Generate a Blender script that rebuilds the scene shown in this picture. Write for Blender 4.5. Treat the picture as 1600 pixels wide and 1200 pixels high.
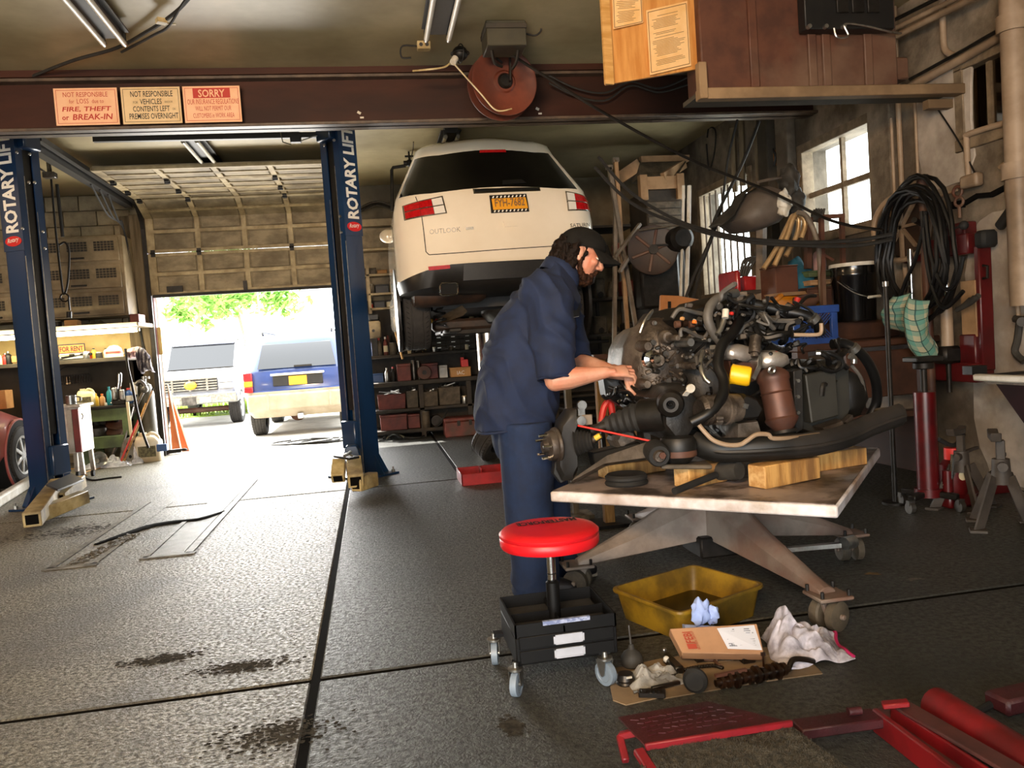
import bpy, math, random
from mathutils import Vector, Matrix, Euler, noise
random.seed(7)
for o in list(bpy.data.objects): bpy.data.objects.remove(o)
SC = bpy.context.scene
COL = SC.collection
R = math.radians
# ------------------------------------------------------------------ camera
H, F = 1.2, 1270.0
ROLL, PITCH, YAW = R(4.0), R(3.0), R(9.6)
_f = Vector((math.sin(YAW)*math.cos(PITCH), math.cos(YAW)*math.cos(PITCH), -math.sin(PITCH)))
_r0 = Vector((math.cos(YAW), -math.sin(YAW), 0))
_u0 = Vector((math.sin(YAW)*math.sin(PITCH), math.cos(YAW)*math.sin(PITCH), math.cos(PITCH)))
_r = _r0*math.cos(ROLL) - _u0*math.sin(ROLL)
_u = _u0*math.cos(ROLL) + _r0*math.sin(ROLL)
cd = bpy.data.cameras.new('camera'); cam = bpy.data.objects.new('camera', cd); COL.objects.link(cam)
cam.matrix_world = Matrix(((_r.x, _u.x, -_f.x, 0), (_r.y, _u.y, -_f.y, 0), (_r.z, _u.z, -_f.z, H), (0, 0, 0, 1)))
cd.sensor_width = 36.0; cd.lens = F/1600*36; cd.clip_end = 300
SC.camera = cam
def _ray(px, py): return _f + _r*((px-800)/F) + _u*((600-py)/F)
def at(px, py, y):                     # the point at depth y seen at a pixel of the 1600x1200 picture
    d = _ray(px, py); return Vector((0, 0, H)) + d*(y/d.y)
def fl(px, py, z=0.0):                 # the point at height z seen at a pixel
    d = _ray(px, py); return Vector((0, 0, H)) + d*((z-H)/d.z)
def rx(px, py, x):                     # the point on the plane X = x seen at a pixel
    d = _ray(px, py); return Vector((0, 0, H)) + d*(x/d.x)
# ------------------------------------------------------------------ sky, sun, big lights, exposure
w = bpy.data.worlds.new('sky'); SC.world = w; w.use_nodes = True
_n, _l = w.node_tree.nodes, w.node_tree.links
_bg = _n['Background']; _bg.inputs['Color'].default_value = (0.93, 0.97, 1.0, 1); _bg.inputs['Strength'].default_value = 9.0
def lamp(name, kind, loc, energy, color, rot=None, aim=None, size=1, size_y=None, spread=None):
    l = bpy.data.lights.new(name, kind); l.energy = energy; l.color = color
    if kind == 'AREA':
        l.shape = 'RECTANGLE'; l.size = size; l.size_y = size_y or size
        if spread: l.spread = R(spread)
    o = bpy.data.objects.new(name, l); COL.objects.link(o); o.location = loc
    if aim is not None: o.rotation_euler = (Vector(aim)-Vector(loc)).to_track_quat('-Z', 'Y').to_euler()
    return o
_sun = lamp('sun', 'SUN', (-20, 30, 30), 26.0, (1, .95, .86), aim=(-20+1.0*.62, 30-.62*1.0, 30-1.0))
_sun.data.angle = R(0.6)
WARM, COOL = (1.0, .66, .36), (.86, .93, 1.0)
lamp('front_bay_daylight', 'AREA', (-1.6, -2.3, 1.15), 62, COOL, aim=(-1.3, 3, 1.0), size=3.6, size_y=1.9)
lamp('front_drive_bounce', 'AREA', (-1.9, -2.2, .5), 90, (1, .84, .58), aim=(-1.6, 3.2, 3.5), size=3.8, size_y=.9)
lamp('shop_lamp_front', 'AREA', (-1.3, -1.2, 2.7), 125, WARM, aim=(.7, 6.5, 2.7), size=1.6, size_y=.5, spread=95)
lamp('shop_lamp_left', 'AREA', (-6.0, 5.0, 3.3), 60, WARM, aim=(-3.0, 8.5, 1.2), size=1.2, size_y=.3)
lamp('door_daylight', 'AREA', (-1.55, 11.75, 1.05), 260, (1, .97, .92), aim=(-1.2, 3, .2), size=2.5, size_y=2.0)
lamp('bench_lamp_glow', 'AREA', (-3.7, 10.55, 1.62), 25, (1, .86, .55), aim=(-3.7, 11.1, 1.2), size=1.8, size_y=.1)
vs = SC.view_settings
vs.view_transform = 'Standard'; vs.look = 'None'; vs.gamma = 1.0; vs.use_curve_mapping = False
vs.exposure = -0.05
SC.cycles.max_bounces = 8; SC.cycles.diffuse_bounces = 4; SC.cycles.sample_clamp_indirect = 6.0
SC.cycles.caustics_reflective = False; SC.cycles.caustics_refractive = False
# ------------------------------------------------------------------ materials
def lin(h):
    if not isinstance(h, str): return (h[0], h[1], h[2], 1)
    c = [int(h[i:i+2], 16)/255 for i in (0, 2, 4)]
    return tuple(x/12.92 if x <= .04045 else ((x+.055)/1.055)**2.4 for x in c) + (1,)
MATS = {}
def mat(name, c1, c2=None, rough=.55, metal=0.0, scale=6, lo=.4, hi=.62, bump=0.0, bscale=40, stretch=None, emit=0, coat=0, c3=None, detail=5, rough2=None, spec=None, glow=None, c3s=None):
    """procedural surface: colour c1 with patches of c2 (noise), optional larger patches of c3, fine relief"""
    m = bpy.data.materials.new(name); MATS[name] = m; m.use_nodes = True
    N, L = m.node_tree.nodes, m.node_tree.links
    b = N['Principled BSDF']
    b.inputs['Roughness'].default_value = rough; b.inputs['Metallic'].default_value = metal
    if coat: b.inputs['Coat Weight'].default_value = coat; b.inputs['Coat Roughness'].default_value = .08
    if spec is not None: b.inputs['Specular IOR Level'].default_value = spec
    if emit:
        b.inputs['Emission Color'].default_value = lin(glow or c1); b.inputs['Emission Strength'].default_value = emit
    b.inputs['Base Color'].default_value = lin(c1)
    if c2 or bump or c3:
        tc = N.new('ShaderNodeTexCoord'); mp = N.new('ShaderNodeMapping'); L.new(tc.outputs['Object'], mp.inputs['Vector'])
        if stretch: mp.inputs['Scale'].default_value = stretch
    def noi(sc, det=detail):
        t = N.new('ShaderNodeTexNoise'); t.inputs['Scale'].default_value = sc; t.inputs['Detail'].default_value = det
        t.inputs['Roughness'].default_value = .62
        L.new(mp.outputs['Vector'], t.inputs['Vector']); return t
    if c2:
        t = noi(scale); r = N.new('ShaderNodeValToRGB'); L.new(t.outputs['Fac'], r.inputs['Fac'])
        r.color_ramp.elements[0].position = lo; r.color_ramp.elements[0].color = lin(c1)
        r.color_ramp.elements[1].position = hi; r.color_ramp.elements[1].color = lin(c2)
        out = r.outputs['Color']
        if c3:
            t3 = noi(c3s or scale*.31); r3 = N.new('ShaderNodeValToRGB'); L.new(t3.outputs['Fac'], r3.inputs['Fac'])
            r3.color_ramp.elements[0].position = .47; r3.color_ramp.elements[1].position = .66
            mx = N.new('ShaderNodeMixRGB'); L.new(r3.outputs['Color'], mx.inputs['Fac'])
            L.new(out, mx.inputs['Color1']); mx.inputs['Color2'].default_value = lin(c3); out = mx.outputs['Color']
        L.new(out, b.inputs['Base Color'])
        if rough2 is not None:
            mr = N.new('ShaderNodeMapRange'); L.new(t.outputs['Fac'], mr.inputs['Value'])
            mr.inputs['From Min'].default_value = lo; mr.inputs['From Max'].default_value = hi
            mr.inputs['To Min'].default_value = rough; mr.inputs['To Max'].default_value = rough2
            L.new(mr.outputs['Result'], b.inputs['Roughness'])
    if bump:
        tb = noi(bscale, 4); bp = N.new('ShaderNodeBump'); bp.inputs['Strength'].default_value = bump; bp.inputs['Distance'].default_value = .01
        L.new(tb.outputs['Fac'], bp.inputs['Height']); L.new(bp.outputs['Normal'], b.inputs['Normal'])
    return m
def clear_mat(name, tint, gloss=.12):
    m = bpy.data.materials.new(name); MATS[name] = m; m.use_nodes = True
    N, L = m.node_tree.nodes, m.node_tree.links; N.remove(N['Principled BSDF'])
    a, g, x = N.new('ShaderNodeBsdfTransparent'), N.new('ShaderNodeBsdfGlossy'), N.new('ShaderNodeMixShader')
    a.inputs['Color'].default_value = lin(tint); g.inputs['Roughness'].default_value = .05
    x.inputs['Fac'].default_value = gloss
    L.new(a.outputs[0], x.inputs[1]); L.new(g.outputs[0], x.inputs[2]); L.new(x.outputs[0], N['Material Output'].inputs['Surface'])
    return m
V = Vector
# ------------------------------------------------------------------ mesh building (world coordinates)
XF = [Matrix.Identity(4)]
class frame:                            # geometry added inside is placed by this transform
    def __init__(s, loc=(0, 0, 0), rz=0, rot=None, sc=None):
        s.m = Matrix.Translation(V(loc)) @ (Euler([R(a) for a in rot]).to_matrix().to_4x4() if rot else Matrix.Rotation(R(rz), 4, 'Z'))
        if sc: s.m = s.m @ Matrix.Diagonal((*sc, 1))
    def __enter__(s): XF.append(XF[-1] @ s.m); return s
    def __exit__(s, *a): XF.pop()
def basis(d):
    d = V(d).normalized(); a = V((0, 0, 1)) if abs(d.z) < .9 else V((1, 0, 0))
    x = a.cross(d).normalized(); return x, d.cross(x), d
def spl(pts, k=6, closed=False):        # sm curve through points
    P = [V(p) for p in pts]; n = len(P); out = []
    for i in range(n if closed else n-1):
        g = (lambda j: P[j % n]) if closed else (lambda j: P[min(max(j, 0), n-1)])
        a, b, c, d = g(i-1), g(i), g(i+1), g(i+2)
        for q in range(k):
            t = q/k
            out.append(.5*((2*b)+(c-a)*t+(2*a-5*b+4*c-d)*t*t+(3*b-a-3*c+d)*t**3))
    if not closed: out.append(P[-1])
    return out
class MB:
    def __init__(s): s.v = []; s.f = []; s.mi = []; s.cur = 0
    def add(s, vs, fs):
        b = len(s.v); M = XF[-1]
        s.v += [M @ V(v) for v in vs]; s.f += [tuple(b+i for i in q) for q in fs]; s.mi += [s.cur]*len(fs); return s
    def box(s, c, d, rot=None, taper=None):
        x, y, z = d[0]/2, d[1]/2, d[2]/2; t = taper or (1, 1)
        vs = [V((i*x*(t[0] if k > 0 else 1), j*y*(t[1] if k > 0 else 1), k*z)) for i in (-1, 1) for j in (-1, 1) for k in (-1, 1)]
        if rot: E = Euler([R(a) for a in rot]).to_matrix(); vs = [E @ v for v in vs]
        return s.add([v+V(c) for v in vs], [(0, 1, 3, 2), (4, 6, 7, 5), (0, 4, 5, 1), (2, 3, 7, 6), (0, 2, 6, 4), (1, 5, 7, 3)])
    def bx(s, a, b): return s.box([(a[i]+b[i])/2 for i in range(3)], [abs(b[i]-a[i]) for i in range(3)])
    def bar(s, a, b, wd, ht, up=(0, 0, 1)):      # a beam of rectangular section from a to b
        a, b = V(a), V(b); d = (b-a).normalized(); u = V(up); x = d.cross(u).normalized(); u = x.cross(d)
        vs = [p + x*(i*wd/2) + u*(k*ht/2) for p in (a, b) for i, k in ((-1, -1), (1, -1), (1, 1), (-1, 1))]
        return s.add(vs, [(0, 1, 2, 3), (7, 6, 5, 4), (0, 4, 5, 1), (1, 5, 6, 2), (2, 6, 7, 3), (3, 7, 4, 0)])
    def cyl(s, a, b, r, r2=None, n=16, caps=True):
        r2 = r if r2 is None else r2; a, b = V(a), V(b); x, y, _ = basis(b-a)
        ring = lambda p, q: [p + x*(q*math.cos(2*math.pi*i/n)) + y*(q*math.sin(2*math.pi*i/n)) for i in range(n)]
        fs = [(i, (i+1) % n, n+(i+1) % n, n+i) for i in range(n)]
        if caps: fs += [tuple(range(n-1, -1, -1)), tuple(range(n, 2*n))]
        return s.add(ring(a, r)+ring(b, r2), fs)
    def tube(s, pts, r, n=8, closed=False, caps=True):
        P = [V(p) for p in pts]; m = len(P); vs = []; x = None
        for i, p in enumerate(P):
            t = (P[(i+1) % m]-P[i-1]) if closed else (P[min(i+1, m-1)]-P[max(i-1, 0)])
            if t.length < 1e-9: t = V((0, 0, 1))
            t.normalize()
            if x is None: x = basis(t)[0]
            x = (x - t*x.dot(t));
            if x.length < 1e-6: x = basis(t)[0]
            x.normalize(); y = t.cross(x); q = r[i] if isinstance(r, list) else r
            qa, qb = q if isinstance(q, tuple) else (q, q)
            vs += [p + x*(qa*math.cos(2*math.pi*j/n)) + y*(qb*math.sin(2*math.pi*j/n)) for j in range(n)]
        fs = [(i*n+j, i*n+(j+1) % n, ((i+1) % m)*n+(j+1) % n, ((i+1) % m)*n+j) for i in range(m if closed else m-1) for j in range(n)]
        if caps and not closed: fs += [tuple(range(n-1, -1, -1)), tuple(range((m-1)*n, m*n))]
        return s.add(vs, fs)
    def loft(s, rings, caps=True):       # rings: equal-length closed loops
        n = len(rings[0]); vs = [v for r_ in rings for v in r_]; m = len(rings)
        fs = [(i*n+j, i*n+(j+1) % n, (i+1)*n+(j+1) % n, (i+1)*n+j) for i in range(m-1) for j in range(n)]
        if caps: fs += [tuple(range(n-1, -1, -1)), tuple(range((m-1)*n, m*n))]
        return s.add(vs, fs)
    def lathe(s, prof, o=(0, 0, 0), ax=(0, 0, 1), n=20, caps=True):
        x, y, d = basis(ax); o = V(o)
        return s.loft([[o + d*h + x*(q*math.cos(2*math.pi*i/n)) + y*(q*math.sin(2*math.pi*i/n)) for i in range(n)] for q, h in prof], caps)
    def ball(s, c, r, n=12, m=8):
        r = (r, r, r) if not isinstance(r, (tuple, list)) else r; c = V(c)
        vs = [c+V((r[0]*math.sin(math.pi*k/m)*math.cos(2*math.pi*j/n), r[1]*math.sin(math.pi*k/m)*math.sin(2*math.pi*j/n), r[2]*math.cos(math.pi*k/m))) for k in range(1, m) for j in range(n)]
        fs = [(k*n+j, (k+1)*n+j, (k+1)*n+(j+1) % n, k*n+(j+1) % n) for k in range(m-2) for j in range(n)]
        vs += [c+V((0, 0, r[2])), c-V((0, 0, r[2]))]; t = len(vs)-2
        fs += [(t, j, (j+1) % n) for j in range(n)] + [(t+1, (m-2)*n+(j+1) % n, (m-2)*n+j) for j in range(n)]
        return s.add(vs, fs)
    def ring(s, c, ax, Rr, r, n=28, k=8):
        x, y, _ = basis(ax); c = V(c)
        return s.tube([c + x*(Rr*math.cos(2*math.pi*i/n)) + y*(Rr*math.sin(2*math.pi*i/n)) for i in range(n)], r, k, closed=True)
    def prism(s, pts, ext):              # flat outline pushed along ext
        n = len(pts); P = [V(p) for p in pts]; e = V(ext)
        return s.add(P+[p+e for p in P], [tuple(range(n-1, -1, -1)), tuple(range(n, 2*n))]+[(i, (i+1) % n, n+(i+1) % n, n+i) for i in range(n)])
    def sheet(s, fn, nu, nv, th=0):      # surface fn(u,v); th gives it thickness downwards
        g = [[V(fn(i/nu, j/nv)) for j in range(nv+1)] for i in range(nu+1)]
        vs = [p for r_ in g for p in r_]; W = nv+1
        fs = [(i*W+j, (i+1)*W+j, (i+1)*W+j+1, i*W+j+1) for i in range(nu) for j in range(nv)]
        if th:
            q = len(vs); vs = vs + [p-V((0, 0, th)) for p in vs]
            fs += [tuple(q+i for i in reversed(t)) for t in fs]
            e = [i*W for i in range(nu+1)]; rim = [j for j in range(W)] + [i*W+nv for i in range(1, nu+1)] + [nu*W+j for j in range(nv-1, -1, -1)] + [i*W for i in range(nu-1, 0, -1)]
            fs += [(rim[i], rim[(i+1) % len(rim)], q+rim[(i+1) % len(rim)], q+rim[i]) for i in range(len(rim))]
        return s.add(vs, fs)
WM = {}                                  # world matrix of everything linked
def finish(me, sm):
    if sm:
        for p in me.polygons: p.use_smooth = True
        me.set_sharp_from_angle(angle=R(sm if sm > 1 else 38))
def put(name, mb, m, parent=None, sm=1, bev=0, kind=None, label=None, seg=1):
    """one mesh object from an MB in world coordinates; the origin goes to its parent's origin, or to its own base"""
    me = bpy.data.meshes.new(name)
    if parent is not None: base = WM[parent.name]
    else:
        xs = [v.x for v in mb.v]; ys = [v.y for v in mb.v]; zs = [v.z for v in mb.v]
        base = Matrix.Translation(((min(xs)+max(xs))/2, (min(ys)+max(ys))/2, min(zs)))
    inv = base.inverted()
    me.from_pydata([inv @ v for v in mb.v], [], mb.f)
    for mm in (m if isinstance(m, (list, tuple)) else [m]): me.materials.append(MATS[mm] if isinstance(mm, str) else mm)
    if max(mb.mi, default=0) > 0: me.polygons.foreach_set('material_index', mb.mi)
    me.update(); me.validate(); finish(me, sm)
    o = bpy.data.objects.new(name, me); COL.objects.link(o)
    if parent is not None: o.parent = parent; WM[o.name] = base
    else: o.matrix_world = base; WM[o.name] = base
    if bev:
        b = o.modifiers.new('bevel', 'BEVEL'); b.width = bev; b.segments = seg; b.limit_method = 'ANGLE'; b.angle_limit = R(40)
    if kind: o['kind'] = kind
    if label: o['label'] = label
    return o
def tag(o, label, cat, group=None, kind=None):
    o['label'] = label; o['category'] = cat
    if group: o['group'] = group
    if kind: o['kind'] = kind
    return o
def thing(name, label, cat, loc, group=None, rz=0):
    o = bpy.data.objects.new(name, None); COL.objects.link(o); o.empty_display_size = .05
    o.matrix_world = Matrix.Translation(V(loc)) @ Matrix.Rotation(R(rz), 4, 'Z'); WM[o.name] = o.matrix_world.copy()
    return tag(o, label, cat, group)
KIDS = {}
def copy_tree(o, mw=None, label=None, group=None):     # a thing with copies of its parts and sub-parts
    c = o.copy(); COL.objects.link(c)
    if mw is not None: c.matrix_world = mw; WM[c.name] = mw.copy()
    if label: c['label'] = label
    if group: c['group'] = group
    for ch in o.children:
        d = ch.copy(); COL.objects.link(d); d.parent = c
        for g in ch.children:
            e = g.copy(); COL.objects.link(e); e.parent = d
    return c
def share(name, src, loc, parent=None, rz=0, scale=None):  # another instance of a mesh, at a place in the parent's frame
    o = bpy.data.objects.new(name, src.data); COL.objects.link(o); o.parent = parent
    o.location = loc; o.rotation_euler = (0, 0, R(rz))
    for md in src.modifiers:
        b = o.modifiers.new(md.name, md.type)
        if md.type == 'BEVEL': b.width = md.width; b.segments = md.segments; b.limit_method = 'ANGLE'; b.angle_limit = md.angle_limit
    return o
def text_mb(mb, s, o, xd, yd, wd, ht, off=0.0, shear=0, th=.0015, bold=0):
    """lettering filling a wd x ht box whose lower left corner is o"""
    cu = bpy.data.curves.new('t', 'FONT'); cu.body = s; cu.resolution_u = 2; cu.shear = shear; cu.offset = bold
    ob = bpy.data.objects.new('t', cu); me = bpy.data.meshes.new_from_object(ob)
    vs = [v.co.copy() for v in me.vertices]; x0, x1 = min(v.x for v in vs), max(v.x for v in vs); y0, y1 = min(v.y for v in vs), max(v.y for v in vs)
    xd, yd = V(xd).normalized(), V(yd).normalized(); nn = xd.cross(yd).normalized(); o = V(o)
    mb.add([o + xd*((v.x-x0)/(x1-x0)*wd) + yd*((v.y-y0)/max(y1-y0, 1e-6)*ht) + nn*(off+th) for v in vs], [tuple(p.vertices) for p in me.polygons])
    bpy.data.objects.remove(ob); bpy.data.curves.remove(cu); bpy.data.meshes.remove(me)
    return mb
# palette
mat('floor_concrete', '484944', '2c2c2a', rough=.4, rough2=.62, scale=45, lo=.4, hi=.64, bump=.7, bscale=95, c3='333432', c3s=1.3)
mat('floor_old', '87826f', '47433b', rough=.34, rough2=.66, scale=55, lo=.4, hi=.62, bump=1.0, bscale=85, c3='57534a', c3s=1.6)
mat('floor_joint', '0d0c0b', rough=.95, spec=.1)
mat('asphalt', '8d8982', '77736c', rough=.9, scale=8)
mat('wall_cream', '8d8066', '6b5f49', rough=.75, scale=2.5, lo=.35, hi=.7, bump=.25, bscale=30, c3='584d3b')
mat('block_cream', 'a09274', '7d7058', rough=.8, scale=5, bump=.35, bscale=50)
mat('wall_right', '8f8271', '5d5244', rough=.82, scale=2.6, lo=.4, hi=.62, bump=.6, bscale=22, c3='423a30')
mat('wall_dark', '4d463b', '383229', rough=.85, scale=2)
mat('ceiling', 'b5a782', '998b69', rough=.45, scale=1.6, lo=.3, hi=.7, c3='857957', bump=.12, bscale=6)
mat('beam_red', '3e2117', '2c160f', rough=.55, scale=3, stretch=(.3, 1, 1), c3='261712', spec=.2)
mat('beam_edge', '5a4a3c', '3f332a', rough=.5, scale=8)
mat('lift_blue', '0d3056', '0a2543', rough=.35, scale=3, stretch=(1, 1, .2), coat=.3)
mat('black_paint', '0c0c0d', '161514', rough=.5, scale=10)
mat('black_rubber', '141414', '1f1e1c', rough=.75, scale=14)
mat('dark_steel', '2c2926', '1b1917', rough=.5, metal=.6, scale=9)
mat('grey_steel', '6d6a66', '4b4845', rough=.38, metal=.8, scale=9)
mat('chrome', 'd6d6d4', rough=.12, metal=1)
mat('zinc', 'b0b0ac', '8b8a86', rough=.3, metal=.9, scale=20)
mat('white_paint', 'd9d6cd', 'bdb6a6', rough=.5, scale=6)
mat('cream_paint', 'cdbd93', 'a89263', rough=.5, scale=7, c3='7d6a45')
mat('white_letter', 'eceae2', rough=.5)
mat('black_letter', '14120f', rough=.6)
mat('red_letter', 'b02a1e', rough=.6)
mat('red_enamel', '9e1418', '7a0f12', rough=.35, scale=6, coat=.3)
mat('red_bright', 'd3121b', 'c01018', rough=.32, scale=3)
mat('wood', 'a9824e', '8a6335', rough=.6, scale=4, stretch=(1, 8, 8), c3='74522c')
mat('wood_pale', 'd0a263', 'b5843f', rough=.6, scale=3, stretch=(1, 1, 8))
mat('ply', 'd59a55', 'bf7f3c', rough=.55, scale=3, stretch=(6, 6, .8))
mat('brown_rust', '5a3626', '45281c', rough=.6, scale=4, c3='6d5443')
mat('cardboard', 'a5805a', '8d6a48', rough=.8, scale=4)
mat('paper', 'cfc3a8', 'c3b594', rough=.7, scale=10)
mat('white_paper', 'd8dbe6', rough=.7)
mat('tube_white', 'e8e4d8', rough=.3)
mat('tube_lit', 'fff3cf', rough=.4, emit=16, glow='fff0c4')
clear_mat('pane_glass', (.92, .94, .92), .06)
clear_mat('dusty_glass', (.55, .5, .42), .1)
mat('oil_black', '0d0b09', '1c130c', rough=.36, scale=14)
mat('oily_brown', '2b180c', '150c06', rough=.28, scale=16, lo=.4, hi=.6)
# ================================================================== the setting
XR, YB, ZC = 4.1, 11.6, 3.5
b = MB().bx((-9, -2.6, -.2), (XR+.2, YB+.2, -.006)); floor = put('floor', b, 'floor_joint', kind='structure', label='grey oil-stained concrete shop floor of large slabs')
def slab(x0, x1, y0, y1, m='floor_concrete', g=.014):
    b = MB().bx((x0+g, y0+g, -.1), (x1-g, y1-g, 0)); put('slab', b, m, floor, bev=.008)
for x0, x1 in ((-9, -4.4), (-4.4, -.3), (-.3, XR)):
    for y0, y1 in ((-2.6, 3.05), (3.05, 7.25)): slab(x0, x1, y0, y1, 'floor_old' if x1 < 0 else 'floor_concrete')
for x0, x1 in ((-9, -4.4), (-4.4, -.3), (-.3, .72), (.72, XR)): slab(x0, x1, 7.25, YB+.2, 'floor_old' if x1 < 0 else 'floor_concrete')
mat('strip_metal', '77736a', '4f4b44', rough=.5, scale=9, bump=.5)
def strip(x0, y0, x1, y1, wd=.045):
    b = MB().bar((x0, y0, .004), (x1, y1, .004), wd, .008); put('floor_strip', b, 'strip_metal', floor)
strip(-2.05, 5.36, -2.05, 7.6); strip(-1.8, 5.36, -1.8, 6.15, .035); strip(-2.09, 5.36, -1.77, 5.36, .05)
strip(-1.24, 5.38, -1.24, 8.4); strip(-1.5, 5.38, -1.5, 6.5, .035); strip(-1.53, 5.38, -1.2, 5.38, .05)
mat('patch_dark', '4c4a45', '34322e', rough=.5, scale=20, bump=.6, bscale=80)
mat('patch_pale', '77736a', '555148', rough=.45, scale=9, bump=.9, bscale=150)
for x0, x1, y1, m in ((-2.02, -1.82, 7.5, 'floor_old'), (-1.48, -1.28, 8.3, 'patch_pale')):
    b = MB().bx((x0, 5.4, 0), (x1, y1, .003)); put('floor_patch', b, m, floor)
pts = spl([(-1.97, 5.95, .006), (-1.86, 6.2, .008), (-1.75, 6.42, .008), (-1.6, 6.5, .008), (-1.4, 6.52, .007), (-1.26, 6.75, .004)], 7)
b = MB().tube(pts, [(.012+.032*math.sin(math.pi*min(i/len(pts)*1.05, 1))+random.uniform(0, .014), .008) for i in range(len(pts))], 6); put('gouge_ridge', b, 'floor_joint', floor)  # raised dark ridge added in place of a sunken dark gouge
b = MB()
for i in range(150):
    t = random.random(); x, y = -1.93+.14*t+random.uniform(-.05, .05), 5.42+.75*t+random.uniform(-.06, .06); s = random.uniform(.006, .016)
    b.box((x, y, s*.4+.002), (s*1.5, s, s*.8), rot=(0, random.uniform(-20, 20), random.uniform(0, 180)))
put('gravel', b, 'patch_pale', floor, kind='stuff')
mat('stain_shade', '2f2d29', '48453f', rough=.95, scale=30, lo=.4, hi=.6, spec=.1); mat('leaf_stain', '6b5327', '4a3a1f', rough=.8, scale=20)
for i, (px, py, rx_, ry_, m) in enumerate(((440, 1148, .2, .12, 'stain_shade'), (255, 1030, .16, .06, 'stain_shade'), (380, 1042, .2, .07, 'stain_shade'), (120, 830, .5, .22, 'stain_shade'), (1365, 896, .035, .03, 'leaf_stain'), (1428, 905, .06, .015, 'strip_metal'), (800, 1135, .03, .05, 'stain_shade'))):  # among the stains, the second cluster paints dark shadows on the floor
    c = fl(px, py); b = MB()
    for q in range(420 if m == 'stain_shade' else 40):
        x, y, s_ = c.x+random.gauss(0, .45)*rx_, c.y+random.gauss(0, .45)*ry_, random.uniform(.003, .012)*(1.6 if rx_ > .3 else 1)
        b.add([(x+s_*math.cos(a)*k, y+s_*.8*math.sin(a)*k, .0008+q*2e-6) for a, k in [(r_*1.05, random.uniform(.5, 1.3)) for r_ in range(6)]], [tuple(range(6))])
    put('floor_stain_shade', b, m, floor, kind='stuff')
b = MB().bx((-9.2, -2.8, ZC), (XR+.2, YB+.2, ZC+.15)); put('ceiling', b, 'ceiling', kind='structure', label='smoke-stained olive cream ceiling of the garage')
# back wall round the roll-up door opening
DX0, DX1, DZ = -2.82, -.27, 3.15
b = MB().bx((-9.2, YB, 0), (DX0-.02, YB+.25, ZC)).bx((DX1+.02, YB, 0), (XR+.2, YB+.25, ZC)).bx((DX0-.02, YB, DZ), (DX1+.02, YB+.25, ZC))
wb = put('wall_back', b, 'wall_cream', kind='structure', label='dirty cream block wall behind the bays with the open roll-up doorway')
cb = None
for r_ in range(17):
    for c_ in range(5):
        x = -3.02-.41*c_-(.2 if r_ % 2 else 0); z = .1+.2*r_
        if z > 3.42: continue
        if cb is None:
            cb = put('concrete_block', MB().bx((-.2, -.03, -.095), (.2, .05, .095)), 'block_cream', bev=.006)
            cb.parent = wb
            blk = cb
            cb.matrix_parent_inverse = WM['wall_back'].inverted(); cb.location = (x, YB-.005, z)
        else:
            o = share('concrete_block', blk, (x, YB-.005+random.uniform(-.004, .004), z), wb); o.matrix_parent_inverse = WM['wall_back'].inverted()
b = MB().bx((XR, -2.8, 0), (XR+.25, 4.62, ZC))          # right wall with two window openings and a vent opening
W1, W2, WV = (6.05, 7.12, 1.98, 2.78), (8.18, 9.52, 1.6, 2.82), (4.62, 5.02, 2.36, 2.84)
ys = [4.62]
for y0, y1, z0, z1 in (WV, W1, W2):
    if y0 > ys[-1]: b.bx((XR, ys[-1], 0), (XR+.25, y0, ZC))
    b.bx((XR, y0, 0), (XR+.25, y1, z0)); b.bx((XR, y0, z1), (XR+.25, y1, ZC)); ys.append(y1)
b.bx((XR, ys[-1], 0), (XR+.25, YB, ZC))
wr = put('wall_right', b, 'wall_right', kind='structure', label='grimy painted plaster side wall with windows and pipes')
mat('plaster_patch', 'c0b5a8', '9d9184', rough=.8, scale=3, bump=.3, bscale=18, c3='7a6d60')
for i, (y0, y1, z0, z1, m) in enumerate(((4.15, 5.05, .02, 1.85, 'plaster_patch'), (4.9, 5.5, 2.05, 2.9, 'plaster_patch'), (3.6, 4.55, 1.9, 2.45, 'plaster_patch'), (3.0, 4.2, .02, 1.5, 'plaster_patch'), (3.1, 4.6, 2.9, 3.45, 'plaster_patch'))):
    n = 22; yc, zc = (y0+y1)/2, (z0+z1)/2
    ring = [(0, yc+(y1-y0)/2*math.copysign(abs(math.cos(a))**.45, math.cos(a))*random.uniform(.86, 1.06), zc+(z1-z0)/2*math.copysign(abs(math.sin(a))**.45, math.sin(a))*random.uniform(.9, 1.04)) for a in [2*math.pi*k/n for k in range(n)]]
    b = MB().prism([(XR-.008-.002*i, p[1], p[2]) for p in ring], (.02, 0, 0)); put('plaster_patch', b, m, wr, bev=.004)
b = MB(); pts = [rx(1485, 322, XR), rx(1510, 318, XR), rx(1530, 306, XR), rx(1553, 304, XR), rx(1580, 290, XR)]
for a_, c_ in zip(pts, pts[1:]): b.bar(a_+V((-.016, 0, 0)), c_+V((-.016, 0, 0)), .02, random.uniform(.03, .06))
put('wall_gouge', b, 'floor_joint', wr)
for y0, y1, d, m in ((7.2, 7.42, .1, 'wall_right'), (5.72, 6.0, .07, 'wall_right'), (7.55, 7.75, .12, 'wall_dark')):
    put('pilaster', MB().bx((XR-d, y0, 0), (XR, y1, ZC)), m, wr, bev=.01)
b = MB().bx((-9.3, -2.8, 0), (-9.05, YB, ZC)); put('wall_left', b, 'wall_cream', kind='structure', label='cream side wall of the far left bay')
b = MB().bx((-9.3, -2.85, 0), (-4, -2.6, ZC)).bx((1.2, -2.85, 0), (XR+.2, -2.6, ZC)).bx((-4, -2.85, 2.5), (1.2, -2.6, ZC))
put('wall_front', b, 'wall_dark', kind='structure', label='dark front wall with the street doorway')
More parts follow.
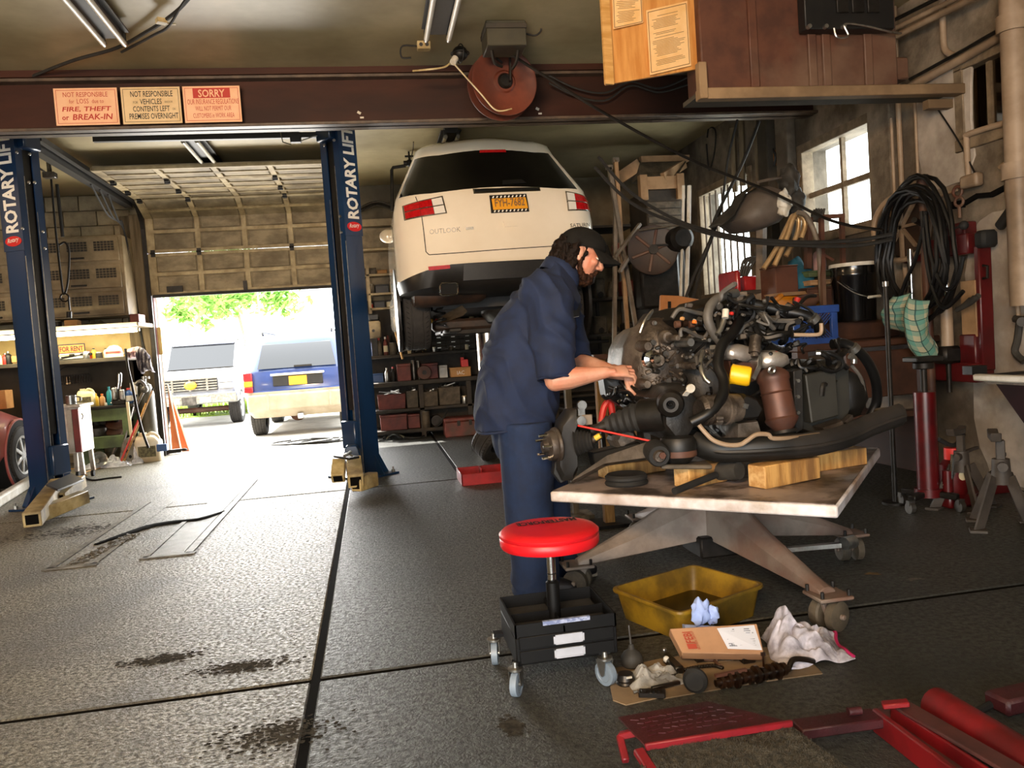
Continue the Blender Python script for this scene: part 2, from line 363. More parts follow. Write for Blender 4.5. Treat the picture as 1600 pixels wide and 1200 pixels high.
# windows
mat('sash_paint', '8b7a63', '6a5b48', rough=.7, scale=8, bump=.3)
def window(n, Wd, bars_y, bars_z, label, glass='pane_glass', thin=.035):
    y0, y1, z0, z1 = Wd; fr = .05
    t = bpy.data.objects.new('window_%d' % n, None); COL.objects.link(t); t.location = (XR, (y0+y1)/2, z0); t['kind'] = 'structure'; t['label'] = label; WM[t.name] = Matrix.Translation(t.location)
    for q0, q1 in (((XR-.03, y0-.06, z0-.08), (XR+.1, y1+.06, z0+.004)), ((XR-.02, y0-.06, z1-.02), (XR+.1, y1+.06, z1+.06)), ((XR-.02, y0-.06, z0), (XR+.1, y0+.025, z1)), ((XR-.02, y1-.025, z0), (XR+.1, y1+.06, z1))): put('window_frame', MB().bx(q0, q1), 'sash_paint', t, bev=.006)
    for yb in bars_y: put('glazing_bar', MB().bx((XR+.04, yb-thin/2, z0), (XR+.08, yb+thin/2, z1)), 'sash_paint', t)
    for zb in bars_z: put('glazing_bar', MB().bx((XR+.045, y0, zb-thin*.7), (XR+.085, y1, zb+thin*.7)), 'sash_paint', t)
    Y = [y0]+list(bars_y)+[y1]; Z = [z0]+list(bars_z)+[z1]
    for a_, c_ in zip(Y, Y[1:]):
        for d_, e_ in zip(Z, Z[1:]): put('pane', MB().bx((XR+.06, a_, d_), (XR+.066, c_, e_)), glass, t)
    return t
window(1, W1, [6.55], [2.36], 'large four-pane window blown out by daylight on the side wall')
window(2, W2, [], [], 'smaller window with vertical iron bars far down the side wall')
mat('iron_bar', '4a3d30', rough=.7)
for k in range(8): put('iron_bar', MB().cyl((XR+.02, W2[0]+.09+k*.165, W2[2]), (XR+.02, W2[0]+.09+k*.165, W2[3]), .012, n=6), 'iron_bar', bpy.data.objects['window_2'])
t = window(3, WV, [4.83], [], 'small dark vent window high on the side wall beside the fat pipe', glass='dusty_glass')
put('shutter_board', MB().bx((XR+.1, WV[0], WV[2]), (XR+.12, 4.70, WV[3])).bx((XR+.1, 4.74, WV[2]), (XR+.12, WV[1], WV[3])).bx((XR+.1, 4.70, WV[2]), (XR+.12, 4.74, 2.5)).bx((XR+.1, 4.70, 2.6), (XR+.12, 4.74, WV[3])), 'wall_dark', t)
# door frame timbers at the left jamb and the roll-up door
mat('jamb_wood', '75664e', '54472f', rough=.75, scale=3, stretch=(6, 6, .5), c3='3b3122', bump=.4)
mat('jamb_red', '6b2e25', '4e1f19', rough=.6, scale=5)
for x0, x1, y0, m in ((-3.0, -2.86, 11.42, 'jamb_wood'), (-2.86, -2.80, 11.5, 'jamb_red'), (-3.14, -3.0, 11.5, 'jamb_wood'), (-.29, -.15, 11.45, 'jamb_wood')):
    o = put('trim_%d' % (1+len([q for q in bpy.data.objects if q.name.startswith('trim_')])), MB().bx((x0, y0, 0), (x1, YB+.02, 3.2)), m, kind='structure', bev=.008)
    o['label'] = 'weathered timber jamb post beside the roll-up doorway'
mat('door_frame_paint', 'b3a27e', '8f7e5c', rough=.6, scale=6, c3='6e5f42')
mat('door_panel_paint', '94866a', '6c5f47', rough=.65, scale=3, stretch=(1, 1, 2), c3='4c4029')
door = bpy.data.objects.new('door_1', None); COL.objects.link(door); door.location = (-1.55, 11.45, 2.13); door['kind'] = 'structure'; WM['door_1'] = Matrix.Translation(door.location)
door['label'] = 'cream sectional roll-up door half way up its curved tracks'
# section centres (y, z, tilt of the outward direction) along the track
secs = [(11.45, 2.13+.275, 0), (11.45, 2.13+.835, 0), (11.27, 3.22, 68), (10.78, 3.33, 90), (10.22, 3.335, 90), (9.66, 3.34, 90)]
for k, (yy, zz, tl) in enumerate(secs):
    with frame((-1.555, yy, zz), rot=(tl, 0, 0)):
        W_, h_ = 2.46, .55
        b = MB().bx((-W_/2, .012, -h_/2), (W_/2, .03, h_/2)); put('door_skin', b, 'door_panel_paint', door)
        b = MB()
        for z in (-h_/2+.02, 0, h_/2-.02): b.box((0, 0, z), (W_, .036, .045))
        for i in range(5): b.box((-W_/2+.03+i*(W_-.06)/4, 0, 0), (.065 if i % 4 else .1, .034, h_-.005))
        put('door_section', b, 'door_frame_paint', door, bev=.004)
        for i in range(4):
            for j in (0, 1):
                b = MB().box((-W_/2+.03+(i+.5)*(W_-.06)/4, .004, -h_/4+j*h_/2), (.5, .02, h_/2-.07)); put('door_panel', b, 'door_panel_paint', door, bev=.006)
        if k < 5:
            for x in (-W_/2+.05, -.6, .6, W_/2-.05):
                put('hinge', MB().box((x, -.03, h_/2), (.05, .03, .09)).cyl((x-.03, -.05, h_/2), (x+.03, -.05, h_/2), .012, n=8), 'dark_steel', door)
b = MB().box((-1.555, 11.44, 2.12), (2.46, .05, .04)); put('door_seal', b, 'black_rubber', door)
put('lock_bar', MB().box((-1.6, 11.41, 2.2), (.05, .03, .12)).box((-2.5, 11.41, 2.2), (.2, .02, .08)), 'dark_steel', door)
for sx in (-2.83, -.28):
    P = [(sx, 11.44, 0.0), (sx, 11.44, 2.9)] + [(sx, 11.44-.42*(1-math.cos(a)), 2.9+.42*math.sin(a)) for a in [R(q) for q in (15, 30, 45, 60, 75, 90)]] + [(sx, 8.1, 3.34)]
    b = MB()
    for a_, c_ in zip(P, P[1:]): b.bar(a_, c_, .05, .05, up=(1, 0, 0))
    put('door_track', b, 'dark_steel', door)
b = MB().bar((-2.92, 8.05, 3.33), (-2.92, 11.2, 3.33), .09, .16); put('track_rail', b, 'black_paint', door)
for y in (9.9, 10.4, 10.9, 11.3): put('track_bracket', MB().box((-2.85, y, 3.36), (.14, .07, .06)), 'dark_steel', door)
b = MB()
for q in range(3): b.tube(spl([(-2.9, 9.7+q*.3, 3.25), (-2.93, 10.3+.2*q, 3.02), (-2.98, 11.1, 2.95), (-2.99, 11.38, 2.2-.2*q), (-2.96+.03*q, 11.4, 1.2)], 6), .011, 6)
tag(put('door_cable', b, 'black_rubber'), 'black cables sagging from the door track down the left jamb', 'cable')
# steel beam across the shop
b = MB().bx((-9, 6.8, 3.05), (XR, 7.0, 3.075)).bx((-9, 6.8, 3.425), (XR, 7.0, 3.45)); bm_ = MB().bx((-9, 6.885, 3.05), (XR, 6.915, 3.45))
o = put('ceiling_beam', bm_, 'beam_red', kind='structure', label='dark red steel I-beam spanning the shop under the ceiling')
put('flange', b, 'beam_edge', o, bev=.004)
put('packing_board', MB().bx((-9, 6.78, 3.45), (XR, 7.05, 3.5)), 'beam_red', o)
for x in (.05, 1.55): put('paint_fleck', MB().box((x, 6.883, 3.16), (.03, .004, .02), rot=(0, 30, 0)).box((x+.02, 6.883, 3.12), (.03, .004, .014)), 'white_paint', o)
# ================================================================== overhead things
# fluorescent fixtures (tubes off): position along Y, at the ceiling
def tube_light(x, y0, y1, z, label, wide=.13):
    t = thing('ceiling_light', label, 'light', (x, (y0+y1)/2, z))
    put('housing', MB().bx((x-.07, y0, z), (x+.07, y1, ZC-.005)).bx((x-.11, y0+.02, z+.03), (x+.11, y1-.02, z+.04)), 'black_paint', t, bev=.006)
    for s in (-1, 1):
        tb = put('tube', MB().cyl((x+s*wide/2, y0+.03, z-.035), (x+s*wide/2, y1-.03, z-.035), .019, n=12), 'tube_white', t)
        for ya, yb in ((y0, y0+.03), (y1-.03, y1)):
            put('tube_cap', MB().cyl((x+s*wide/2, ya, z-.035), (x+s*wide/2, yb, z-.035), .02, n=10), 'zinc', tb); put('lamp_holder', MB().box((x+s*wide/2, (ya+yb)/2, z-.005), (.03, .02, .07)), 'black_paint', t)
    return t
p = fl(178, 63, 3.4); tube_light(p.x, p.y-1.25, p.y, 3.41, 'twin tube ceiling light nearest the left edge, above the first sign')
p = fl(683, 57, 3.4); tube_light(p.x, p.y-1.25, p.y, 3.41, 'twin tube ceiling light hanging before the rust red hose reel', wide=.16)
p = fl(334, 261, 3.4); tube_light(p.x, p.y-1.25, p.y, 3.41, 'twin tube ceiling light over the roll-up door behind the beam')
p = fl(703, 217, 3.4); tube_light(p.x, p.y-.2, p.y+1.0, 3.41, 'twin tube ceiling light just above the roof of the raised white SUV')
# wires on the ceiling
def cable(name, pts, r, m, label, cat='cable', k=8, n=6, group=None):
    return tag(put(name, MB().tube(spl(pts, k), r, n), m), label, cat, group)
pa = [fl(32, 127, 3.46), fl(110, 96, 3.46), fl(182, 75, 3.46), fl(232, 48, 3.45), fl(256, 33, 3.44), fl(280, 14, 3.45), fl(300, -8, 3.46)]
cable('ceiling_wire', pa, .012, 'black_rubber', 'black wire looping over the ceiling above the left signs')
cable('ceiling_wire', [q+V((.02, .04, -.015)) for q in pa[2:5]]+[fl(290, 0, 3.45), fl(312, -8, 3.46)], .009, 'black_rubber', 'second thinner wire twisted along the black ceiling wire')
tag(put('wire_tie', MB().box(fl(252, 33, 3.43), (.06, .05, .03), rot=(0, 0, 30)).box(fl(262, 37, 3.43), (.1, .015, .01), rot=(0, 0, 10)), 'cream_paint'), 'pale tie holding the ceiling wire at its bend', 'wire tie')
# three warning signs on the beam web
def sign(label, c, x0, x1, col, draw):
    t = thing('warning_sign', label, 'sign', ((x0+x1)/2, 6.78, 3.08), 'warning signs along the beam')
    z0, z1, y = 3.08, 3.36, 6.775
    MATS.get(col)
    put('board', MB().bx((x0, y, z0), (x1, y+.006, z1)), col, t)
    b = MB(); g = .014; w_ = .003
    for a_, c_ in (((x0+g, z0+g), (x1-g, z0+g+w_)), ((x0+g, z1-g-w_), (x1-g, z1-g)), ((x0+g, z0+g), (x0+g+w_, z1-g)), ((x1-g-w_, z0+g), (x1-g, z1-g))):
        b.bx((a_[0], y-.0012, a_[1]), (c_[0], y-.0004, c_[1]))
    draw(t, x0, y, z0, b); return t
mat('sign_peach', 'e9b791', 'dfa97f', rough=.5, scale=4); mat('sign_tan', 'dcbf92', 'cfae7d', rough=.5, scale=4)
def tx(b, s, x0, y, z0, u, v, wd, ht, **k): text_mb(b, s, (x0+u, y, z0+v), (1, 0, 0), (0, 0, 1), wd, ht, th=.0015, **k)
def d1(t, x, y, z, b):
    tx(b, 'NOT RESPONSIBLE', x, y, z, .065, .213, .32, .036); tx(b, 'for', x, y, z, .105, .165, .036, .03); tx(b, 'LOSS', x, y, z, .16, .163, .085, .036); tx(b, 'due to', x, y, z, .268, .165, .085, .03)
    tx(b, 'FIRE, THEFT', x, y, z, .05, .098, .355, .042, shear=.15, bold=.02); tx(b, 'or', x, y, z, .045, .04, .05, .028, bold=.02); tx(b, 'BREAK-IN', x, y, z, .12, .04, .29, .044, shear=.15, bold=.02)
    put('lettering', b, 'red_letter', t)
def d2(t, x, y, z, b):
    tx(b, 'NOT RESPONSIBLE', x, y, z, .07, .205, .31, .045, bold=.01); tx(b, 'FOR', x, y, z, .085, .155, .035, .018); tx(b, 'VEHICLES', x, y, z, .135, .148, .16, .042, bold=.01); tx(b, 'AND/OR', x, y, z, .315, .157, .06, .015)
    tx(b, 'CONTENTS LEFT', x, y, z, .08, .093, .27, .042, bold=.01); tx(b, 'ON', x, y, z, .37, .1, .022, .018); tx(b, 'PREMISES OVERNIGHT', x, y, z, .05, .036, .36, .044, bold=.01)
    put('lettering', b, 'black_letter', t)
def d3(t, x, y, z, b):
    put('red_panel', MB().bx((x+.075, y-.001, z+.188), (x+.355, y+.001, z+.265)), 'red_letter', t)
    q = MB(); tx(q, 'SORRY', x, y-.001, z, .115, .194, .2, .06, bold=.02); put('lettering', q, 'sign_peach', t, label='pale SORRY lettering')
    tx(b, 'OUR INSURANCE REGULATIONS', x, y, z, .03, .14, .385, .04); tx(b, 'WILL NOT PERMIT OUR', x, y, z, .085, .09, .27, .036); tx(b, 'CUSTOMERS in WORK AREA', x, y, z, .065, .035, .31, .036)
    put('lettering', b, 'red_letter', t)
sign('peach sign in red letters about loss by fire, theft or break-in', None, -2.23, -1.775, 'sign_peach', d1)
sign('tan sign in black letters about vehicles left overnight', None, -1.75, -1.315, 'sign_tan', d2)
sign('peach sign headed SORRY in a red panel', None, -1.295, -.865, 'sign_peach', d3)
# hose reel hung before the beam
mat('reel_rust', '6b3220', '57281a', rough=.5, scale=5, c3='4a2418')
rc = at(788, 128, 6.35); t = thing('hose_reel', 'large rust red hose reel hanging from the ceiling before the beam', 'hose reel', (rc.x, 6.4, ZC-.02))
ax = V((.12, -1, 0)).normalized()
for k, (off, rr) in enumerate(((.0, .262), (-.13, .268))):
    put('reel_disc', MB().lathe([(.0, off-.006), (rr-.02, off-.006), (rr, off+.004), (rr, off+.012), (rr-.014, off+.012), (rr-.03, off+.004), (.09, off+.006), (.075, off+.02), (0, off+.02)], rc, ax, 40), 'reel_rust', t)
put('hub', MB().lathe([(.0, -.14), (.06, -.14), (.06, .03), (.045, .05), (0, .05)], rc, ax, 20), 'dark_steel', t)
put('wound_hose', MB().lathe([(.07, -.12), (.2, -.12), (.21, -.07), (.2, -.012), (.07, -.012)], rc, ax, 30, caps=False), 'black_rubber', t)
b = MB().bar(rc+V((.03, -.08, -.02)), rc+V((.05, -.08, .3)), .045, .012).bar(rc+V((.05, -.08, .28)), rc+V((.05, .2, .28)), .05, .012).bar(rc+V((-.02, -.07, .12)), rc+V((-.16, -.05, .26)), .03, .012)
put('bracket', b, 'dark_steel', t)
# junction box, outlet boxes and conduit on the ceiling
mat('box_olive', '403c2d', '343124', rough=.5, scale=5)
c = at(785, 47, 6.0); t = thing('junction_box', 'olive grey metal control box on the ceiling above the hose reel', 'junction box', (c.x, 6.0, 3.35))
put('case', MB().bx((c.x-.145, 5.85, 3.32), (c.x+.145, 6.1, 3.5)), 'box_olive', t, bev=.006)
put('lid', MB().bx((c.x-.15, 5.835, 3.44), (c.x+.15, 6.11, 3.475)), 'wall_dark', t, bev=.003)
put('hanger', MB().tube(spl([(c.x-.1, 5.95, 3.33), (c.x-.08, 5.97, 3.24), (c.x-.02, 6.0, 3.22)], 5), .012, 6).tube(spl([(c.x+.1, 5.95, 3.33), (c.x+.08, 5.97, 3.24), (c.x+.05, 6.0, 3.2)], 5), .012, 6), 'dark_steel', t)
def outlet(px, py, y, label, dangle):
    c = at(px, py, y); t = thing('outlet_box', label, 'outlet', c)
    put('box', MB().box(c, (.1, .07, .06)), 'cream_paint', t, bev=.005)
    put('socket', MB().cyl(c+V((-.022, -.04, 0)), c+V((-.022, -.034, 0)), .014, n=10).cyl(c+V((.022, -.04, 0)), c+V((.022, -.034, 0)), .014, n=10), 'black_paint', t)
    put('flex', MB().tube(spl([c+V(q) for q in dangle], 6), .007, 6), 'black_rubber', t); return t
outlet(662, 72, 6.2, 'cream ceiling outlet box left of the twin tube light', ((-.05, 0, 0), (-.16, 0, 0), (-.17, 0, -.08), (-.1, .0, -.085)))
outlet(841, 28, 6.0, 'cream ceiling outlet box right of the olive control box', ((0, 0, -.02), (.02, .02, -.08), (-.03, .02, -.12), (-.12, .02, -.1)))
tag(put('conduit', MB().tube([at(850, 26, 6.0), at(950, 27, 6.0)], .01, 6), 'cream_paint'), 'thin conduit along the ceiling into the plywood board', 'conduit')
c = at(715, 88, 6.2); t = thing('work_light', 'dark caged bulb lamp hanging beside the hose reel', 'lamp', c)
put('bulb', MB().ball(c+V((.02, 0, .02)), (.06, .06, .055), 14, 10), 'dark_steel', t)
put('lamp_neck', MB().cyl(c+V((-.02, -.02, -.02)), c+V((-.045, -.04, -.06)), .026, n=12), 'white_paint', t)
put('cage', MB().ring(c+V((.02, 0, .02)), (1, .3, 0), .068, .005, 20, 5).ring(c+V((.02, 0, .02)), (0, 0, 1), .068, .005, 20, 5), 'black_paint', t)
cable('hose_line', [c+V((-.04, -.03, -.06)), at(750, 145, 6.2), at(775, 172, 6.2), at(800, 170, 6.15)], .006, 'cream_paint', 'thin pale cord running from the caged lamp across the reel')
cable('hose_line', [c+V((-.06, 0, -.05)), at(690, 106, 6.25), at(645, 111, 6.35)], .007, 'cream_paint', 'thin pale cord leading left from the caged lamp')
# the long hose from the reel to the right wall, and the wires under it
cable('air_line', [at(783, 75, 6.1), at(850, 118, 6.0), at(950, 180, 5.95), at(1080, 250, 6.0), at(1200, 298, 5.9), at(1300, 345, 5.6), at(1380, 360, 5.2)], .012, 'dark_steel', 'grey air line stretched from the control box down to the side wall', 'hose')
for dx, lab in ((0, 'upper slack wire on the beam right of the reel'), (12, 'lower slack wire on the beam right of the reel')):
    cable('slack_wire', [at(858, 118+dx, 6.79-dx*.004), at(900, 138+dx, 6.78), at(945, 145+dx, 6.78), at(985, 128+dx/2, 6.79), at(1030, 138+dx*.5, 6.78), at(1080, 118+dx, 6.79)], .009, 'black_rubber', lab, 'wire')
# plywood notice board and rusty cabinet at the upper right
pl = [at(941, -12, 5.0), at(948, 132, 5.0), at(1097, 107, 5.12), at(1090, -12, 5.12)]
t = thing('notice_board', 'warm plywood board hung from the ceiling with two framed notices', 'notice board', (1.9, 5.0, 2.75))
nrm = (pl[1]-pl[0]).cross(pl[3]-pl[0]).normalized()
if nrm.y > 0: nrm = -nrm
put('plywood', MB().prism(pl, -nrm*.03), 'ply', t, bev=.003)
put('edge_batten', MB().bar(at(944, -12, 4.985), at(952, 132, 4.985), .06, .02, up=nrm), 'wood_pale', t)
mat('notice_paper', 'f0c890', 'e6b878', rough=.6, scale=5); mat('print_brown', '7d5a38', rough=.7)
def notice(q, rows):
    q = [v+nrm*.002 for v in q]
    pp = put('notice', MB().prism(q, nrm*.004), 'notice_paper', t)
    q = [v+nrm*.005 for v in q]; b = MB(); mid = sum(q, V())/4
    e = [mid+(v-mid)*.93 for v in q]
    for i in range(4): b.bar(e[i], e[(i+1) % 4], .004, .002, up=nrm)
    put('notice_border', b, 'print_brown', pp)
    b = MB()
    for r_ in range(rows):
        v = .1+.8*r_/rows
        if random.random() < .14: continue
        u0, u1 = .1+random.random()*.12, .9-random.random()*.3
        if r_ < 3: u0, u1 = .25, .75
        f_ = lambda u: (q[0]*(1-u)+q[3]*u)*(1-v)+(q[1]*(1-u)+q[2]*u)*v
        b.bar(f_(u0), f_(u1), .0028, .001, up=nrm)
    put('print_lines', b, 'print_brown', pp)
notice([at(956, -10, 4.985), at(958, 46, 4.985), at(1004, 36, 5.03), at(1002, -10, 5.03)], 16)
notice([at(1009, 17, 5.03), at(1015, 118, 5.03), at(1079, 103, 5.09), at(1073, 2, 5.09)], 34)
t = thing('wall_heater', 'rusty brown sheet metal cabinet on a pale timber shelf near the ceiling', 'cabinet', (2.9, 5.3, 2.7))
cb0, cb1 = at(1098, 134, 5.05), at(1375, 128, 5.25)
b = MB().bx((cb0.x, 5.05, 2.73), (cb1.x, 5.3, 3.48)); put('casing', b, 'brown_rust', t, bev=.01)
for px in (1177, 1268, 1290, 1355):
    x = at(px, 100, 5.05).x; put('rib', MB().bx((x-.03, 5.025, 2.74), (x+.03, 5.05, 3.46)), 'brown_rust', t, bev=.006)
put('side_pipe', MB().bx((cb1.x, 5.1, 2.8), (cb1.x+.12, 5.28, 2.95)), 'brown_rust', t, bev=.01)
mat('shelf_pale', '93795a', '7b6348', rough=.7, scale=4, c3='6a553d')
put('shelf_board', MB().bx((cb0.x-.05, 4.98, 2.66), (XR, 5.06, 2.73)), 'shelf_pale', t, bev=.005); put('shelf_bottom', MB().bx((cb0.x-.03, 5.06, 2.70), (XR, 5.32, 2.73)), 'wall_dark', t)
put('shelf_upright', MB().bx((cb0.x-.055, 4.97, 2.66), (cb0.x-.0, 5.03, 2.89)), 'shelf_pale', t, bev=.004)
put('shelf_bracket', MB().bx((3.9, 5.1, 2.6), (XR, 5.16, 2.66)), 'shelf_pale', t)
t = thing('fuse_box', 'black electrical panel mounted on the rusty cabinet', 'electrical panel', (3.1, 5.0, 3.05))
f0, f1 = at(1250, 52, 5.0), at(1388, 48, 5.0)
put('panel', MB().bx((f0.x, 4.93, f0.z), (f1.x, 5.02, 3.49)), 'black_paint', t, bev=.006)
for i in range(3):
    x = f0.x+.22+.11*i; put('breaker', MB().bx((x, 4.915, f0.z+.1), (x+.085, 4.935, f0.z+.28)), 'dark_steel', t, bev=.004)
for px in (1262, 1288, 1316): put('terminal', MB().cyl(at(px, 43, 4.93), at(px, 43, 4.93)+V((0, -.03, 0)), .014, n=10), 'zinc', t)
cable('panel_wires', [at(1303, 44, 4.9), at(1308, 58, 4.9), at(1325, 56, 4.9), at(1320, 38, 4.9), at(1350, 40, 4.92), at(1392, 50, 4.95), at(1408, 52, 5.0)], .007, 'zinc', 'loop of grey wires below the black electrical panel', 'wire')
# ================================================================== pipes and fittings on the side wall
def pipe(name, pts, r, m, label, cat='pipe', k=1, n=12):
    return tag(put(name, MB().tube(pts if k == 1 else spl(pts, k), r, n), m), label, cat)
mat('pipe_pale', 'a58f78', '8c765f', rough=.5, scale=4, c3='6f5d4a')
p0, p1 = rx(1566, -5, XR-.12), rx(1606, 330, XR-.12)
o = thing('drain_pipe', 'fat pale vertical pipe against the side wall by the vent', 'pipe', (p0.x, p0.y, 1.9))
px_, py_ = XR-.14, rx(1585, 120, XR-.14).y
put('pipe', MB().cyl((px_, py_, 1.2), (px_, py_, ZC), .07, n=20), 'pipe_pale', o)
for z in (2.02, 2.9): put('collar', MB().lathe([(.072, -.05), (.09, -.05), (.09, .05), (.072, .05)], (px_, py_, z), n=20), 'pipe_pale', o)
X_ = XR-.05
pipe('wall_pipe', [rx(1422, 136, X_), rx(1510, 88, X_), rx(1610, 30, X_)], .03, 'pipe_pale', 'thick pale pipe sloping along the side wall above the vent')
pipe('wall_pipe', [rx(1422, 124, X_-.05), rx(1510, 76, X_-.05), rx(1610, 18, X_-.05)], .012, 'dark_steel', 'thin dark pipe just above the thick sloping wall pipe')
pipe('wall_pipe', [rx(1472, -8, X_), rx(1474, 60, X_), rx(1478, 80, X_), rx(1494, 88, X_)], .022, 'pipe_pale', 'pale pipe dropping from the ceiling into the sloping wall pipe', k=5)
for i, (a_, c_) in enumerate((((1390, 35), (1500, -20)), ((1393, 47), (1520, -15)), ((1393, 60), (1540, -12)))):
    pipe('ceiling_pipe', [rx(*a_, X_-.08), rx(*c_, X_-.08)], .014+.004*i, 'pipe_pale' if i else 'dark_steel', ('topmost', 'middle', 'lowest')[i]+' of the three pipes slanting up the wall corner by the fuse panel')
pipe('wall_conduit', [(X_, rx(1405, 200, X_).y, ZC), (X_, rx(1405, 200, X_).y, 1.4)], .02, 'pipe_pale', 'pale vertical conduit right of the large window')
pipe('wall_conduit', [(X_, rx(1393, 200, X_).y, 2.7), (X_, rx(1393, 200, X_).y, 1.95)], .013, 'pipe_pale', 'thin vertical conduit close beside the large window frame')
pipe('wall_conduit', [(X_, rx(1431, 200, X_).y, 2.75), (X_, rx(1431, 200, X_).y, 1.2)], .011, 'pipe_pale', 'thin vertical conduit on the bare plaster between window and vent')
pipe('vent_pipe', [rx(1570, 192, X_), rx(1513, 210, X_), rx(1510, 220, X_), rx(1514, 285, X_)], .02, 'pipe_pale', 'pale bent pipe running below the vent window and down', k=6)
cable('wall_wire', [rx(1447, 145, X_), rx(1475, 185, X_), rx(1500, 225, X_), rx(1523, 270, X_)], .006, 'dark_steel', 'thin wire sagging across the plaster towards the valve', 'wire')
c = rx(1512, 292, X_); t = thing('gas_valve', 'old pipe valve with eye handle on the plaster wall', 'valve', c)
put('valve_body', MB().box(c+V((-.01, -.05, .03)), (.07, .16, .09)), 'pipe_pale', t, bev=.02, seg=2)
put('eye_handle', MB().ring(c+V((-.03, .06, -.02)), (1, .2, 0), .035, .01).ring(c+V((-.03, .05, -.09)), (1, .3, 0), .03, .01).cyl(c+V((-.03, .05, -.12)), c+V((-.03, .05, -.2)), .012, n=8), 'brown_rust', t)
put('arm_pipe', MB().tube([c+V((0, .1, 0)), rx(1448, 314, X_)], .01, 8), 'pipe_pale', t)
pipe('broken_pipe', [rx(1562, 262, X_), rx(1571, 258, X_), rx(1573, 300, X_), rx(1582, 400, X_), rx(1592, 500, X_)], .014, 'pipe_pale', 'slim pale pipe leaning down the wall beside the fat pipe', k=4)
c = rx(1577, 335, X_-.05); t = thing('spray_gun', 'black pistol-shaped nozzle hanging on the slim leaning pipe', 'spray gun', c)
put('body', MB().bar(c+V((0, .09, -.07)), c+V((0, -.06, .06)), .05, .06), 'black_rubber', t, bev=.015, seg=2)
put('grip', MB().bar(c+V((0, -.03, .05)), c+V((0, -.12, .04)), .035, .04), 'black_rubber', t, bev=.01)
# oval orange lens and dark wall bits between the windows
c = rx(1204, 250, XR-.03); t = thing('wall_reflector', 'round orange reflector plate on the wall left of the large window', 'reflector', c)
mat('amber', 'a86a2a', '8a5420', rough=.35, scale=6)
put('plate', MB().lathe([(.0, 0), (.13, 0), (.13, .02), (.11, .035), (0, .035)], c, (-1, -.1, 0), 26), 'amber', t)
put('rim', MB().ring(c+V((-.03, 0, 0)), (-1, -.1, 0), .13, .012, 26, 6), 'black_paint', t)
for i, (px, y0_, y1_) in enumerate(((1145, 200, 300), (1158, 180, 290), (1182, 200, 285))):
    pipe('wall_timber', [rx(px, y0_, X_), rx(px+4, y1_, X_)], .035, 'jamb_wood', ('left', 'middle', 'right')[i]+' one of three upright timbers stored above the barred window', 'timber', n=4)
cable('bungee', [rx(1105, 215, X_), rx(1108, 200, X_), rx(1118, 205, X_), rx(1116, 240, X_), rx(1108, 265, X_), rx(1104, 225, X_)], .01, 'black_rubber', 'black cord loop hung on the dark wall above the barred window', 'cord')
# long drooping hoses in front of the windows
for i, (d, lab) in enumerate((((0, 0), 'upper'), ((-6, 16), 'lower'))):
    cable('overhead_hose', [at(935+d[0], 245+d[1], 6.6), at(985, 300+d[1], 6.5), at(1060, 345+d[1]*.3, 6.4), at(1150, 370+d[1]*.3, 6.0), at(1240, 378+d[1]*.3, 5.7), at(1330, 376+d[1]*.5, 5.4), at(1395, 366+d[1]*.5, 5.2)], .015, 'black_rubber', lab+' of two black hoses drooping across the side windows', 'hose')
cable('overhead_hose', [at(1186, 190, 6.6), at(1160, 255, 6.5), at(1118, 340, 6.4), at(1112, 370, 6.3), at(1085, 430, 6.3), at(1070, 470, 6.3)], .014, 'black_rubber', 'black hose hanging steeply down before the barred window', 'hose')
cable('overhead_hose', [at(1152, 188, 6.78), at(1137, 250, 6.6), at(1128, 320, 6.5), at(1115, 365, 6.35), at(1095, 420, 6.3), at(1082, 470, 6.3)], .012, 'black_rubber', 'thinner black hose beside the steep hose at the barred window', 'hose')
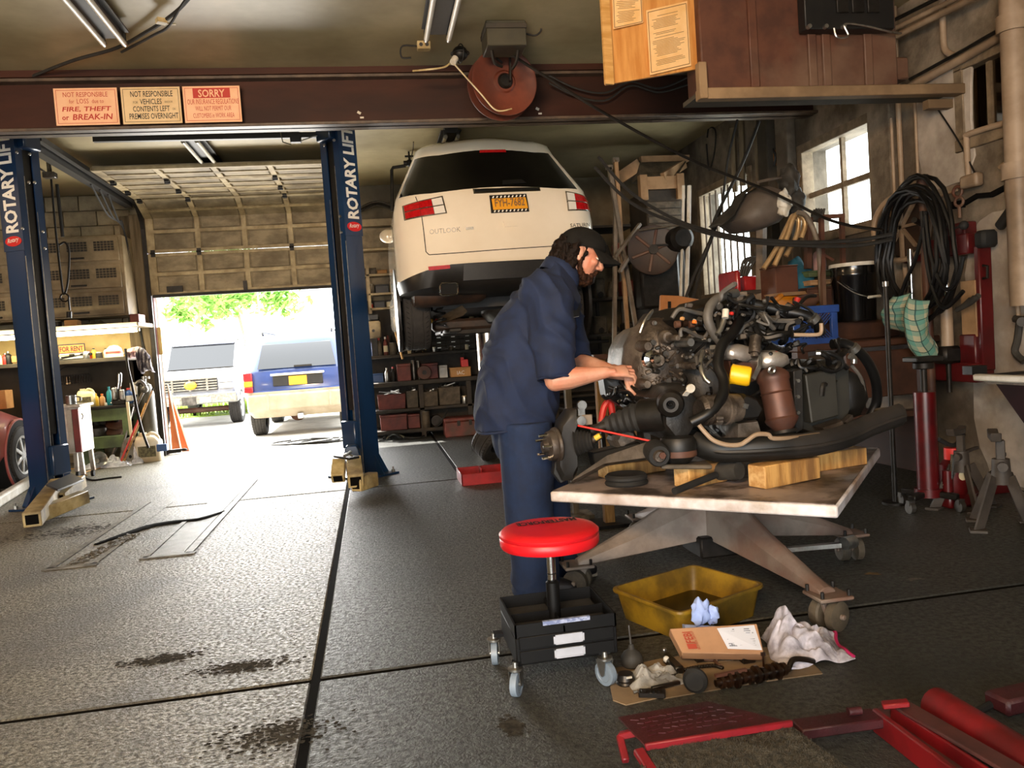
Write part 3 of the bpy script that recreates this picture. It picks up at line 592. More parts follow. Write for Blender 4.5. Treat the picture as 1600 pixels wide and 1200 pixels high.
# ================================================================== two-post lift
def column(x, y, rz, mir, label, px_scale=1):
    t = thing('lift_column', label, 'vehicle lift', (x, y, 0), 'posts of the blue two-post lift', 0)
    T, D, Wd = 3.36, .2, .28
    with frame((x, y, 0), rz):
        with frame(sc=(mir, 1, 1)):
            b = MB().bx((-D/2, -Wd/2, 0), (-D/2+.015, Wd/2, T)).bx((-D/2, -Wd/2, 0), (D/2, -Wd/2+.012, T)).bx((-D/2, Wd/2-.012, 0), (D/2, Wd/2, T)).bx((D/2-.012, -Wd/2, 0), (D/2, -Wd/2+.085, T)).bx((D/2-.012, Wd/2-.095, 0), (D/2, Wd/2, T))
            put('channel', b, 'lift_blue', t, bev=.004)
            put('carriage', MB().bx((-D/2+.02, -.06, .65), (D/2-.02, .045, T-.15)), 'black_paint', t)
            b = MB().cyl((.05, -.03, .3), (.05, -.03, T-.1), .006, n=6).cyl((.05, .02, .3), (.05, .02, T-.1), .006, n=6)
            put('cable', b, 'grey_steel', t)
            put('edge_strip', MB().bx((D/2, -Wd/2+.075, .1), (D/2+.003, -Wd/2+.082, T-.4)).bx((D/2, Wd/2-.093, .1), (D/2+.003, Wd/2-.087, T-.7)).bx((D/2, -Wd/2+.0, .05), (D/2+.004, -Wd/2+.006, 2.25)), 'zinc', t)
            put('lower_carriage', MB().bx((D/2-.005, -.1, .28), (D/2+.05, .1, .55)), 'lift_blue', t, bev=.01)
            put('base_plate', MB().bx((-D/2-.12, -Wd/2-.13, 0), (D/2+.12, Wd/2+.13, .018)), 'lift_blue', t)
            b = MB().prism([(-D/2-.1, -Wd/2, .018), (-D/2, -Wd/2, .018), (-D/2, -Wd/2, .2)], (0, .012, 0)).prism([(-.05, -Wd/2-.12, .018), (-.05, -Wd/2, .018), (-.05, -Wd/2, .2)], (.012, 0, 0)).prism([(-D/2-.1, Wd/2-.012, .018), (-D/2, Wd/2-.012, .018), (-D/2, Wd/2-.012, .2)], (0, .012, 0))
            put('gusset', b, 'lift_blue', t)
            for bx_, by_ in ((-D/2-.08, -Wd/2-.09), (D/2+.08, -Wd/2-.09), (-D/2-.08, Wd/2+.09), (D/2+.08, Wd/2+.09)):
                put('anchor_bolt', MB().cyl((bx_, by_, .018), (bx_, by_, .045), .018, n=6).cyl((bx_, by_, .045), (bx_, by_, .07), .009, n=8), 'zinc', t)
            put('top_bracket', MB().bx((-.02, -.1, T-.16), (D/2+.07, .1, T)), 'lift_blue', t, bev=.01)
            put('cover_plate', MB().bx((-D/2-.004, -Wd/2-.008, 2.3), (D/2+.006, -Wd/2, T)), 'lift_blue', t)
        # lettering reads upwards on the outer flange
        b = MB(); xd, yd = V((0, 0, 1)), V((-1, 0, 0))
        text_mb(b, 'ROTARY LIFT', (.072, -Wd/2-.009, 2.46), xd, yd, .86, .135, bold=.035, th=.002); put('lettering', b, 'white_letter', t)
        q = MB().prism([(.005+.085*math.cos(a), -Wd/2-.009, 2.385+.045*math.sin(a)) for a in [k*math.pi/12 for k in range(24)]], (0, -.003, 0)); bd = put('badge', q, 'red_bright', t)
        q = MB(); text_mb(q, 'Rotary', (-.055, -Wd/2-.0125, 2.358), (1, 0, .12), (0, 0, 1), .12, .05, th=.001, shear=.3, bold=.01); put('badge_lettering', q, 'white_letter', bd)
    return t
TL = column(-2.98, 8.0, -22, 1, 'blue lift column on the left, beside the red car')
TR_ = column(-.17, 8.0, 40, -1, 'blue lift column right of the doorway')
def bolt_spots(t, pts):
    for p in pts: put('bolt', MB().ball(p, .014, 8, 6), 'zinc', t)
bolt_spots(TL, [at(45, 285, 7.82), at(54, 285, 7.82), at(26, 238, 7.8), at(46, 241, 7.82), at(35, 357, 7.8), at(67, 362, 7.85), at(70, 388, 7.85)])
bolt_spots(TR_, [at(507, 227, 7.82), at(522, 219, 7.82), at(531, 338, 7.82), at(533, 363, 7.82)])
# folded arms at the foot of each column
mat('arm_cream', 'cdb987', 'a9925c', rough=.45, scale=7, c3='5f5038')
def arms(t, segs, plate):
    for a_, c_, wd, ht in segs:
        put('arm', MB().bar(a_, c_, wd, ht), 'arm_cream', t, bev=.006)
        d = (V(c_)-V(a_)).normalized(); put('arm_opening', MB().bar(V(c_)-d*.004, V(c_)+d*.002, wd*.7, ht*.65), 'floor_joint', t)
    put('arm_plate', MB().prism(plate, (0, 0, .018)), 'black_paint', t, bev=.003)
A = lambda px, py, z: fl(px, py, z)
arms(TL, [(A(92, 757, .2), A(50, 812, .09), .13, .12), (A(125, 752, .2), A(92, 780, .12), .11, .11), (A(132, 776, .12), A(45, 811, .07), .1, .11)], [A(72, 760, .27), A(90, 768, .27), A(131, 752, .27), A(112, 742, .27)])
arms(TR_, [(A(553, 722, .24), A(556, 752, .13), .13, .12), (A(530, 722, .26), A(528, 748, .14), .11, .1), (A(584, 748, .1), A(556, 757, .1), .1, .12)], [A(521, 715, .33), A(545, 719, .33), A(562, 716, .33), A(540, 711, .33)])
put('lift_hub', MB().prism([at(541, 697, 7.62), at(557, 696, 7.62), at(565, 716, 7.62), at(535, 717, 7.62)], (0, .12, 0)), 'lift_blue', TR_, bev=.01)
b = MB().cyl(A(538, 713, .4), A(548, 706, .42), .012, n=6).cyl(A(540, 709, .4), A(550, 712, .4), .01, n=6); put('arm_pin', b, 'zinc', TR_)
# overhead bar and cables between the columns
c0, c1 = at(146, 218, 8.0), at(502, 211, 8.0)
t = thing('shutoff_bar', 'black overhead shut-off bar with silver strip between the lift columns', 'bar', (c0+c1)/2)
put('bar', MB().bar(c0, c1, .05, .05), 'black_paint', t)
put('strip', MB().bar(c0+V((.4, -.01, .06)), c1+V((-.2, -.01, .05)), .03, .05), 'zinc', t)
put('switch_box', MB().box(at(462, 217, 7.98), (.1, .07, .07)), 'black_paint', t, bev=.005)
put('switch_lever', MB().tube([at(452, 206, 7.95), at(438, 206, 7.95), at(442, 222, 7.95), at(455, 226, 7.95)], .006, 5).tube([at(470, 220, 7.95), at(490, 213, 7.95), at(503, 211, 7.95)], .006, 5), 'zinc', t)
# chain fall with hook at the left
tb0, tb1 = at(78, 290, 9.4), at(92, 365, 9.4)
t = thing('door_opener_pull', 'black pull rope and rod with hook hanging left of the doorway', 'pull rope', at(90, 520, 9.4))
put('ceiling_plate', MB().box(at(78, 274, 9.4), (.12, .1, .06)).bx(at(78, 274, 9.4)+V((-.02, -.02, 0)), (at(78, 274, 9.4).x+.02, 9.42, ZC)).tube([at(60, 262, 9.4), at(72, 270, 9.4)], .012, 6), 'grey_steel', t, bev=.01)
put('rod', MB().tube([at(89, 288, 9.4), at(98, 370, 9.4)], .018, 8), 'black_paint', t)
put('rope', MB().tube(spl([at(80, 280, 9.4), at(87, 360, 9.4), at(96, 440, 9.4), at(100, 460, 9.4), at(106, 440, 9.4), at(108, 395, 9.4), at(102, 379, 9.4), at(92, 383, 9.4)], 6), .011, 6), 'black_rubber', t)
put('ring', MB().ring(at(101, 465, 9.4), (0, 1, .1), .042, .009, 20, 6), 'dark_steel', t)
put('weight', MB().tube(spl([at(107, 466, 9.4), at(109, 485, 9.4)], 3), .01, 6).cyl(at(108, 487, 9.4), at(108, 497, 9.4), .026, n=10), 'black_paint', t)
# ================================================================== left bay: red car, bench, lockers
mat('car_red', 'b0615c', 'a8564f', rough=.3, scale=2, coat=.6); mat('tyre', '2a2826', '353230', rough=.8, scale=18)
mat('rim_silver', 'd2d2d0', 'b4b4b2', rough=.3, metal=.6, scale=9); mat('dark_glass', '050506', rough=.06, coat=.5)
mat('black_void', '050505', rough=.9)
def wheel(parent, c, r, wd, ax, rim=True, spokes=7, hub='rim_silver'):
    """tyre with grooved tread, and a spoked rim, under parent"""
    c = V(c); h = wd/2
    ty = put('tyre', MB().lathe([(r*.64, -h*.8), (r*.8, -h*1.02), (r*.95, -h*.94), (r, -h*.74), (r, -h*.46), (r*.975, -h*.44), (r*.975, -h*.38), (r, -h*.36), (r, -h*.03), (r*.975, -.01), (r*.975, .01), (r, h*.03), (r, h*.36), (r*.975, h*.38), (r*.975, h*.44), (r, h*.46), (r, h*.74), (r*.95, h*.94), (r*.8, h*1.02), (r*.64, h*.8)], c, ax, 40, caps=False), 'tyre', parent)
    b = MB(); x, y, d = basis(ax)
    for i in range(44):
        a = 2*math.pi*i/44
        for s in (-1, 1):
            p = c + (x*math.cos(a)+y*math.sin(a))*(r+.0005) + d*(s*h*.6); q = c + (x*math.cos(a+.06)+y*math.sin(a+.06))*(r+.0005) + d*(s*h*.8)
            b.bar(p, q, .006, .003, up=(p-c).normalized())
    put('tread_cut', b, 'black_void', ty, kind='stuff')
    if rim:
        put('rim_ring', MB().lathe([(r*.66, h*.7), (r*.66, h*.9), (r*.58, h*.85), (r*.58, -h*.6)], c, ax, 36, caps=False), hub, parent)
        put('rim_dish', MB().lathe([(0, h*.2), (r*.6, h*.2), (r*.6, h*.1), (0, h*.1)], c, ax, 24), 'black_paint', parent)
        for i in range(spokes):
            a = 2*math.pi*i/spokes; e = x*math.cos(a)+y*math.sin(a)
            put('spoke', MB().bar(c+e*r*.06+d*h*.78, c+e*r*.6+d*h*.72, r*.13, h*.3, up=d), hub, parent, bev=.006)
        put('hub_cap', MB().lathe([(0, h*.92), (r*.1, h*.9), (r*.15, h*.75), (r*.15, h*.5)], c, ax, 18), hub, parent)
        b = MB()
        for i in range(5):
            a = 2*math.pi*i/5+.4; e = x*math.cos(a)+y*math.sin(a); b.cyl(c+e*r*.2+d*h*.6, c+e*r*.2+d*h*.82, r*.03, n=6)
        put('lug_nuts', b, 'dark_steel', parent, kind='stuff')
t = thing('car', 'dusty red car with silver spoked wheel in the left bay', 'car', (-4.75, 8.6, 0))
def csec(y, hw, zb, zt, sh, cx=-4.78):        # cross-section of the lower body
    return [V((cx+s*a, y, z)) for s, a, z in ((1, hw*.86, zb), (1, hw, zb+.16), (1, hw*1.01, zb+(zt-zb)*.55), (1, hw*.98, zt-sh), (1, hw*.88, zt-sh*.3), (1, hw*.5, zt+.015), (-1, hw*.5, zt+.015), (-1, hw*.88, zt-sh*.3), (-1, hw*.98, zt-sh), (-1, hw*1.01, zb+(zt-zb)*.55), (-1, hw, zb+.16), (-1, hw*.86, zb))]
rings = [csec(*q) for q in ((6.0, .7, .35, .8, .1), (6.1, .84, .25, .98, .1), (6.8, .88, .2, 1.0, .1), (8.4, .88, .18, .97, .1), (9.0, .885, .2, .93, .12), (9.6, .885, .22, .88, .16), (10.1, .86, .22, .78, .2), (10.42, .78, .24, .68, .2), (10.6, .62, .3, .58, .16))]
put('body', MB().loft(rings), 'car_red', t, sm=60)
rings = [[V((-4.78+s*a, y, z)) for s, a, z in ((1, hw, .95), (1, hw*.82, zt), (-1, hw*.82, zt), (-1, hw, .95))] for y, hw, zt in ((6.35, .8, 1.0), (6.95, .8, 1.36), (8.0, .8, 1.4), (8.95, .8, .96))]
put('cabin_glass', MB().loft(rings), 'dark_glass', t)
put('roof', MB().bx((-5.38, 6.9, 1.36), (-4.18, 8.05, 1.42)), 'car_red', t, bev=.02)
put('door_seam', MB().bx((-3.893, 8.62, .3), (-3.886, 8.63, .9)).bx((-3.9, 6.9, .33), (-3.886, 8.62, .345)), 'black_void', t)
put('wheel_arch', MB().cyl((-4.2, 9.72, .33), (-3.878, 9.72, .33), .39, n=36), 'black_void', t)
wh = put('wheel_well_lip', MB().ring((-3.885, 9.72, .33), (1, 0, 0), .395, .014, 36, 6), 'car_red', t)
wheel(t, (-3.95, 9.72, .325), .325, .2, (1, 0, 0)); wheel(t, (-3.95, 6.9, .325), .325, .2, (1, 0, 0))
put('fog_trim', MB().bx((-3.905, 7.0, .52), (-3.88, 9.25, .56)), 'car_red', t, bev=.008)
tag(put('floor_rail', MB().bar(fl(-60, 818, .05), fl(53, 748, .05), .09, .1), 'white_paint', bev=.02, seg=2), 'white steel rail on the floor beside the red car wheel', 'rail')
# wire-fronted lockers
mat('locker_cream', '97876a', '7d6e52', rough=.6, scale=4, c3='655740'); mat('wire_mesh', '3a352c', '221f1a', rough=.7, scale=60)
YF = 10.95
x1, z0, z1 = at(186, 366, YF).x, at(190, 493, YF).z, at(186, 366, YF).z
t = thing('locker_cabinet', 'cream three-tier locker bank with wire mesh windows above the left bench', 'cabinet', ((x1-5.6)/2, YF+.25, z0))
put('carcass', MB().bx((-5.6, YF+.02, z0), (x1+.02, YB-.04, z1)), 'locker_cream', t, bev=.008)
hr = (z1-z0)/3
for r_ in range(3):
    za = z0+r_*hr+.02; zb = z0+(r_+1)*hr-.025
    for c_ in range(3):
        xb = x1-.02-c_*1.0; xa = xb-.97
        d = put('locker_door', MB().bx((xa, YF-.01, za), (xb, YF+.02, zb)), 'locker_cream', t, bev=.005)
        for k in range(3):
            xc = xa+.17+k*.315; put('mesh_window', MB().bx((xc-.12, YF-.014, za+.12), (xc+.12, YF-.004, zb-.05)), 'wire_mesh', d)
            b = MB()
            for q in range(7): b.bx((xc-.12+q*.04-.002, YF-.017, za+.12), (xc-.12+q*.04+.002, YF-.013, zb-.05))
            for q in range(5): b.bx((xc-.12, YF-.017, za+.12+q*(zb-za-.17)/4-.002), (xc+.12, YF-.013, za+.12+q*(zb-za-.17)/4+.002))
            put('wire_grid', b, 'locker_cream', d, kind='stuff')
        put('door_pull', MB().bx((xa+.38, YF-.03, za+.03), (xa+.56, YF-.008, za+.05)), 'dark_steel', d)
# shelf, lit tubes under it, bench shelf
zs = at(150, 513, 10.7).z
t = thing('wall_shelf', 'long pale board shelf over the glowing tubes on the left wall', 'shelf', (-4.2, 10.9, zs))
put('board', MB().bx((-5.8, 10.72, zs), (at(217, 505, 10.75).x, YB-.05, zs+.05)), 'locker_cream', t, bev=.006)
put('end_block', MB().bx((at(203, 500, 10.9).x, 10.9, zs+.05), (at(217, 500, 10.9).x, 11.2, zs+.16)), 'jamb_red', t, bev=.005)
def lit(xa, xb, y, za, zb, label):
    t = thing('strip_light', label, 'light', ((xa+xb)/2, y, za))
    put('batten', MB().bar((xa, y+.05, za+.07), (xb, y+.05, zb+.07), .08, .05), 'white_paint', t)
    put('tube', MB().cyl((xa, y, za), (xb, y, zb), .028, n=12), 'tube_lit', t)
    put('tube_end', MB().cyl((xb, y, zb), (xb+.03, y, zb), .02, n=8), 'zinc', t)
a_, c_ = at(84, 523, 10.7), at(214, 515, 10.7); lit(a_.x, c_.x, 10.7, a_.z, c_.z, 'glowing strip light right of the left lift column')
a_, c_ = at(-70, 533, 10.7), at(32, 527, 10.7); lit(a_.x, c_.x, 10.7, a_.z, c_.z, 'glowing strip light left of the left lift column')
mat('carton_tan', 'c0905a', 'a97c4b', rough=.8, scale=4)
def carton(px0, px1, py0, py1, y, dep, label, m='carton_tan', rz=0, name='carton', cat='box', tape=True):
    a_, c_ = at(px0, py1, y), at(px1, py0, y); cx, w_, h_ = (a_.x+c_.x)/2, abs(c_.x-a_.x), abs(c_.z-a_.z)
    t = thing(name, label, cat, (cx, y+dep/2, a_.z))
    with frame((cx, y+dep/2, a_.z), rz):
        put('carton_body' if m == 'carton_tan' else 'body', MB().bx((-w_/2, -dep/2, 0), (w_/2, dep/2, h_)), m, t, bev=min(.006, h_*.1))
        if tape: put('flap', MB().bx((-w_/2+.002, -dep/2+.002, h_), (w_/2-.002, -.003, h_+.004)), m, t)
    return t
carton(101, 120, 500, 515, 10.8, .15, 'tan carton on the shelf below the lockers')
def tin(c, r, h, label, m='dark_steel', lid='zinc', name='tin', cat='can', group=None):
    t = thing(name, label, cat, c, group); c = V(c)
    put('body', MB().lathe([(r*.96, 0), (r, .004), (r, h-.004), (r*.96, h)], c, n=16), m, t)
    put('lid', MB().lathe([(0, h+.006), (r*.9, h+.006), (r*.97, h), (r*.97, h-.006)], c, n=16), lid, t); return t
p = at(91, 515, 10.85); tin((p.x, p.y, zs+.05), .045, .07, 'dark tin beside the tan carton on the lit shelf')
p = at(152, 510, 10.85); t = thing('rag_heap', 'flat grey heap of rags on the lit shelf', 'rag', (p.x, p.y, zs+.05)); put('cloth', MB().sheet(lambda u, v: (p.x-.13+.26*u, p.y-.08+.16*v, zs+.055+.05*math.sin(math.pi*u)*math.sin(math.pi*v)*(1+.4*math.sin(17*u+5*v))), 14, 8, .004), 'box_olive', t)
# workbench below with cluttered top shelf
zt = at(150, 560, 10.9).z; xb1 = at(198, 552, 10.8).x
t = thing('bench_shelf', 'dark cluttered ledge under the glowing tubes along the left wall', 'shelf', (-4.5, 11.0, zt))
put('ledge', MB().bx((-5.8, 10.8, zt-.05), (xb1, YB-.04, zt)), 'wall_dark', t, bev=.006)
put('back_panel', MB().bx((-5.8, YB-.1, .5), (xb1+.2, YB-.05, zt-.05)), 'wall_dark', t)
mat('wall_lit_yellow', 'c9b078', 'b59b62', rough=.7, scale=3)  # yellow light of the tubes on the wall, put into its colour
put('lit_backboard', MB().bx((-5.8, YB-.07, zt), (xb1+.25, YB-.05, zs)), 'wall_lit_yellow', t)
mat('orange_sign', 'f07a2e', rough=.5)
a_, c_ = at(92, 557, 11.1), at(132, 536, 11.1)
s = thing('shop_sign', 'small orange FOR RENT sign propped on the left ledge', 'sign', ((a_.x+c_.x)/2, 11.1, zt))
put('board', MB().bx((a_.x, 11.1, zt), (c_.x, 11.11, c_.z)), 'black_paint', s)
put('orange_band', MB().bx((a_.x+.01, 11.096, c_.z-.11), (c_.x-.01, 11.1, c_.z-.015)), 'orange_sign', s)
b = MB(); text_mb(b, 'FOR RENT', (a_.x+.02, 11.094, c_.z-.095), (1, 0, 0), (0, 0, 1), c_.x-a_.x-.04, .065, bold=.02); put('lettering', b, 'black_letter', s)
put('white_band', MB().bx((a_.x+.01, 11.096, zt+.02), (c_.x-.01, 11.1, c_.z-.12)), 'white_paint', s)
random.seed(11)
mat('bit_yellow', 'd9b33a', rough=.5); mat('bit_red', 'b5342c', rough=.5); mat('bit_green', '3d6b4a', rough=.5); mat('bit_cream', 'd8cba8', rough=.6); mat('bit_blue', '2b4f86', rough=.45); mat('bit_teal', '1f7f8a', rough=.45)
def bottle(c, r, h, m, cap, label, name='bottle', cat='bottle', band=None, group=None):
    t = thing(name, label, cat, c, group); c = V(c)
    put('body', MB().lathe([(r*.92, 0), (r, .006), (r, h*.62), (r*.85, h*.72), (r*.38, h*.82), (r*.36, h*.9)], c, n=14), m, t)
    put('cap', MB().lathe([(r*.42, h*.88), (r*.42, h), (0, h)], c, n=12), cap, t)
    if band: put('label', MB().lathe([(r*1.01, h*.18), (r*1.01, h*.52)], c, n=14, caps=False), band, t)
    return t
odds = [('paint_can', 135, 'zinc', 'dull metal'), ('oil_bottle', 139, 'bit_red', 'small red'), ('oil_bottle', 147, 'bit_yellow', 'slim yellow'), ('grease_tub', 155, 'black_rubber', 'squat black'), ('oil_bottle', 166, 'bit_cream', 'cream'), ('oil_bottle', 171, 'bit_yellow', 'second yellow')]
for i, (nm, px, m, adj) in enumerate(odds):
    p = at(px, 556, 10.9+.03*(i % 3)); h = (.09, .1, .13, .07, .12, .11)[i]
    if nm == 'oil_bottle': bottle((p.x, p.y, zt), .03, h, m, 'bit_red' if i % 2 else 'black_paint', adj+' bottle on the left ledge under the glowing tube', nm)
    else: tin((p.x, p.y, zt), .04, h, adj+' can on the left ledge under the glowing tube', m, name=nm)
for i, (px, ln, m, adj) in enumerate(((112, .3, 'zinc', 'shiny'), (120, .34, 'black_paint', 'black'), (100, .22, 'wood_pale', 'pale wooden'))):
    p = at(px, 555, 10.95); t = thing('hand_tool', adj+' long-handled tool lying before the orange sign', 'tool', (p.x, p.y, zt+.02))
    put('shank', MB().bar((p.x-ln/2, p.y-.04*i, zt+.02+.02*i), (p.x+ln/2, p.y-.06, zt+.06), .018, .014), m, t)
    put('head', MB().box((p.x+ln/2, p.y-.06, zt+.06), (.06, .03, .03)), 'dark_steel', t, bev=.005)
p = at(178, 545, 10.95)
t = thing('hard_helmet', 'pale round helmet with red band on the left ledge', 'helmet', (p.x, p.y, zt))
put('shell', MB().lathe([(.1, 0), (.1, .05), (.085, .11), (.05, .145), (0, .155)], (p.x, p.y, zt), n=20), 'bit_cream', t); put('band', MB().lathe([(.103, .045), (.1, .075)], (p.x, p.y, zt), n=20, caps=False), 'bit_red', t)
bn = at(1, 560, 10.9)
for i, (px, m, adj) in enumerate(((2, 'bit_cream', 'pale jar on the far left ledge'), (9, 'bit_red', 'red jar on the far left ledge'), (14, 'black_paint', 'dark bottle on the far left ledge'))):
    q = at(px, 568, 10.95); bottle((q.x, q.y, zt), .04, .12+.02*i, m, 'zinc', adj)
carton(18, 33, 556, 567, 10.9, .14, 'tan box on the far left ledge beside the lift column')
carton(-6, 8, 610, 640, 10.4, .2, 'brown carton standing behind the red car')
# spanner row hung on the dark panel
t = thing('tool_rack', 'row of black hung spanners on the dark panel above the green bench', 'tool rack', at(118, 590, 11.4))
a_, c_ = at(96, 588, 11.42), at(140, 584, 11.42)
put('rail', MB().bar(a_, c_, .02, .02), 'dark_steel', t)
for k in range(12):
    p = a_.lerp(c_, k/11); put('spanner', MB().bar(p, p-V((0, .005, .07+.03*(k % 3)/2)), .013, .008).box(p-V((0, .005, .1)), (.024, .008, .024), rot=(0, 45, 0)), 'chrome' if k in (2, 3) else 'dark_steel', t)
# green bench
mat('green_paint', '5d7146', '48583a', rough=.6, scale=5, c3='39412f')
yg = 10.85
zt2 = at(165, 634, yg).z; xg0, xg1 = at(128, 700, yg).x, at(204, 660, yg).x
t = thing('green_bench', 'scuffed green steel workbench with open shelf left of the doorway', 'workbench', ((xg0+xg1)/2, yg+.3, 0))
put('bench_top', MB().bx((xg0-.5, yg-.03, zt2-.04), (xg1+.06, yg+.6, zt2)), 'dark_steel', t, bev=.006)
put('apron', MB().bx((xg0, yg, zt2-.19), (xg1, yg+.02, zt2-.04)), 'green_paint', t)
zz = at(165, 682, yg).z; put('shelf', MB().bx((xg0, yg, zz-.15), (xg1, yg+.55, zz)), 'green_paint', t, bev=.006)
for x in (xg0+.04, xg1-.05): put('leg', MB().bx((x-.05, yg, 0), (x+.05, yg+.05, zt2-.04)), 'green_paint', t, bev=.006); put('leg', MB().bx((x-.05, yg+.5, 0), (x+.05, yg+.55, zt2-.04)), 'green_paint', t)
put('end_post', MB().bar(at(199, 628, yg-.06), at(206, 688, yg-.06), .03, .03), 'bit_cream', t)
p = at(153, 676, yg+.2); t = thing('motor_housing', 'dull steel motor on the green bench shelf', 'motor', (p.x, p.y, zz))
put('drum', MB().lathe([(0, 0), (.12, 0), (.125, .02), (.125, .1), (.09, .13), (0, .14)], (p.x, p.y, zz), n=20), 'grey_steel', t); put('neck', MB().cyl((p.x, p.y, zz+.13), (p.x-.02, p.y, zz+.22), .06, n=14).box((p.x+.07, p.y, zz+.17), (.08, .06, .05)), 'dark_steel', t)
for i, (px, py, l_) in enumerate(((178, 668, .26), (182, 662, .3))):
    p = at(px, py, yg+.25); t = thing('car_part', ('lower', 'upper')[i]+' rusty brake part piled on the green bench shelf', 'car part', (p.x, p.y, zz))
    put('plate', MB().lathe([(0, 0), (l_*.45, 0), (l_*.45, .03), (l_*.3, .05), (0, .05)], (p.x, p.y, zz+.03+.09*i), (.2, -.4, 1), 18), 'brown_rust', t); put('stub', MB().cyl((p.x, p.y, zz+.05+.09*i), (p.x+.02, p.y-.05, zz+.14+.09*i), .03, n=10), 'dark_steel', t)
def jug(c, w_, d_, h_, label, m, cap, band, rz=0):
    t = thing('jug', label, 'jug', c); 
    with frame(c, rz):
        def sec(z, k, o=0): return [V((k*w_/2*sx+o, k*d_/2*sy, z)) for sx, sy in ((-.85, -1), (.85, -1), (1, -.8), (1, .8), (.85, 1), (-.85, 1), (-1, .8), (-1, -.8))]
        put('body', MB().loft([sec(0, .94), sec(.01, 1), sec(h_*.68, 1), sec(h_*.84, .8, -.05*w_), sec(h_*.9, .4, -.2*w_)]), m, t, sm=50)
        put('spout_cap', MB().cyl((-.2*w_, 0, h_*.9), (-.2*w_, 0, h_), .16*w_, n=14), cap, t)
        put('handle', MB().tube(spl([(-.05*w_, 0, h_*.86), (.15*w_, 0, h_*.97), (.38*w_, 0, h_*.86), (.44*w_, 0, h_*.66)], 5), .07*w_, 8), m, t)
        put('label', MB().bx((-.35*w_, -d_/2-.002, h_*.18), (.35*w_, -d_/2+.002, h_*.55)), band, t)
    return t
mat('jug_cream', 'e8dfb4', 'd8cc9a', rough=.4, scale=4); mat('jug_white', 'e6e0cf', 'd0c4a6', rough=.4, scale=3, c3='b59f7a'); mat('label_dark', '4b4630', '6d6746', rough=.6, scale=30, lo=.45, hi=.55)
p = at(136, 626, yg+.1); jug((p.x, p.y, zt2), .2, .13, .23, 'cream oil jug on the green bench', 'jug_cream', 'bit_cream', 'label_dark')
p = at(148, 627, yg+.12); bottle((p.x+.02, p.y, zt2), .03, .16, 'bit_yellow', 'bit_yellow', 'yellow bottle pressed against the cream oil jug')
p = at(160, 625, yg+.1); bottle((p.x, p.y, zt2), .032, .15, 'carton_tan', 'orange_sign', 'orange topped bottle on the green bench')
p = at(171, 620, yg+.25); bottle((p.x, p.y, zt2), .035, .23, 'bit_teal', 'bit_teal', 'teal spray bottle at the back of the green bench')
p = at(165, 627, yg+.08); tin((p.x, p.y, zt2), .015, .03, 'tiny white pot on the green bench', 'white_paint', 'white_paint')
p = at(186, 620, yg+.05); t = thing('bench_grinder', 'chrome bench vise and grinder at the end of the green bench', 'vise', (p.x, p.y, zt2))
put('base', MB().box((p.x, p.y, zt2+.03), (.16, .1, .06)), 'dark_steel', t, bev=.01)
put('jaw', MB().box((p.x-.04, p.y-.02, zt2+.14), (.06, .1, .16)).box((p.x+.05, p.y-.02, zt2+.12), (.06, .1, .14)), 'zinc', t, bev=.02, seg=2)
put('lever', MB().cyl(at(180, 604, yg), at(174, 630, yg), .008, n=8).ball(at(174, 630, yg), .013, 8, 6), 'chrome', t)
put('column', MB().tube(spl([(p.x, p.y, zt2+.2), (p.x+.02, p.y, zt2+.3), (p.x+.03, p.y, zt2+.4)], 4), [.035]*8+[.02], 10), 'chrome', t)
p = at(201, 617, yg+.08); bottle((p.x, p.y, zt2), .05, .2, 'bit_blue', 'bit_red', 'blue canister with red top on the green bench', band='white_paint')
p = at(210, 622, yg+.1); carton(205, 213, 598, 626, yg+.12, .08, 'narrow white box at the right end of the green bench', 'white_paint')
cable('bench_cable', [at(92, 580, 11.2), at(105, 573, 11.2), at(135, 573, 11.2), at(165, 566, 11.2), at(195, 562, 11.2)], .008, 'black_rubber', 'black cord strung along under the left ledge', 'cord')
cable('bench_cable', [at(196, 545, 10.6), at(200, 575, 10.55), at(207, 605, 10.5), at(214, 640, 10.5), at(222, 672, 10.5), at(232, 700, 10.5)], .016, 'dark_steel', 'grey hose running down past the end of the green bench', 'hose')
# small steel cabinet with red door
yc = 9.55; xa, xb, xc2 = at(98, 690, yc).x, at(111, 690, yc).x, at(127, 690, yc).x; zc0, zc1 = at(120, 708, yc).z, at(112, 637, yc).z
mat('rusty_white', 'd5cfc4', '8a7462', rough=.4, scale=5, lo=.45, hi=.7, metal=.3); mat('faded_red', '96403c', '7c3a36', rough=.5, scale=5)
t = thing('tool_cabinet', 'tall narrow steel cabinet with faded red door and tapered legs', 'cabinet', ((xa+xc2)/2, yc+.2, 0))
put('case', MB().bx((xa-.1, yc+.01, zc0), (xc2, yc+.4, zc1)), 'rusty_white', t, bev=.006)
put('white_door', MB().bx((xb-.02, yc-.01, zc0+.01), (xb+.035, yc+.01, zc1-.02)), 'white_paint', t, bev=.004)
d = put('red_door', MB().bx((xb+.04, yc-.015, zc0+.01), (xc2, yc+.01, zc1-.02)), 'faded_red', t, bev=.004)
put('door_handle', MB().tube(spl([at(128-.5, 646, yc-.03), at(129.5, 650, yc-.05), at(128, 655, yc-.03)], 4), .007, 6), 'chrome', d)
put('top_tray', MB().bx((xa-.12, yc-.03, zc1), (xc2+.03, yc+.42, zc1+.03)), 'rusty_white', t, bev=.005)
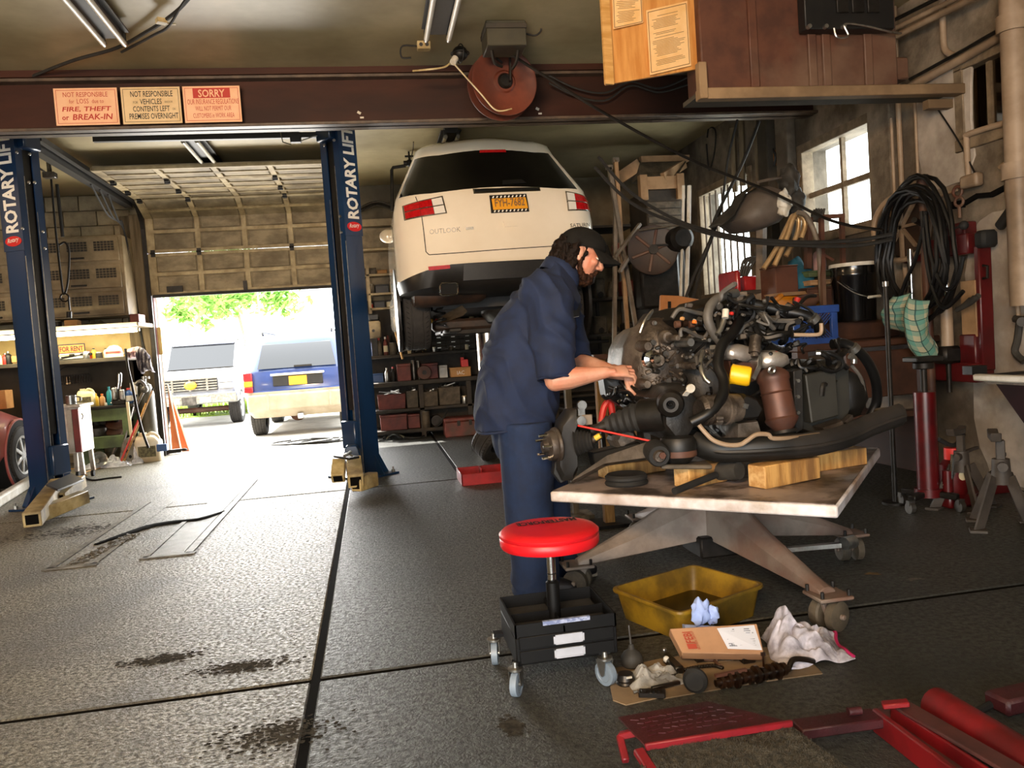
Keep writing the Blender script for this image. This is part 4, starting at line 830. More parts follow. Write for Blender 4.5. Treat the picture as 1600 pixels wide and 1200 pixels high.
for x, y in ((xa+.0, yc+.03), (xc2-.03, yc+.03), (xa+.0, yc+.36), (xc2-.03, yc+.36)):
    lg = put('leg', MB().bar((x, y, zc0), (x+(.01 if x > xa+.1 else -.01), y, .07), .045, .04), 'rusty_white', t)
    put('caster', MB().cyl((x-.015, y, .035), (x+.015, y, .035), .035, n=14), 'black_rubber', lg)
p = at(112, 634, yc+.15); t = thing('mug', 'silver metal mug with handle on top of the steel cabinet', 'mug', (p.x, p.y, zc1+.03))
put('cup', MB().lathe([(.05, 0), (.055, .005), (.055, .1), (.05, .1), (.05, .012), (0, .012)], (p.x, p.y, zc1+.03), n=18), 'zinc', t); put('handle', MB().tube(spl([(p.x+.053, p.y, zc1+.115), (p.x+.1, p.y, zc1+.1), (p.x+.095, p.y, zc1+.06), (p.x+.053, p.y, zc1+.05)], 4), .008, 6), 'zinc', t)
# white jug on the floor, bags, disc, sticks at the jamb
p = fl(234, 721); jug((p.x, p.y+.02, .0), .3, .2, .37, 'large yellowed white jug on the floor by the doorway', 'jug_white', 'bit_cream', 'label_dark')
p = fl(207, 726); mat('disc_steel', '9a958a', '7f7a70', rough=.4, metal=.7, scale=10)
t = thing('brake_disc', 'drilled steel disc leaning on the green bench leg', 'brake disc', (p.x, p.y+.12, 0))
put('disc', MB().lathe([(.03, -.012), (.17, -.012), (.17, .012), (.03, .012)], (p.x, p.y+.12, .172), (.75, -.6, .15), 28), 'disc_steel', t)
x, y, d = basis((.75, -.6, .15)); c = V((p.x, p.y+.12, .172))
for i in range(8): e = x*math.cos(i*.785)+y*math.sin(i*.785); put('drill_hole', MB().cyl(c+e*.11+d*.0125, c+e*.11+d*.0135, .022, n=10), 'black_void', t)
mat('bag_plastic', 'e4e6ee', 'a7abb8', rough=.25, scale=9, lo=.4, hi=.6)
def crumple(c, rx_, ry_, h_, m, seed, label, name, cat, n=26, th=.0, sharp=1.0, parts=None):
    def fn(u, v):
        a, b_ = (u-.5)*2, (v-.5)*2; rr = max(0, 1-max(abs(a), abs(b_))**2.2); q = V((a*2.1+seed, b_*2.1, seed*1.7))
        nz = noise.noise(q*1.2)*.5+abs(noise.noise(q*2.6))*.7*sharp
        e = 1+.22*noise.noise(V((math.atan2(b_, a)*1.2, seed, 0)))
        return (c[0]+a*rx_*e, c[1]+b_*ry_*e, c[2]+.004+h_*rr*max(.05, .35+nz))
    t = thing(name, label, cat, c); put('cloth' if cat != 'bag' else 'film', MB().sheet(fn, n, n, th), m, t, sm=25); return t
p = fl(170, 729); crumple((p.x, p.y, 0), .3, .16, .16, 'bag_plastic', 3.1, 'crumpled white plastic bags on the floor before the green bench', 'plastic_bag', 'bag')
p = fl(210, 724); crumple((p.x, p.y, 0), .12, .12, .2, 'bag_plastic', 8.2, 'white plastic bag against the large jug', 'plastic_bag', 'bag')
p = fl(152, 732); t = thing('clamp_light', 'grey clamp lamp head lying left of the white bags', 'lamp', p); put('reflector', MB().lathe([(.03, 0), (.09, .1), (.092, .105), (.085, .1), (.03, .01)], p+V((0, 0, .09)), (.5, -.6, .3), 16), 'zinc', t); put('lamp_neck', MB().cyl(p+V((0, 0, .09)), p+V((-.08, .06, .04)), .025, n=10), 'black_rubber', t)
for i, (a_, c_, r_, m, lab) in enumerate((((226, 608), (222, 700), .018, 'grey_steel', 'thick grey pipe leaning in the corner by the jamb'), ((212, 620), (236, 700), .012, 'zinc', 'slim metal rod slanting behind the large jug'), ((228, 630), (240, 700), .01, 'wood_pale', 'pale wooden stick behind the large jug'), ((238, 610), (243, 700), .01, 'wood', 'thin brown stick closest to the jamb'), ((217, 655), (229, 705), .013, 'bit_red', 'red handle leaning behind the large jug'))):
    q0, q1 = at(*a_, 10.95-.03*i), fl(c_[0], c_[1]+4)
    q1 = V((q1.x, 10.85-.05*i, 0)); t = thing('pole', lab, 'pole', q1); put('shaft', MB().tube([q1, q0], r_, 8), m, t)
    if i == 0: put('elbow', MB().tube(spl([q0, q0+V((.0, 0, .05)), q0+V((-.05, 0, .1)), q0+V((-.1, -.02, .06))], 4), .03, 10).ball(q0, .05, 10, 8), 'grey_steel', t)
    else: put('tip', MB().cyl(q0, q0+(q0-q1).normalized()*.03, r_*1.3, n=8), 'black_rubber', t)
p = fl(257, 711); t = thing('ball_hitch', 'black trailer hitch ball lying by the doorway jamb', 'hitch', p); put('ball', MB().ball(p+V((0, 0, .05)), .05, 12, 8), 'black_paint', t); put('shank', MB().bar(p+V((.03, -.02, .04)), p+V((.2, .05, .04)), .05, .05).ring(p+V((.24, .06, .045)), (0, .3, 1), .035, .014, 16, 6), 'dark_steel', t)
carton(245, 260, 694, 706, 10.75, .1, 'small blue box behind the hitch ball', 'bit_blue')
# rag and jacket hung at the right end of the ledge
mat('rag_pink', 'c9a3a0', 'b0888a', rough=.85, scale=12, c3='8d8a94'); mat('rag_dark', '4a4450', 'b9b3b6', rough=.85, scale=9, lo=.45, hi=.6)
def drape(name, label, cat, outline_top, drop, m, seed, y, nfold=5, amp=.035, mats=None):
    """cloth hung from a line of points (px,py), falling by drop pixels (list per point)"""
    T = spl([at(x_, y_, y) for x_, y_ in outline_top], 5); Bq = spl([at(x_, y_, y) for x_, y_ in drop], 5); n = min(len(T), len(Bq))-1
    def fn(u, v):
        i = u*n; k = min(int(i), n-1); f_ = i-k; a_ = T[k].lerp(T[k+1], f_); c_ = Bq[k].lerp(Bq[k+1], f_); p = a_.lerp(c_, v)
        return p + V((0, -amp*(.4+v)*math.sin(u*nfold*2*math.pi+2*v+seed)-amp*noise.noise(V((u*5, v*4, seed)))-.05*math.sin(math.pi*v), 0))
    t = thing(name, label, cat, at(*outline_top[0], y)); q = MB().sheet(fn, 26, 16); o = put('cloth', q, m, t, sm=30)
    s = o.modifiers.new('thick', 'SOLIDIFY'); s.thickness = .004; return t
drape('rag', 'pink striped rag draped over the end of the left ledge', 'rag', [(196, 548), (205, 544), (217, 542), (226, 548)], [(197, 556), (206, 560), (216, 556), (222, 552)], 'rag_pink', 1, 10.7)
drape('jacket', 'mottled grey and pink jacket hanging from the end of the left ledge', 'jacket', [(213, 544), (220, 543), (228, 548), (236, 560)], [(216, 574), (222, 584), (232, 578), (241, 582)], 'rag_dark', 2, 10.62)
put_ = thing('air_tank', 'dark green upright gas bottle below the hanging jacket', 'gas bottle', fl(229, 700)); c = V((at(229, 640, 11.1).x, 11.1, 0))
put_.location = c; WM[put_.name] = Matrix.Translation(c)
put('cylinder', MB().lathe([(.1, 0), (.11, .02), (.11, .85), (.08, .97), (.04, 1.0)], c, n=18), 'box_olive', put_); put('valve', MB().cyl(c+V((0, 0, 1.0)), c+V((0, 0, 1.08)), .03, n=10).box(c+V((.03, 0, 1.06)), (.08, .03, .03)), 'zinc', put_)
# cords on the floor left of the columns
cable('extension_lead', [fl(130, 735, .01), fl(132, 745, .01), fl(146, 750, .01), fl(170, 747, .01), fl(190, 745, .01)], .01, 'black_rubber', 'black cord on the floor right of the left lift column', 'cord')
cable('extension_lead', [fl(110, 733, .01), fl(130, 731, .01), fl(160, 729, .01), fl(150, 733, .01), fl(133, 738, .01), fl(136, 743, .01)], .007, 'wood_pale', 'tan cord on the floor beneath the steel cabinet', 'cord')
# ================================================================== outside
mat('lot', 'b9b4aa', 'a59f94', rough=.95, scale=3); mat('grass_green', '7d8f2c', '5f7a24', rough=.9, scale=14)
g = put('ground_outside', MB().bx((-26, YB+.2, -.3), (26, 75, -.16)), 'lot', kind='structure', label='pale sunlit parking lot beyond the roll-up door')
for i in range(16):
    y0 = YB+.22+i*2.5
    if i < 3: put('pavement_slab', MB().bx((-6+2.6*0, y0+1.2, -.2), (-2.2, y0+3.68, -.15)), 'lot', g); put('pavement_slab', MB().bx((-2.18, y0+1.2, -.2), (2.2, y0+3.68, -.15)), 'lot', g)
random.seed(4)
o = put('grass', MB().bx((-16, 21.5, -.16), (-.5, 34, -.14)), 'grass_green'); tag(o, 'strip of sunlit yellow green grass under the parked pickup', 'grass', kind='stuff')
b = MB()
for i in range(1600):
    x, y = random.uniform(-9, -2), random.uniform(21.5, 26); h = random.uniform(.04, .12); a = random.uniform(0, 6.3)
    b.add([(x, y, -.14), (x+.03*math.cos(a), y+.03*math.sin(a), -.14), (x+.03*math.sin(a), y, h)], [(0, 1, 2)])
put('grass_blades', b, 'grass_green', o, kind='stuff')
put('apron_slab', MB().prism([(-3.2, YB+.2, -.005), (-3.2, 13.02, -.15), (-3.2, 13.02, -.25), (-3.2, YB+.2, -.25)], (4.2, 0, 0)), 'lot', g)
# orange boards leaning by the jamb outside
mat('board_orange', 'b8683a', 'a4572c', rough=.6, scale=4, stretch=(3, 3, .6))
for i, (q, lab) in enumerate((([(266, 600), (268, 700), (283, 700)], 'front orange board leaning on the left jamb outside the door'), ([(270, 610), (284, 700), (296, 698)], 'rear orange board leaning on the left jamb outside the door'))):
    y = 11.95+.12*i; P = [at(x_, y_, y) for x_, y_ in q]; P[1].z = P[2].z = -.03; P[0] += V((0, -.15, 0))
    t = thing('plank_board', lab, 'board', P[1]); put('board', MB().prism(P, (0, .03, 0)), 'board_orange', t, bev=.003)
    put('white_edge', MB().bar(P[0]+V((.004, -.01, 0)), P[2]+V((.004, -.01, 0)), .012, .02), 'white_paint', t)
# blue SUV seen from behind
mat('suv_blue', '34487f', '2d3f70', rough=.25, coat=.5, scale=2); mat('suv_beige', 'a89c88', '978a74', rough=.55, scale=3); mat('lamp_red', 'c0181c', 'a51014', rough=.15, coat=.6, scale=40); mat('lamp_amber', 'e08a20', rough=.2); mat('lamp_clear', 'e8e2d8', rough=.15); mat('plate_yellow', 'eea526', rough=.45)
def suv_body(t, X0, Y0, hw, rows, L, m, name='body', n=7, mids=()):
    """shell from rows (z, yback, halfwidth): round the rear and forward along both sides; mids=row ranges with another material"""
    rings = []
    for z, yb, h in rows:
        c = min(.22, h*.3); r_ = []
        r_.append((X0-h, Y0+L, z)); r_.append((X0-h, Y0+yb+L*.5, z)); r_.append((X0-h, Y0+yb+c*1.6, z))
        for k in range(n): a = math.pi/2*k/(n-1); r_.append((X0-h+c*(1-math.cos(a)), Y0+yb+c*1.0*(1-math.sin(a)), z))
        for k in range(1, 8): r_.append((X0-h+c+(2*h-2*c)*k/8, Y0+yb-.03*math.sin(math.pi*k/8), z))
        for k in range(n): a = math.pi/2*(1-k/(n-1)); r_.append((X0+h-c*(1-math.cos(a)), Y0+yb+c*(1-math.sin(a)), z))
        r_.append((X0+h, Y0+yb+c*1.6, z)); r_.append((X0+h, Y0+yb+L*.5, z)); r_.append((X0+h, Y0+L, z))
        rings.append([V(q) for q in r_])
    b = MB(); W = len(rings[0]); vs = [v for r_ in rings for v in r_]; fs = []; mi = []
    for i in range(len(rings)-1):
        k = 0
        for (a0, a1, mm) in mids:
            if a0 <= i < a1: k = mm
        for j in range(W-1): fs.append((i*W+j, i*W+j+1, (i+1)*W+j+1, (i+1)*W+j)); mi.append(k)
        fs.append((i*W+W-1, i*W, (i+1)*W, (i+1)*W+W-1)); mi.append(k)
    fs.append(tuple(range(W-1, -1, -1))); mi.append(mids[0][2] if mids and mids[0][0] == 0 else 0); fs.append(tuple(range((len(rings)-1)*W, len(rings)*W))); mi.append(0)
    b.add(vs, fs); b.mi = mi; b.cur = 0
    return put(name, b, m, t, sm=42), rings
sx = (fl(405, 680).x+fl(545, 668).x)/2+.08; Y0 = 14.9
p0 = fl(405, 681, -.15)
Y0 = p0.y-.45; sx = p0.x+.78
t = thing('suv', 'dark blue SUV with beige bumper parked outside the roll-up door', 'car', (sx, Y0+2, -.15))
zb = -.15
suv_body(t, sx, Y0, .9, [(zb+.33, .1, .82), (zb+.45, .0, .9), (zb+.78, .02, .91), (zb+.8, .06, .9), (zb+1.12, .07, .9), (zb+1.15, .09, .88), (zb+1.62, .35, .74), (zb+1.72, .5, .66), (zb+1.75, .7, .5)], 4.3, ['suv_blue', 'suv_beige'], mids=((0, 2, 1),))
put('rear_window', MB().prism([(sx-.66, Y0+.045, zb+1.17), (sx+.66, Y0+.045, zb+1.17), (sx+.58, Y0+.29, zb+1.58), (sx-.58, Y0+.29, zb+1.58)], (0, .03, .012)), 'dark_glass', t)
put('bumper', MB().bx((sx-.86, Y0-.06, zb+.45), (sx+.86, Y0+.1, zb+.74)), 'suv_beige', t, bev=.04, seg=3)
for x in (-.52, .52): put('bumper_rib', MB().bx((sx+x-.02, Y0-.075, zb+.47), (sx+x+.02, Y0+.0, zb+.74)), 'suv_beige', t, bev=.01)
put('plate_recess', MB().bx((sx-.42, Y0+.01, zb+.86), (sx+.42, Y0+.04, zb+1.04)), 'black_paint', t, bev=.01)
put('plate', MB().bx((sx-.15, Y0-.005, zb+.87), (sx+.15, Y0+.02, zb+1.02)), 'plate_yellow', t)
put('chrome_bar', MB().bx((sx-.45, Y0-.02, zb+1.04), (sx+.45, Y0+.03, zb+1.08)), 'white_paint', t, bev=.01)
put('wiper', MB().box((sx+.1, Y0+.03, zb+1.19), (.3, .03, .03)), 'black_paint', t)
for s in (-1, 1):
    for z0_, z1_, m in ((.78, .88, 'lamp_red'), (.88, .98, 'lamp_amber'), (.98, 1.12, 'lamp_red')): put('tail_lamp', MB().bx((sx+s*.76, Y0+.02, zb+z0_), (sx+s*.905, Y0+.16, zb+z1_)), m, t, bev=.01)
    put('roof_rail', MB().tube(spl([(sx+s*.6, Y0+.7, zb+1.76), (sx+s*.6, Y0+.8, zb+1.81), (sx+s*.6, Y0+2.6, zb+1.81), (sx+s*.6, Y0+2.7, zb+1.76)], 4), .018, 6), 'black_paint', t)
    wheel(t, (sx+s*.76, Y0+.62, zb+.35), .35, .24, (s, 0, 0)); wheel(t, (sx+s*.76, Y0+3.3, zb+.35), .35, .24, (s, 0, 0))
put('tow_hitch', MB().bx((sx-.05, Y0-.04, zb+.28), (sx+.05, Y0+.3, zb+.38)), 'zinc', t, bev=.008)
put('rear_axle', MB().cyl((sx-.75, Y0+.62, zb+.35), (sx+.75, Y0+.62, zb+.35), .06, n=12).ball((sx-.1, Y0+.62, zb+.35), .15, 12, 8), 'brown_rust', t)
# pickup seen from the front
mat('truck_silver', 'b9bcc4', 'a9acb4', rough=.3, scale=2, coat=.3)
q = fl(374, 660, -.15); Y1 = q.y-.5; tx0 = q.x-.85
t = thing('pickup', 'silver pickup facing the shop at the left of the lot', 'truck', (tx0, Y1+2, zb))
rings = [[V((tx0+s*hw, y, z-.12)) for s, z in ((-1, .45), (-1, zt), (1, zt), (1, .45))] for y, hw, zt in ((Y1+.05, .88, 1.02), (Y1+.2, .92, 1.1), (Y1+1.3, .92, 1.18), (Y1+5.2, .92, 1.15))]
put('body', MB().loft(rings), 'truck_silver', t, bev=.04)
rings = [[V((tx0+s*hw, y, z-.12)) for s, hw, z in ((-1, .86, 1.12), (-1, .7, zt), (1, .7, zt), (1, .86, 1.12))] for y, zt in ((Y1+1.25, 1.2), (Y1+1.8, 1.75), (Y1+3.0, 1.75), (Y1+3.1, 1.2))]
put('cab_glass', MB().loft(rings), 'dark_glass', t); put('cab_roof', MB().bx((tx0-.7, Y1+1.75, 1.61), (tx0+.7, Y1+3.05, 1.68)), 'truck_silver', t, bev=.03)
put('grille', MB().bx((tx0-.55, Y1-.0, .62), (tx0+.55, Y1+.1, .88)), 'black_paint', t)
for k in range(5): put('grille_bar', MB().bx((tx0-.55, Y1-.015, .64+k*.055), (tx0+.55, Y1+.03, .665+k*.055)), 'zinc', t)
for x in (-.35, 0, .35): put('grille_post', MB().bx((tx0+x-.02, Y1-.02, .62), (tx0+x+.02, Y1+.03, .88)), 'zinc', t)
for s in (-1, 1):
    for k in (0, 1): put('head_lamp', MB().bx((tx0+s*.58, Y1-.01, .64+k*.13), (tx0+s*.88, Y1+.06, .75+k*.13)), 'lamp_clear', t, bev=.01)
    wheel(t, (tx0+s*.8, Y1+.7, zb+.38), .38, .25, (s, 0, 0)); wheel(t, (tx0+s*.8, Y1+4.2, zb+.38), .38, .25, (s, 0, 0))
    put('fog_lamp', MB().bx((tx0+s*.2, Y1-.14, .38), (tx0+s*.42, Y1-.05, .48)), 'lamp_clear', t, bev=.01)
put('front_bumper', MB().bx((tx0-.95, Y1-.1, .34), (tx0+.95, Y1+.1, .56)), 'zinc', t, bev=.02)
put('front_plate', MB().bx((tx0-.16, Y1-.13, .33), (tx0+.12, Y1-.1, .5)), 'grey_steel', t)
put('plow_light', MB().ball((tx0+.02, Y1-.05, .74), (.13, .06, .09), 10, 8), 'plate_yellow', t); put('front_axle', MB().cyl((tx0-.75, Y1+.7, .18), (tx0+.75, Y1+.7, .18), .06, n=10), 'brown_rust', t)
# hose heap in the doorway
for i in range(3):
    c = fl(508-18*i, 690+2*i); pts = [(c.x+.34*math.cos(a*.7+i)*(1+.1*i), c.y+.3*math.sin(a*.7+i), .015+.012*i) for a in range(9)]
    cable('door_hose', pts, .012, 'black_rubber', ('inner', 'middle', 'outer')[i]+' coil of thin black hose on the sunlit sill beside the right column', 'hose')
# tree, lattice and fence posts far off
mat('leaf_green', '9cc866', '7fae4c', rough=.7, scale=5); mat('bark', '8d8474', rough=.9)
def tree(x, y, z0, hz, rx_, n, label):
    t = thing('tree', label, 'tree', (x, y, -.04)); b = MB(); random.seed(int(x*7+n))
    put('trunk', MB().tube(spl([(x, y, -.04), (x+.2, y, z0*.5), (x, y, z0)], 4), [.07]*9, 8), 'bark', t)
    cl = [(random.gauss(0, .45)*rx_, random.gauss(0, .35)*rx_, random.gauss(0, .4)*hz) for _ in range(16)]
    for i in range(n):
        c = random.choice(cl); p = V((x+c[0]+random.gauss(0, .22)*rx_, y+c[1]+random.gauss(0, .2)*rx_, z0+hz+c[2]+random.gauss(0, .2)*hz)); a, e = random.uniform(0, 6.3), random.uniform(-1, 1); s = random.uniform(.14, .3)
        d = V((math.cos(a), math.sin(a), e))*s; u = d.cross(V((random.random(), random.random(), 1))).normalized()*s*.45
        b.add([p-d, p+u, p+d, p-u], [(0, 1, 2, 3)])
    put('foliage', b, 'leaf_green', t, kind='stuff')
p = at(372, 485, 40); tree(p.x, 40, 3.4, 1.5, 2.2, 3500, 'bright green tree seen beyond the lot above the blue SUV')
p = at(291, 487, 46); tree(p.x, 46, 3.2, 1.0, 1.1, 700, 'small faint tree top at the left of the doorway view')
c = at(343, 542, 30); t = thing('lattice_fence', 'pale diamond lattice fence panel beyond the lot', 'fence', (c.x, 30, -.04))
for k in range(9):
    for s in (-1, 1): put('lath', MB().bar((c.x-.9+.22*k-s*.3, 30, c.z-.3), (c.x-.9+.22*k+s*.3, 30, c.z+.3), .03, .02, up=(0, 1, 0)), 'white_paint', t)
for s in (-1, 1): put('post', MB().bx((c.x+s*1.2-.05, 29.95, -.04), (c.x+s*1.2+.05, 30.05, c.z+.4)), 'white_paint', t)
put('rail', MB().bx((c.x-1.2, 29.97, c.z+.3), (c.x+1.2, 30.03, c.z+.36)).bx((c.x-1.2, 29.97, c.z-.36), (c.x+1.2, 30.03, c.z-.3)), 'white_paint', t)
p = at(405, 470, 28); t = thing('utility_pole', 'thin dark pole standing behind the blue SUV', 'pole', (p.x, 28, -.04)); put('shaft', MB().tube([(p.x, 28, -.04), (p.x-.05, 28, 5.2)], .035, 6), 'bark', t); put('cross_arm', MB().bar((p.x-.6, 28, 5.0), (p.x+.6, 28, 5.0), .08, .08), 'bark', t)
# ================================================================== white SUV raised on the in-ground lift
mat('suv_white', 'f2e6d2', 'ebdec8', rough=.13, scale=1.5, coat=.9); mat('bumper_black', '191817', '211f1d', rough=.42, scale=30)
mat('under_brown', '3d2a1e', '241a14', rough=.6, scale=8); mat('alloy_dull', '9a8468', '7a664e', rough=.45, metal=.5, scale=9); mat('badge_chrome', 'b9b4aa', rough=.2, metal=.9)
sx, Y0 = 1.28, 7.6
t = thing('suv', 'white SUV raised high on the piston lift behind the mechanic', 'car', (sx, Y0+2.3, 1.2))
rows = [(1.68, .42, .80), (1.70, .16, .90), (1.77, .04, .965), (1.955, .0, .985), (2.0, .035, .985), (2.32, .05, .99), (2.5, .09, .975), (2.64, .14, .945), (3.08, .52, .735), (3.17, .56, .70), (3.25, .72, .63), (3.28, 1.1, .55)]
L_ = 4.7; rings = []
for z, yb, h in rows:
    c = .34*h; n = 8; r_ = [(-h*.9, L_, z), (-h, L_*.55+yb, z), (-h, yb+c*1.7, z)]
    for k in range(n): a = math.pi/2*k/(n-1); r_.append((-h+c*(1-math.cos(a)), yb+c*(1-math.sin(a)), z))
    for k in range(1, 8): q = k/8; r_.append((-h+c+(2*h-2*c)*q, yb-.045*math.sin(math.pi*q), z+.03*math.sin(math.pi*q)*(z > 2.4)))
    for k in range(n): a = math.pi/2*(1-k/(n-1)); r_.append((h-c*(1-math.cos(a)), yb+c*(1-math.sin(a)), z))
    r_ += [(h, yb+c*1.7, z), (h, L_*.55+yb, z), (h*.9, L_, z)]
    dz = .13 if 1.9 < z < 2.05 else (.05 if 1.7 < z < 1.8 else 0)
    rings.append([V((sx+q[0], Y0+q[1], q[2]-dz*max(0, (abs(q[0])/h-.45)/.55)**1.6)) for q in r_])
W_ = len(rings[0]); vs = [v for r_ in rings for v in r_]; fs = []; mi = []
for i in range(len(rings)-1):
    for j in range(W_-1):
        fs.append((i*W_+j, i*W_+j+1, (i+1)*W_+j+1, (i+1)*W_+j)); mi.append(1 if i < 3 else (2 if i == 7 and (5 <= j <= 20 or j in (1, 2, 23, 24)) else 0))
    fs.append((i*W_+W_-1, i*W_, (i+1)*W_, (i+1)*W_+W_-1)); mi.append(1 if i < 3 else 0)
fs += [tuple(range(W_-1, -1, -1)), tuple(range((len(rings)-1)*W_, len(rings)*W_))]; mi += [1, 0]
b = MB().add(vs, fs); b.mi = mi; put('body', b, ['suv_white', 'bumper_black', 'dark_glass'], t, sm=50)
def surf(x, z):                      # rear-surface depth at (x, z)
    for (z0, y0, h0), (z1, y1, h1) in zip(rows, rows[1:]):
        if z0 <= z <= z1:
            k = (z-z0)/(z1-z0); y = y0+(y1-y0)*k; h = h0+(h1-h0)*k; break
    c = .34*h; ax_ = abs(x-sx)
    if ax_ > h-c:
        q = min((ax_-(h-c))/c, 1); return Y0+y+c*(1-math.sqrt(max(0, 1-q*q)))
    return Y0+y-.045*math.sin(math.pi*((x-sx+h-c)/(2*h-2*c)))
def patch(name, pts, m, th=.012, par=None, nu=6):
    """panel of quad corners (x,z) [bl, br, tr, tl] lying on the rear surface"""
    bl, br, tr, tl = [V((p[0], p[1], 0)) for p in pts]
    g = []
    for i in range(nu+1):
        u = i/nu
        for v in (0, .5, 1):
            q = (bl*(1-u)+br*u)*(1-v)+(tl*(1-u)+tr*u)*v; g.append(q)
    vs = [V((q.x, surf(q.x, q.y)-th, q.y)) for q in g]+[V((q.x, surf(q.x, q.y)+.01, q.y)) for q in g]
    n = len(g); fs = []
    for i in range(nu):
        for j in (0, 1): a = i*3+j; fs += [(a, a+3, a+4, a+1), (n+a+1, n+a+4, n+a+3, n+a)]
    rim = [i*3 for i in range(nu+1)]+[nu*3+1]+[i*3+2 for i in range(nu, -1, -1)]+[1]
    fs += [(rim[(i+1) % len(rim)], rim[i], n+rim[i], n+rim[(i+1) % len(rim)]) for i in range(len(rim))]
    return put(name, MB().add(vs, fs), m, par or t)
S = lambda px, py: (at(px, py, Y0+.08).x, at(px, py, Y0+.08).z)
for side, q in (('l', [(632, 343), (698, 334), (692, 305), (629, 318)]), ('r', [(887, 330), (934, 326), (932, 302), (885, 297)])):
    f_ = [S(*p) for p in q]; tl_ = patch('tail_lamp', f_, 'badge_chrome', .012)
    ctr = (sum(p[0] for p in f_)/4, sum(p[1] for p in f_)/4); e = [(ctr[0]+(p[0]-ctr[0])*.93, ctr[1]+(p[1]-ctr[1])*.86) for p in f_]
    cut = .72 if side == 'l' else .28
    bl, br, tr, tl2 = [V((*p, 0)) for p in e]
    def lerp2(u, v): p = (bl*(1-u)+br*u)*(1-v)+(tl2*(1-u)+tr*u)*v; return (p.x, p.y)
    for va, vb in ((0, .46), (.54, 1)):
        segs = ((0, .38, 'lamp_red'), (.39, cut, 'lamp_red'), (cut+.01, 1, 'lamp_clear')) if side == 'l' else ((0, cut, 'lamp_clear'), (cut+.01, .62, 'lamp_red'), (.63, 1, 'lamp_red'))
        for ua, ub, m in segs: patch('lens', [lerp2(ua, va), lerp2(ub, va), lerp2(ub, vb), lerp2(ua, vb)], m, .022, tl_, nu=3)
patch('high_brake_lamp', [S(757, 224), S(801, 223), S(800, 218), S(758, 219)], 'lamp_red', .03)
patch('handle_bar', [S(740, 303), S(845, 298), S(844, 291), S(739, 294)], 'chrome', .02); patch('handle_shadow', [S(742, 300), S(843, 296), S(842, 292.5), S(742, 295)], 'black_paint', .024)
patch('wiper', [S(786, 287), S(824, 283), S(818, 277), S(788, 279)], 'black_paint', .03); 
pf = patch('plate_frame', [S(766, 335), S(825, 332), S(822, 303), S(764, 306)], 'black_paint', .022)
q = [S(769, 330), S(823, 327), S(820, 309), S(767, 312)]; patch('license_plate', q, 'plate_yellow', .027, pf)
b = MB(); dx = V((q[1][0]-q[0][0], 0, q[1][1]-q[0][1])); text_mb(b, 'FYH-7682', (q[0][0]+.02, surf(1.28, 2.45)-.03, q[0][1]+.025), dx, (-.05, 0, 1), dx.length-.05, .075, th=.003, bold=.01); put('plate_lettering', b, 'print_brown', pf)
b = MB()
for i in range(9):
    for zz in (0, 1):
        u = .04+i*.112; x = q[0][0]+(q[1][0]-q[0][0])*u; z = (q[0][1]-.014 if zz == 0 else q[3][1]+.016)+(q[1][1]-q[0][1])*u
        b.box((x, surf(x, z)-.026, z), (.012, .004, .02), rot=(0, 35, 0))
put('frame_stripe', b, 'white_letter', pf, kind='stuff')
b = MB(); q = S(671, 367); text_mb(b, 'OUTLOOK', (q[0], surf(q[0], 2.3)-.004, q[1]), (1, -.13, .025), (0, 0, 1), .29, .045, th=.004); put('lettering', b, 'grey_steel', t)
patch('badge', [S(727, 361), S(739, 360), S(738, 356), S(726, 357)], 'badge_chrome', .01)
b = MB(); q = S(890, 356); text_mb(b, 'SATURN', (q[0], surf(q[0]+.1, 2.33)-.03, q[1]), (1, .1, .02), (0, 0, 1), .2, .035, th=.004); put('lettering', b, 'badge_chrome', t)
patch('hatch_emblem', [S(786, 357), S(807, 355), S(803, 347), S(784, 348)], 'suv_white', .014)
def seam(pts, wd=.007):
    b = MB()
    P = [V((p[0], surf(p[0], p[1])-.003, p[1])) for p in pts]
    for a_, c_ in zip(P, P[1:]): b.bar(a_, c_, wd, .004, up=(0, 1, 0))
    put('hatch_seam', b, 'black_void', t)
sp = [S(650, 305), S(658, 330), S(662, 365), S(665, 394), S(670, 399), S(720, 396), S(790, 391), S(860, 386), S(905, 382)]
seam([(sp[i][0]*(1-k/4)+sp[i+1][0]*k/4, sp[i][1]*(1-k/4)+sp[i+1][1]*k/4) for i in range(len(sp)-1) for k in range(4)])
patch('bumper_reflector', [S(669, 424), S(702, 421), S(701, 415.5), S(668, 418)], 'lamp_red', .014)
patch('bumper_reflector', [S(868, 411), S(900, 409), S(899, 404), S(868, 406)], 'lamp_red', .014)
patch('bumper_step', [S(722, 440), S(870, 432), S(868, 409), S(722, 415)], 'bumper_black', .03)
c = at(701, 452, 7.57); t_ex = put('exhaust_tip', MB().tube([c+V((sx_*.085, -.03, sz_*.055)) for sx_, sz_ in ((-.75, 1), (.8, 1), (1, .75), (.95, -.8), (.75, -1), (-.8, -1), (-1, -.7), (-.95, .5))], .009, 6, closed=True), 'chrome', t)
put('exhaust_mouth', MB().box(c+V((0, .03, 0)), (.16, .12, .1)), 'black_void', t)
put('muffler', MB().lathe([(0, -.38), (.12, -.36), (.15, -.3), (.15, .3), (.12, .36), (0, .38)], at(693, 462, 8.05)+V((.05, 0, .05)), (1, .1, .05), 22), 'under_brown', t)
put('under_tray', MB().bx((sx-.62, Y0+.9, 1.58), (sx+.62, Y0+4.2, 1.68)), 'black_paint', t)
put('cross_member', MB().bx((sx-.62, Y0+1.1, 1.36), (sx+.62, Y0+1.35, 1.48)), 'under_brown', t, bev=.03)
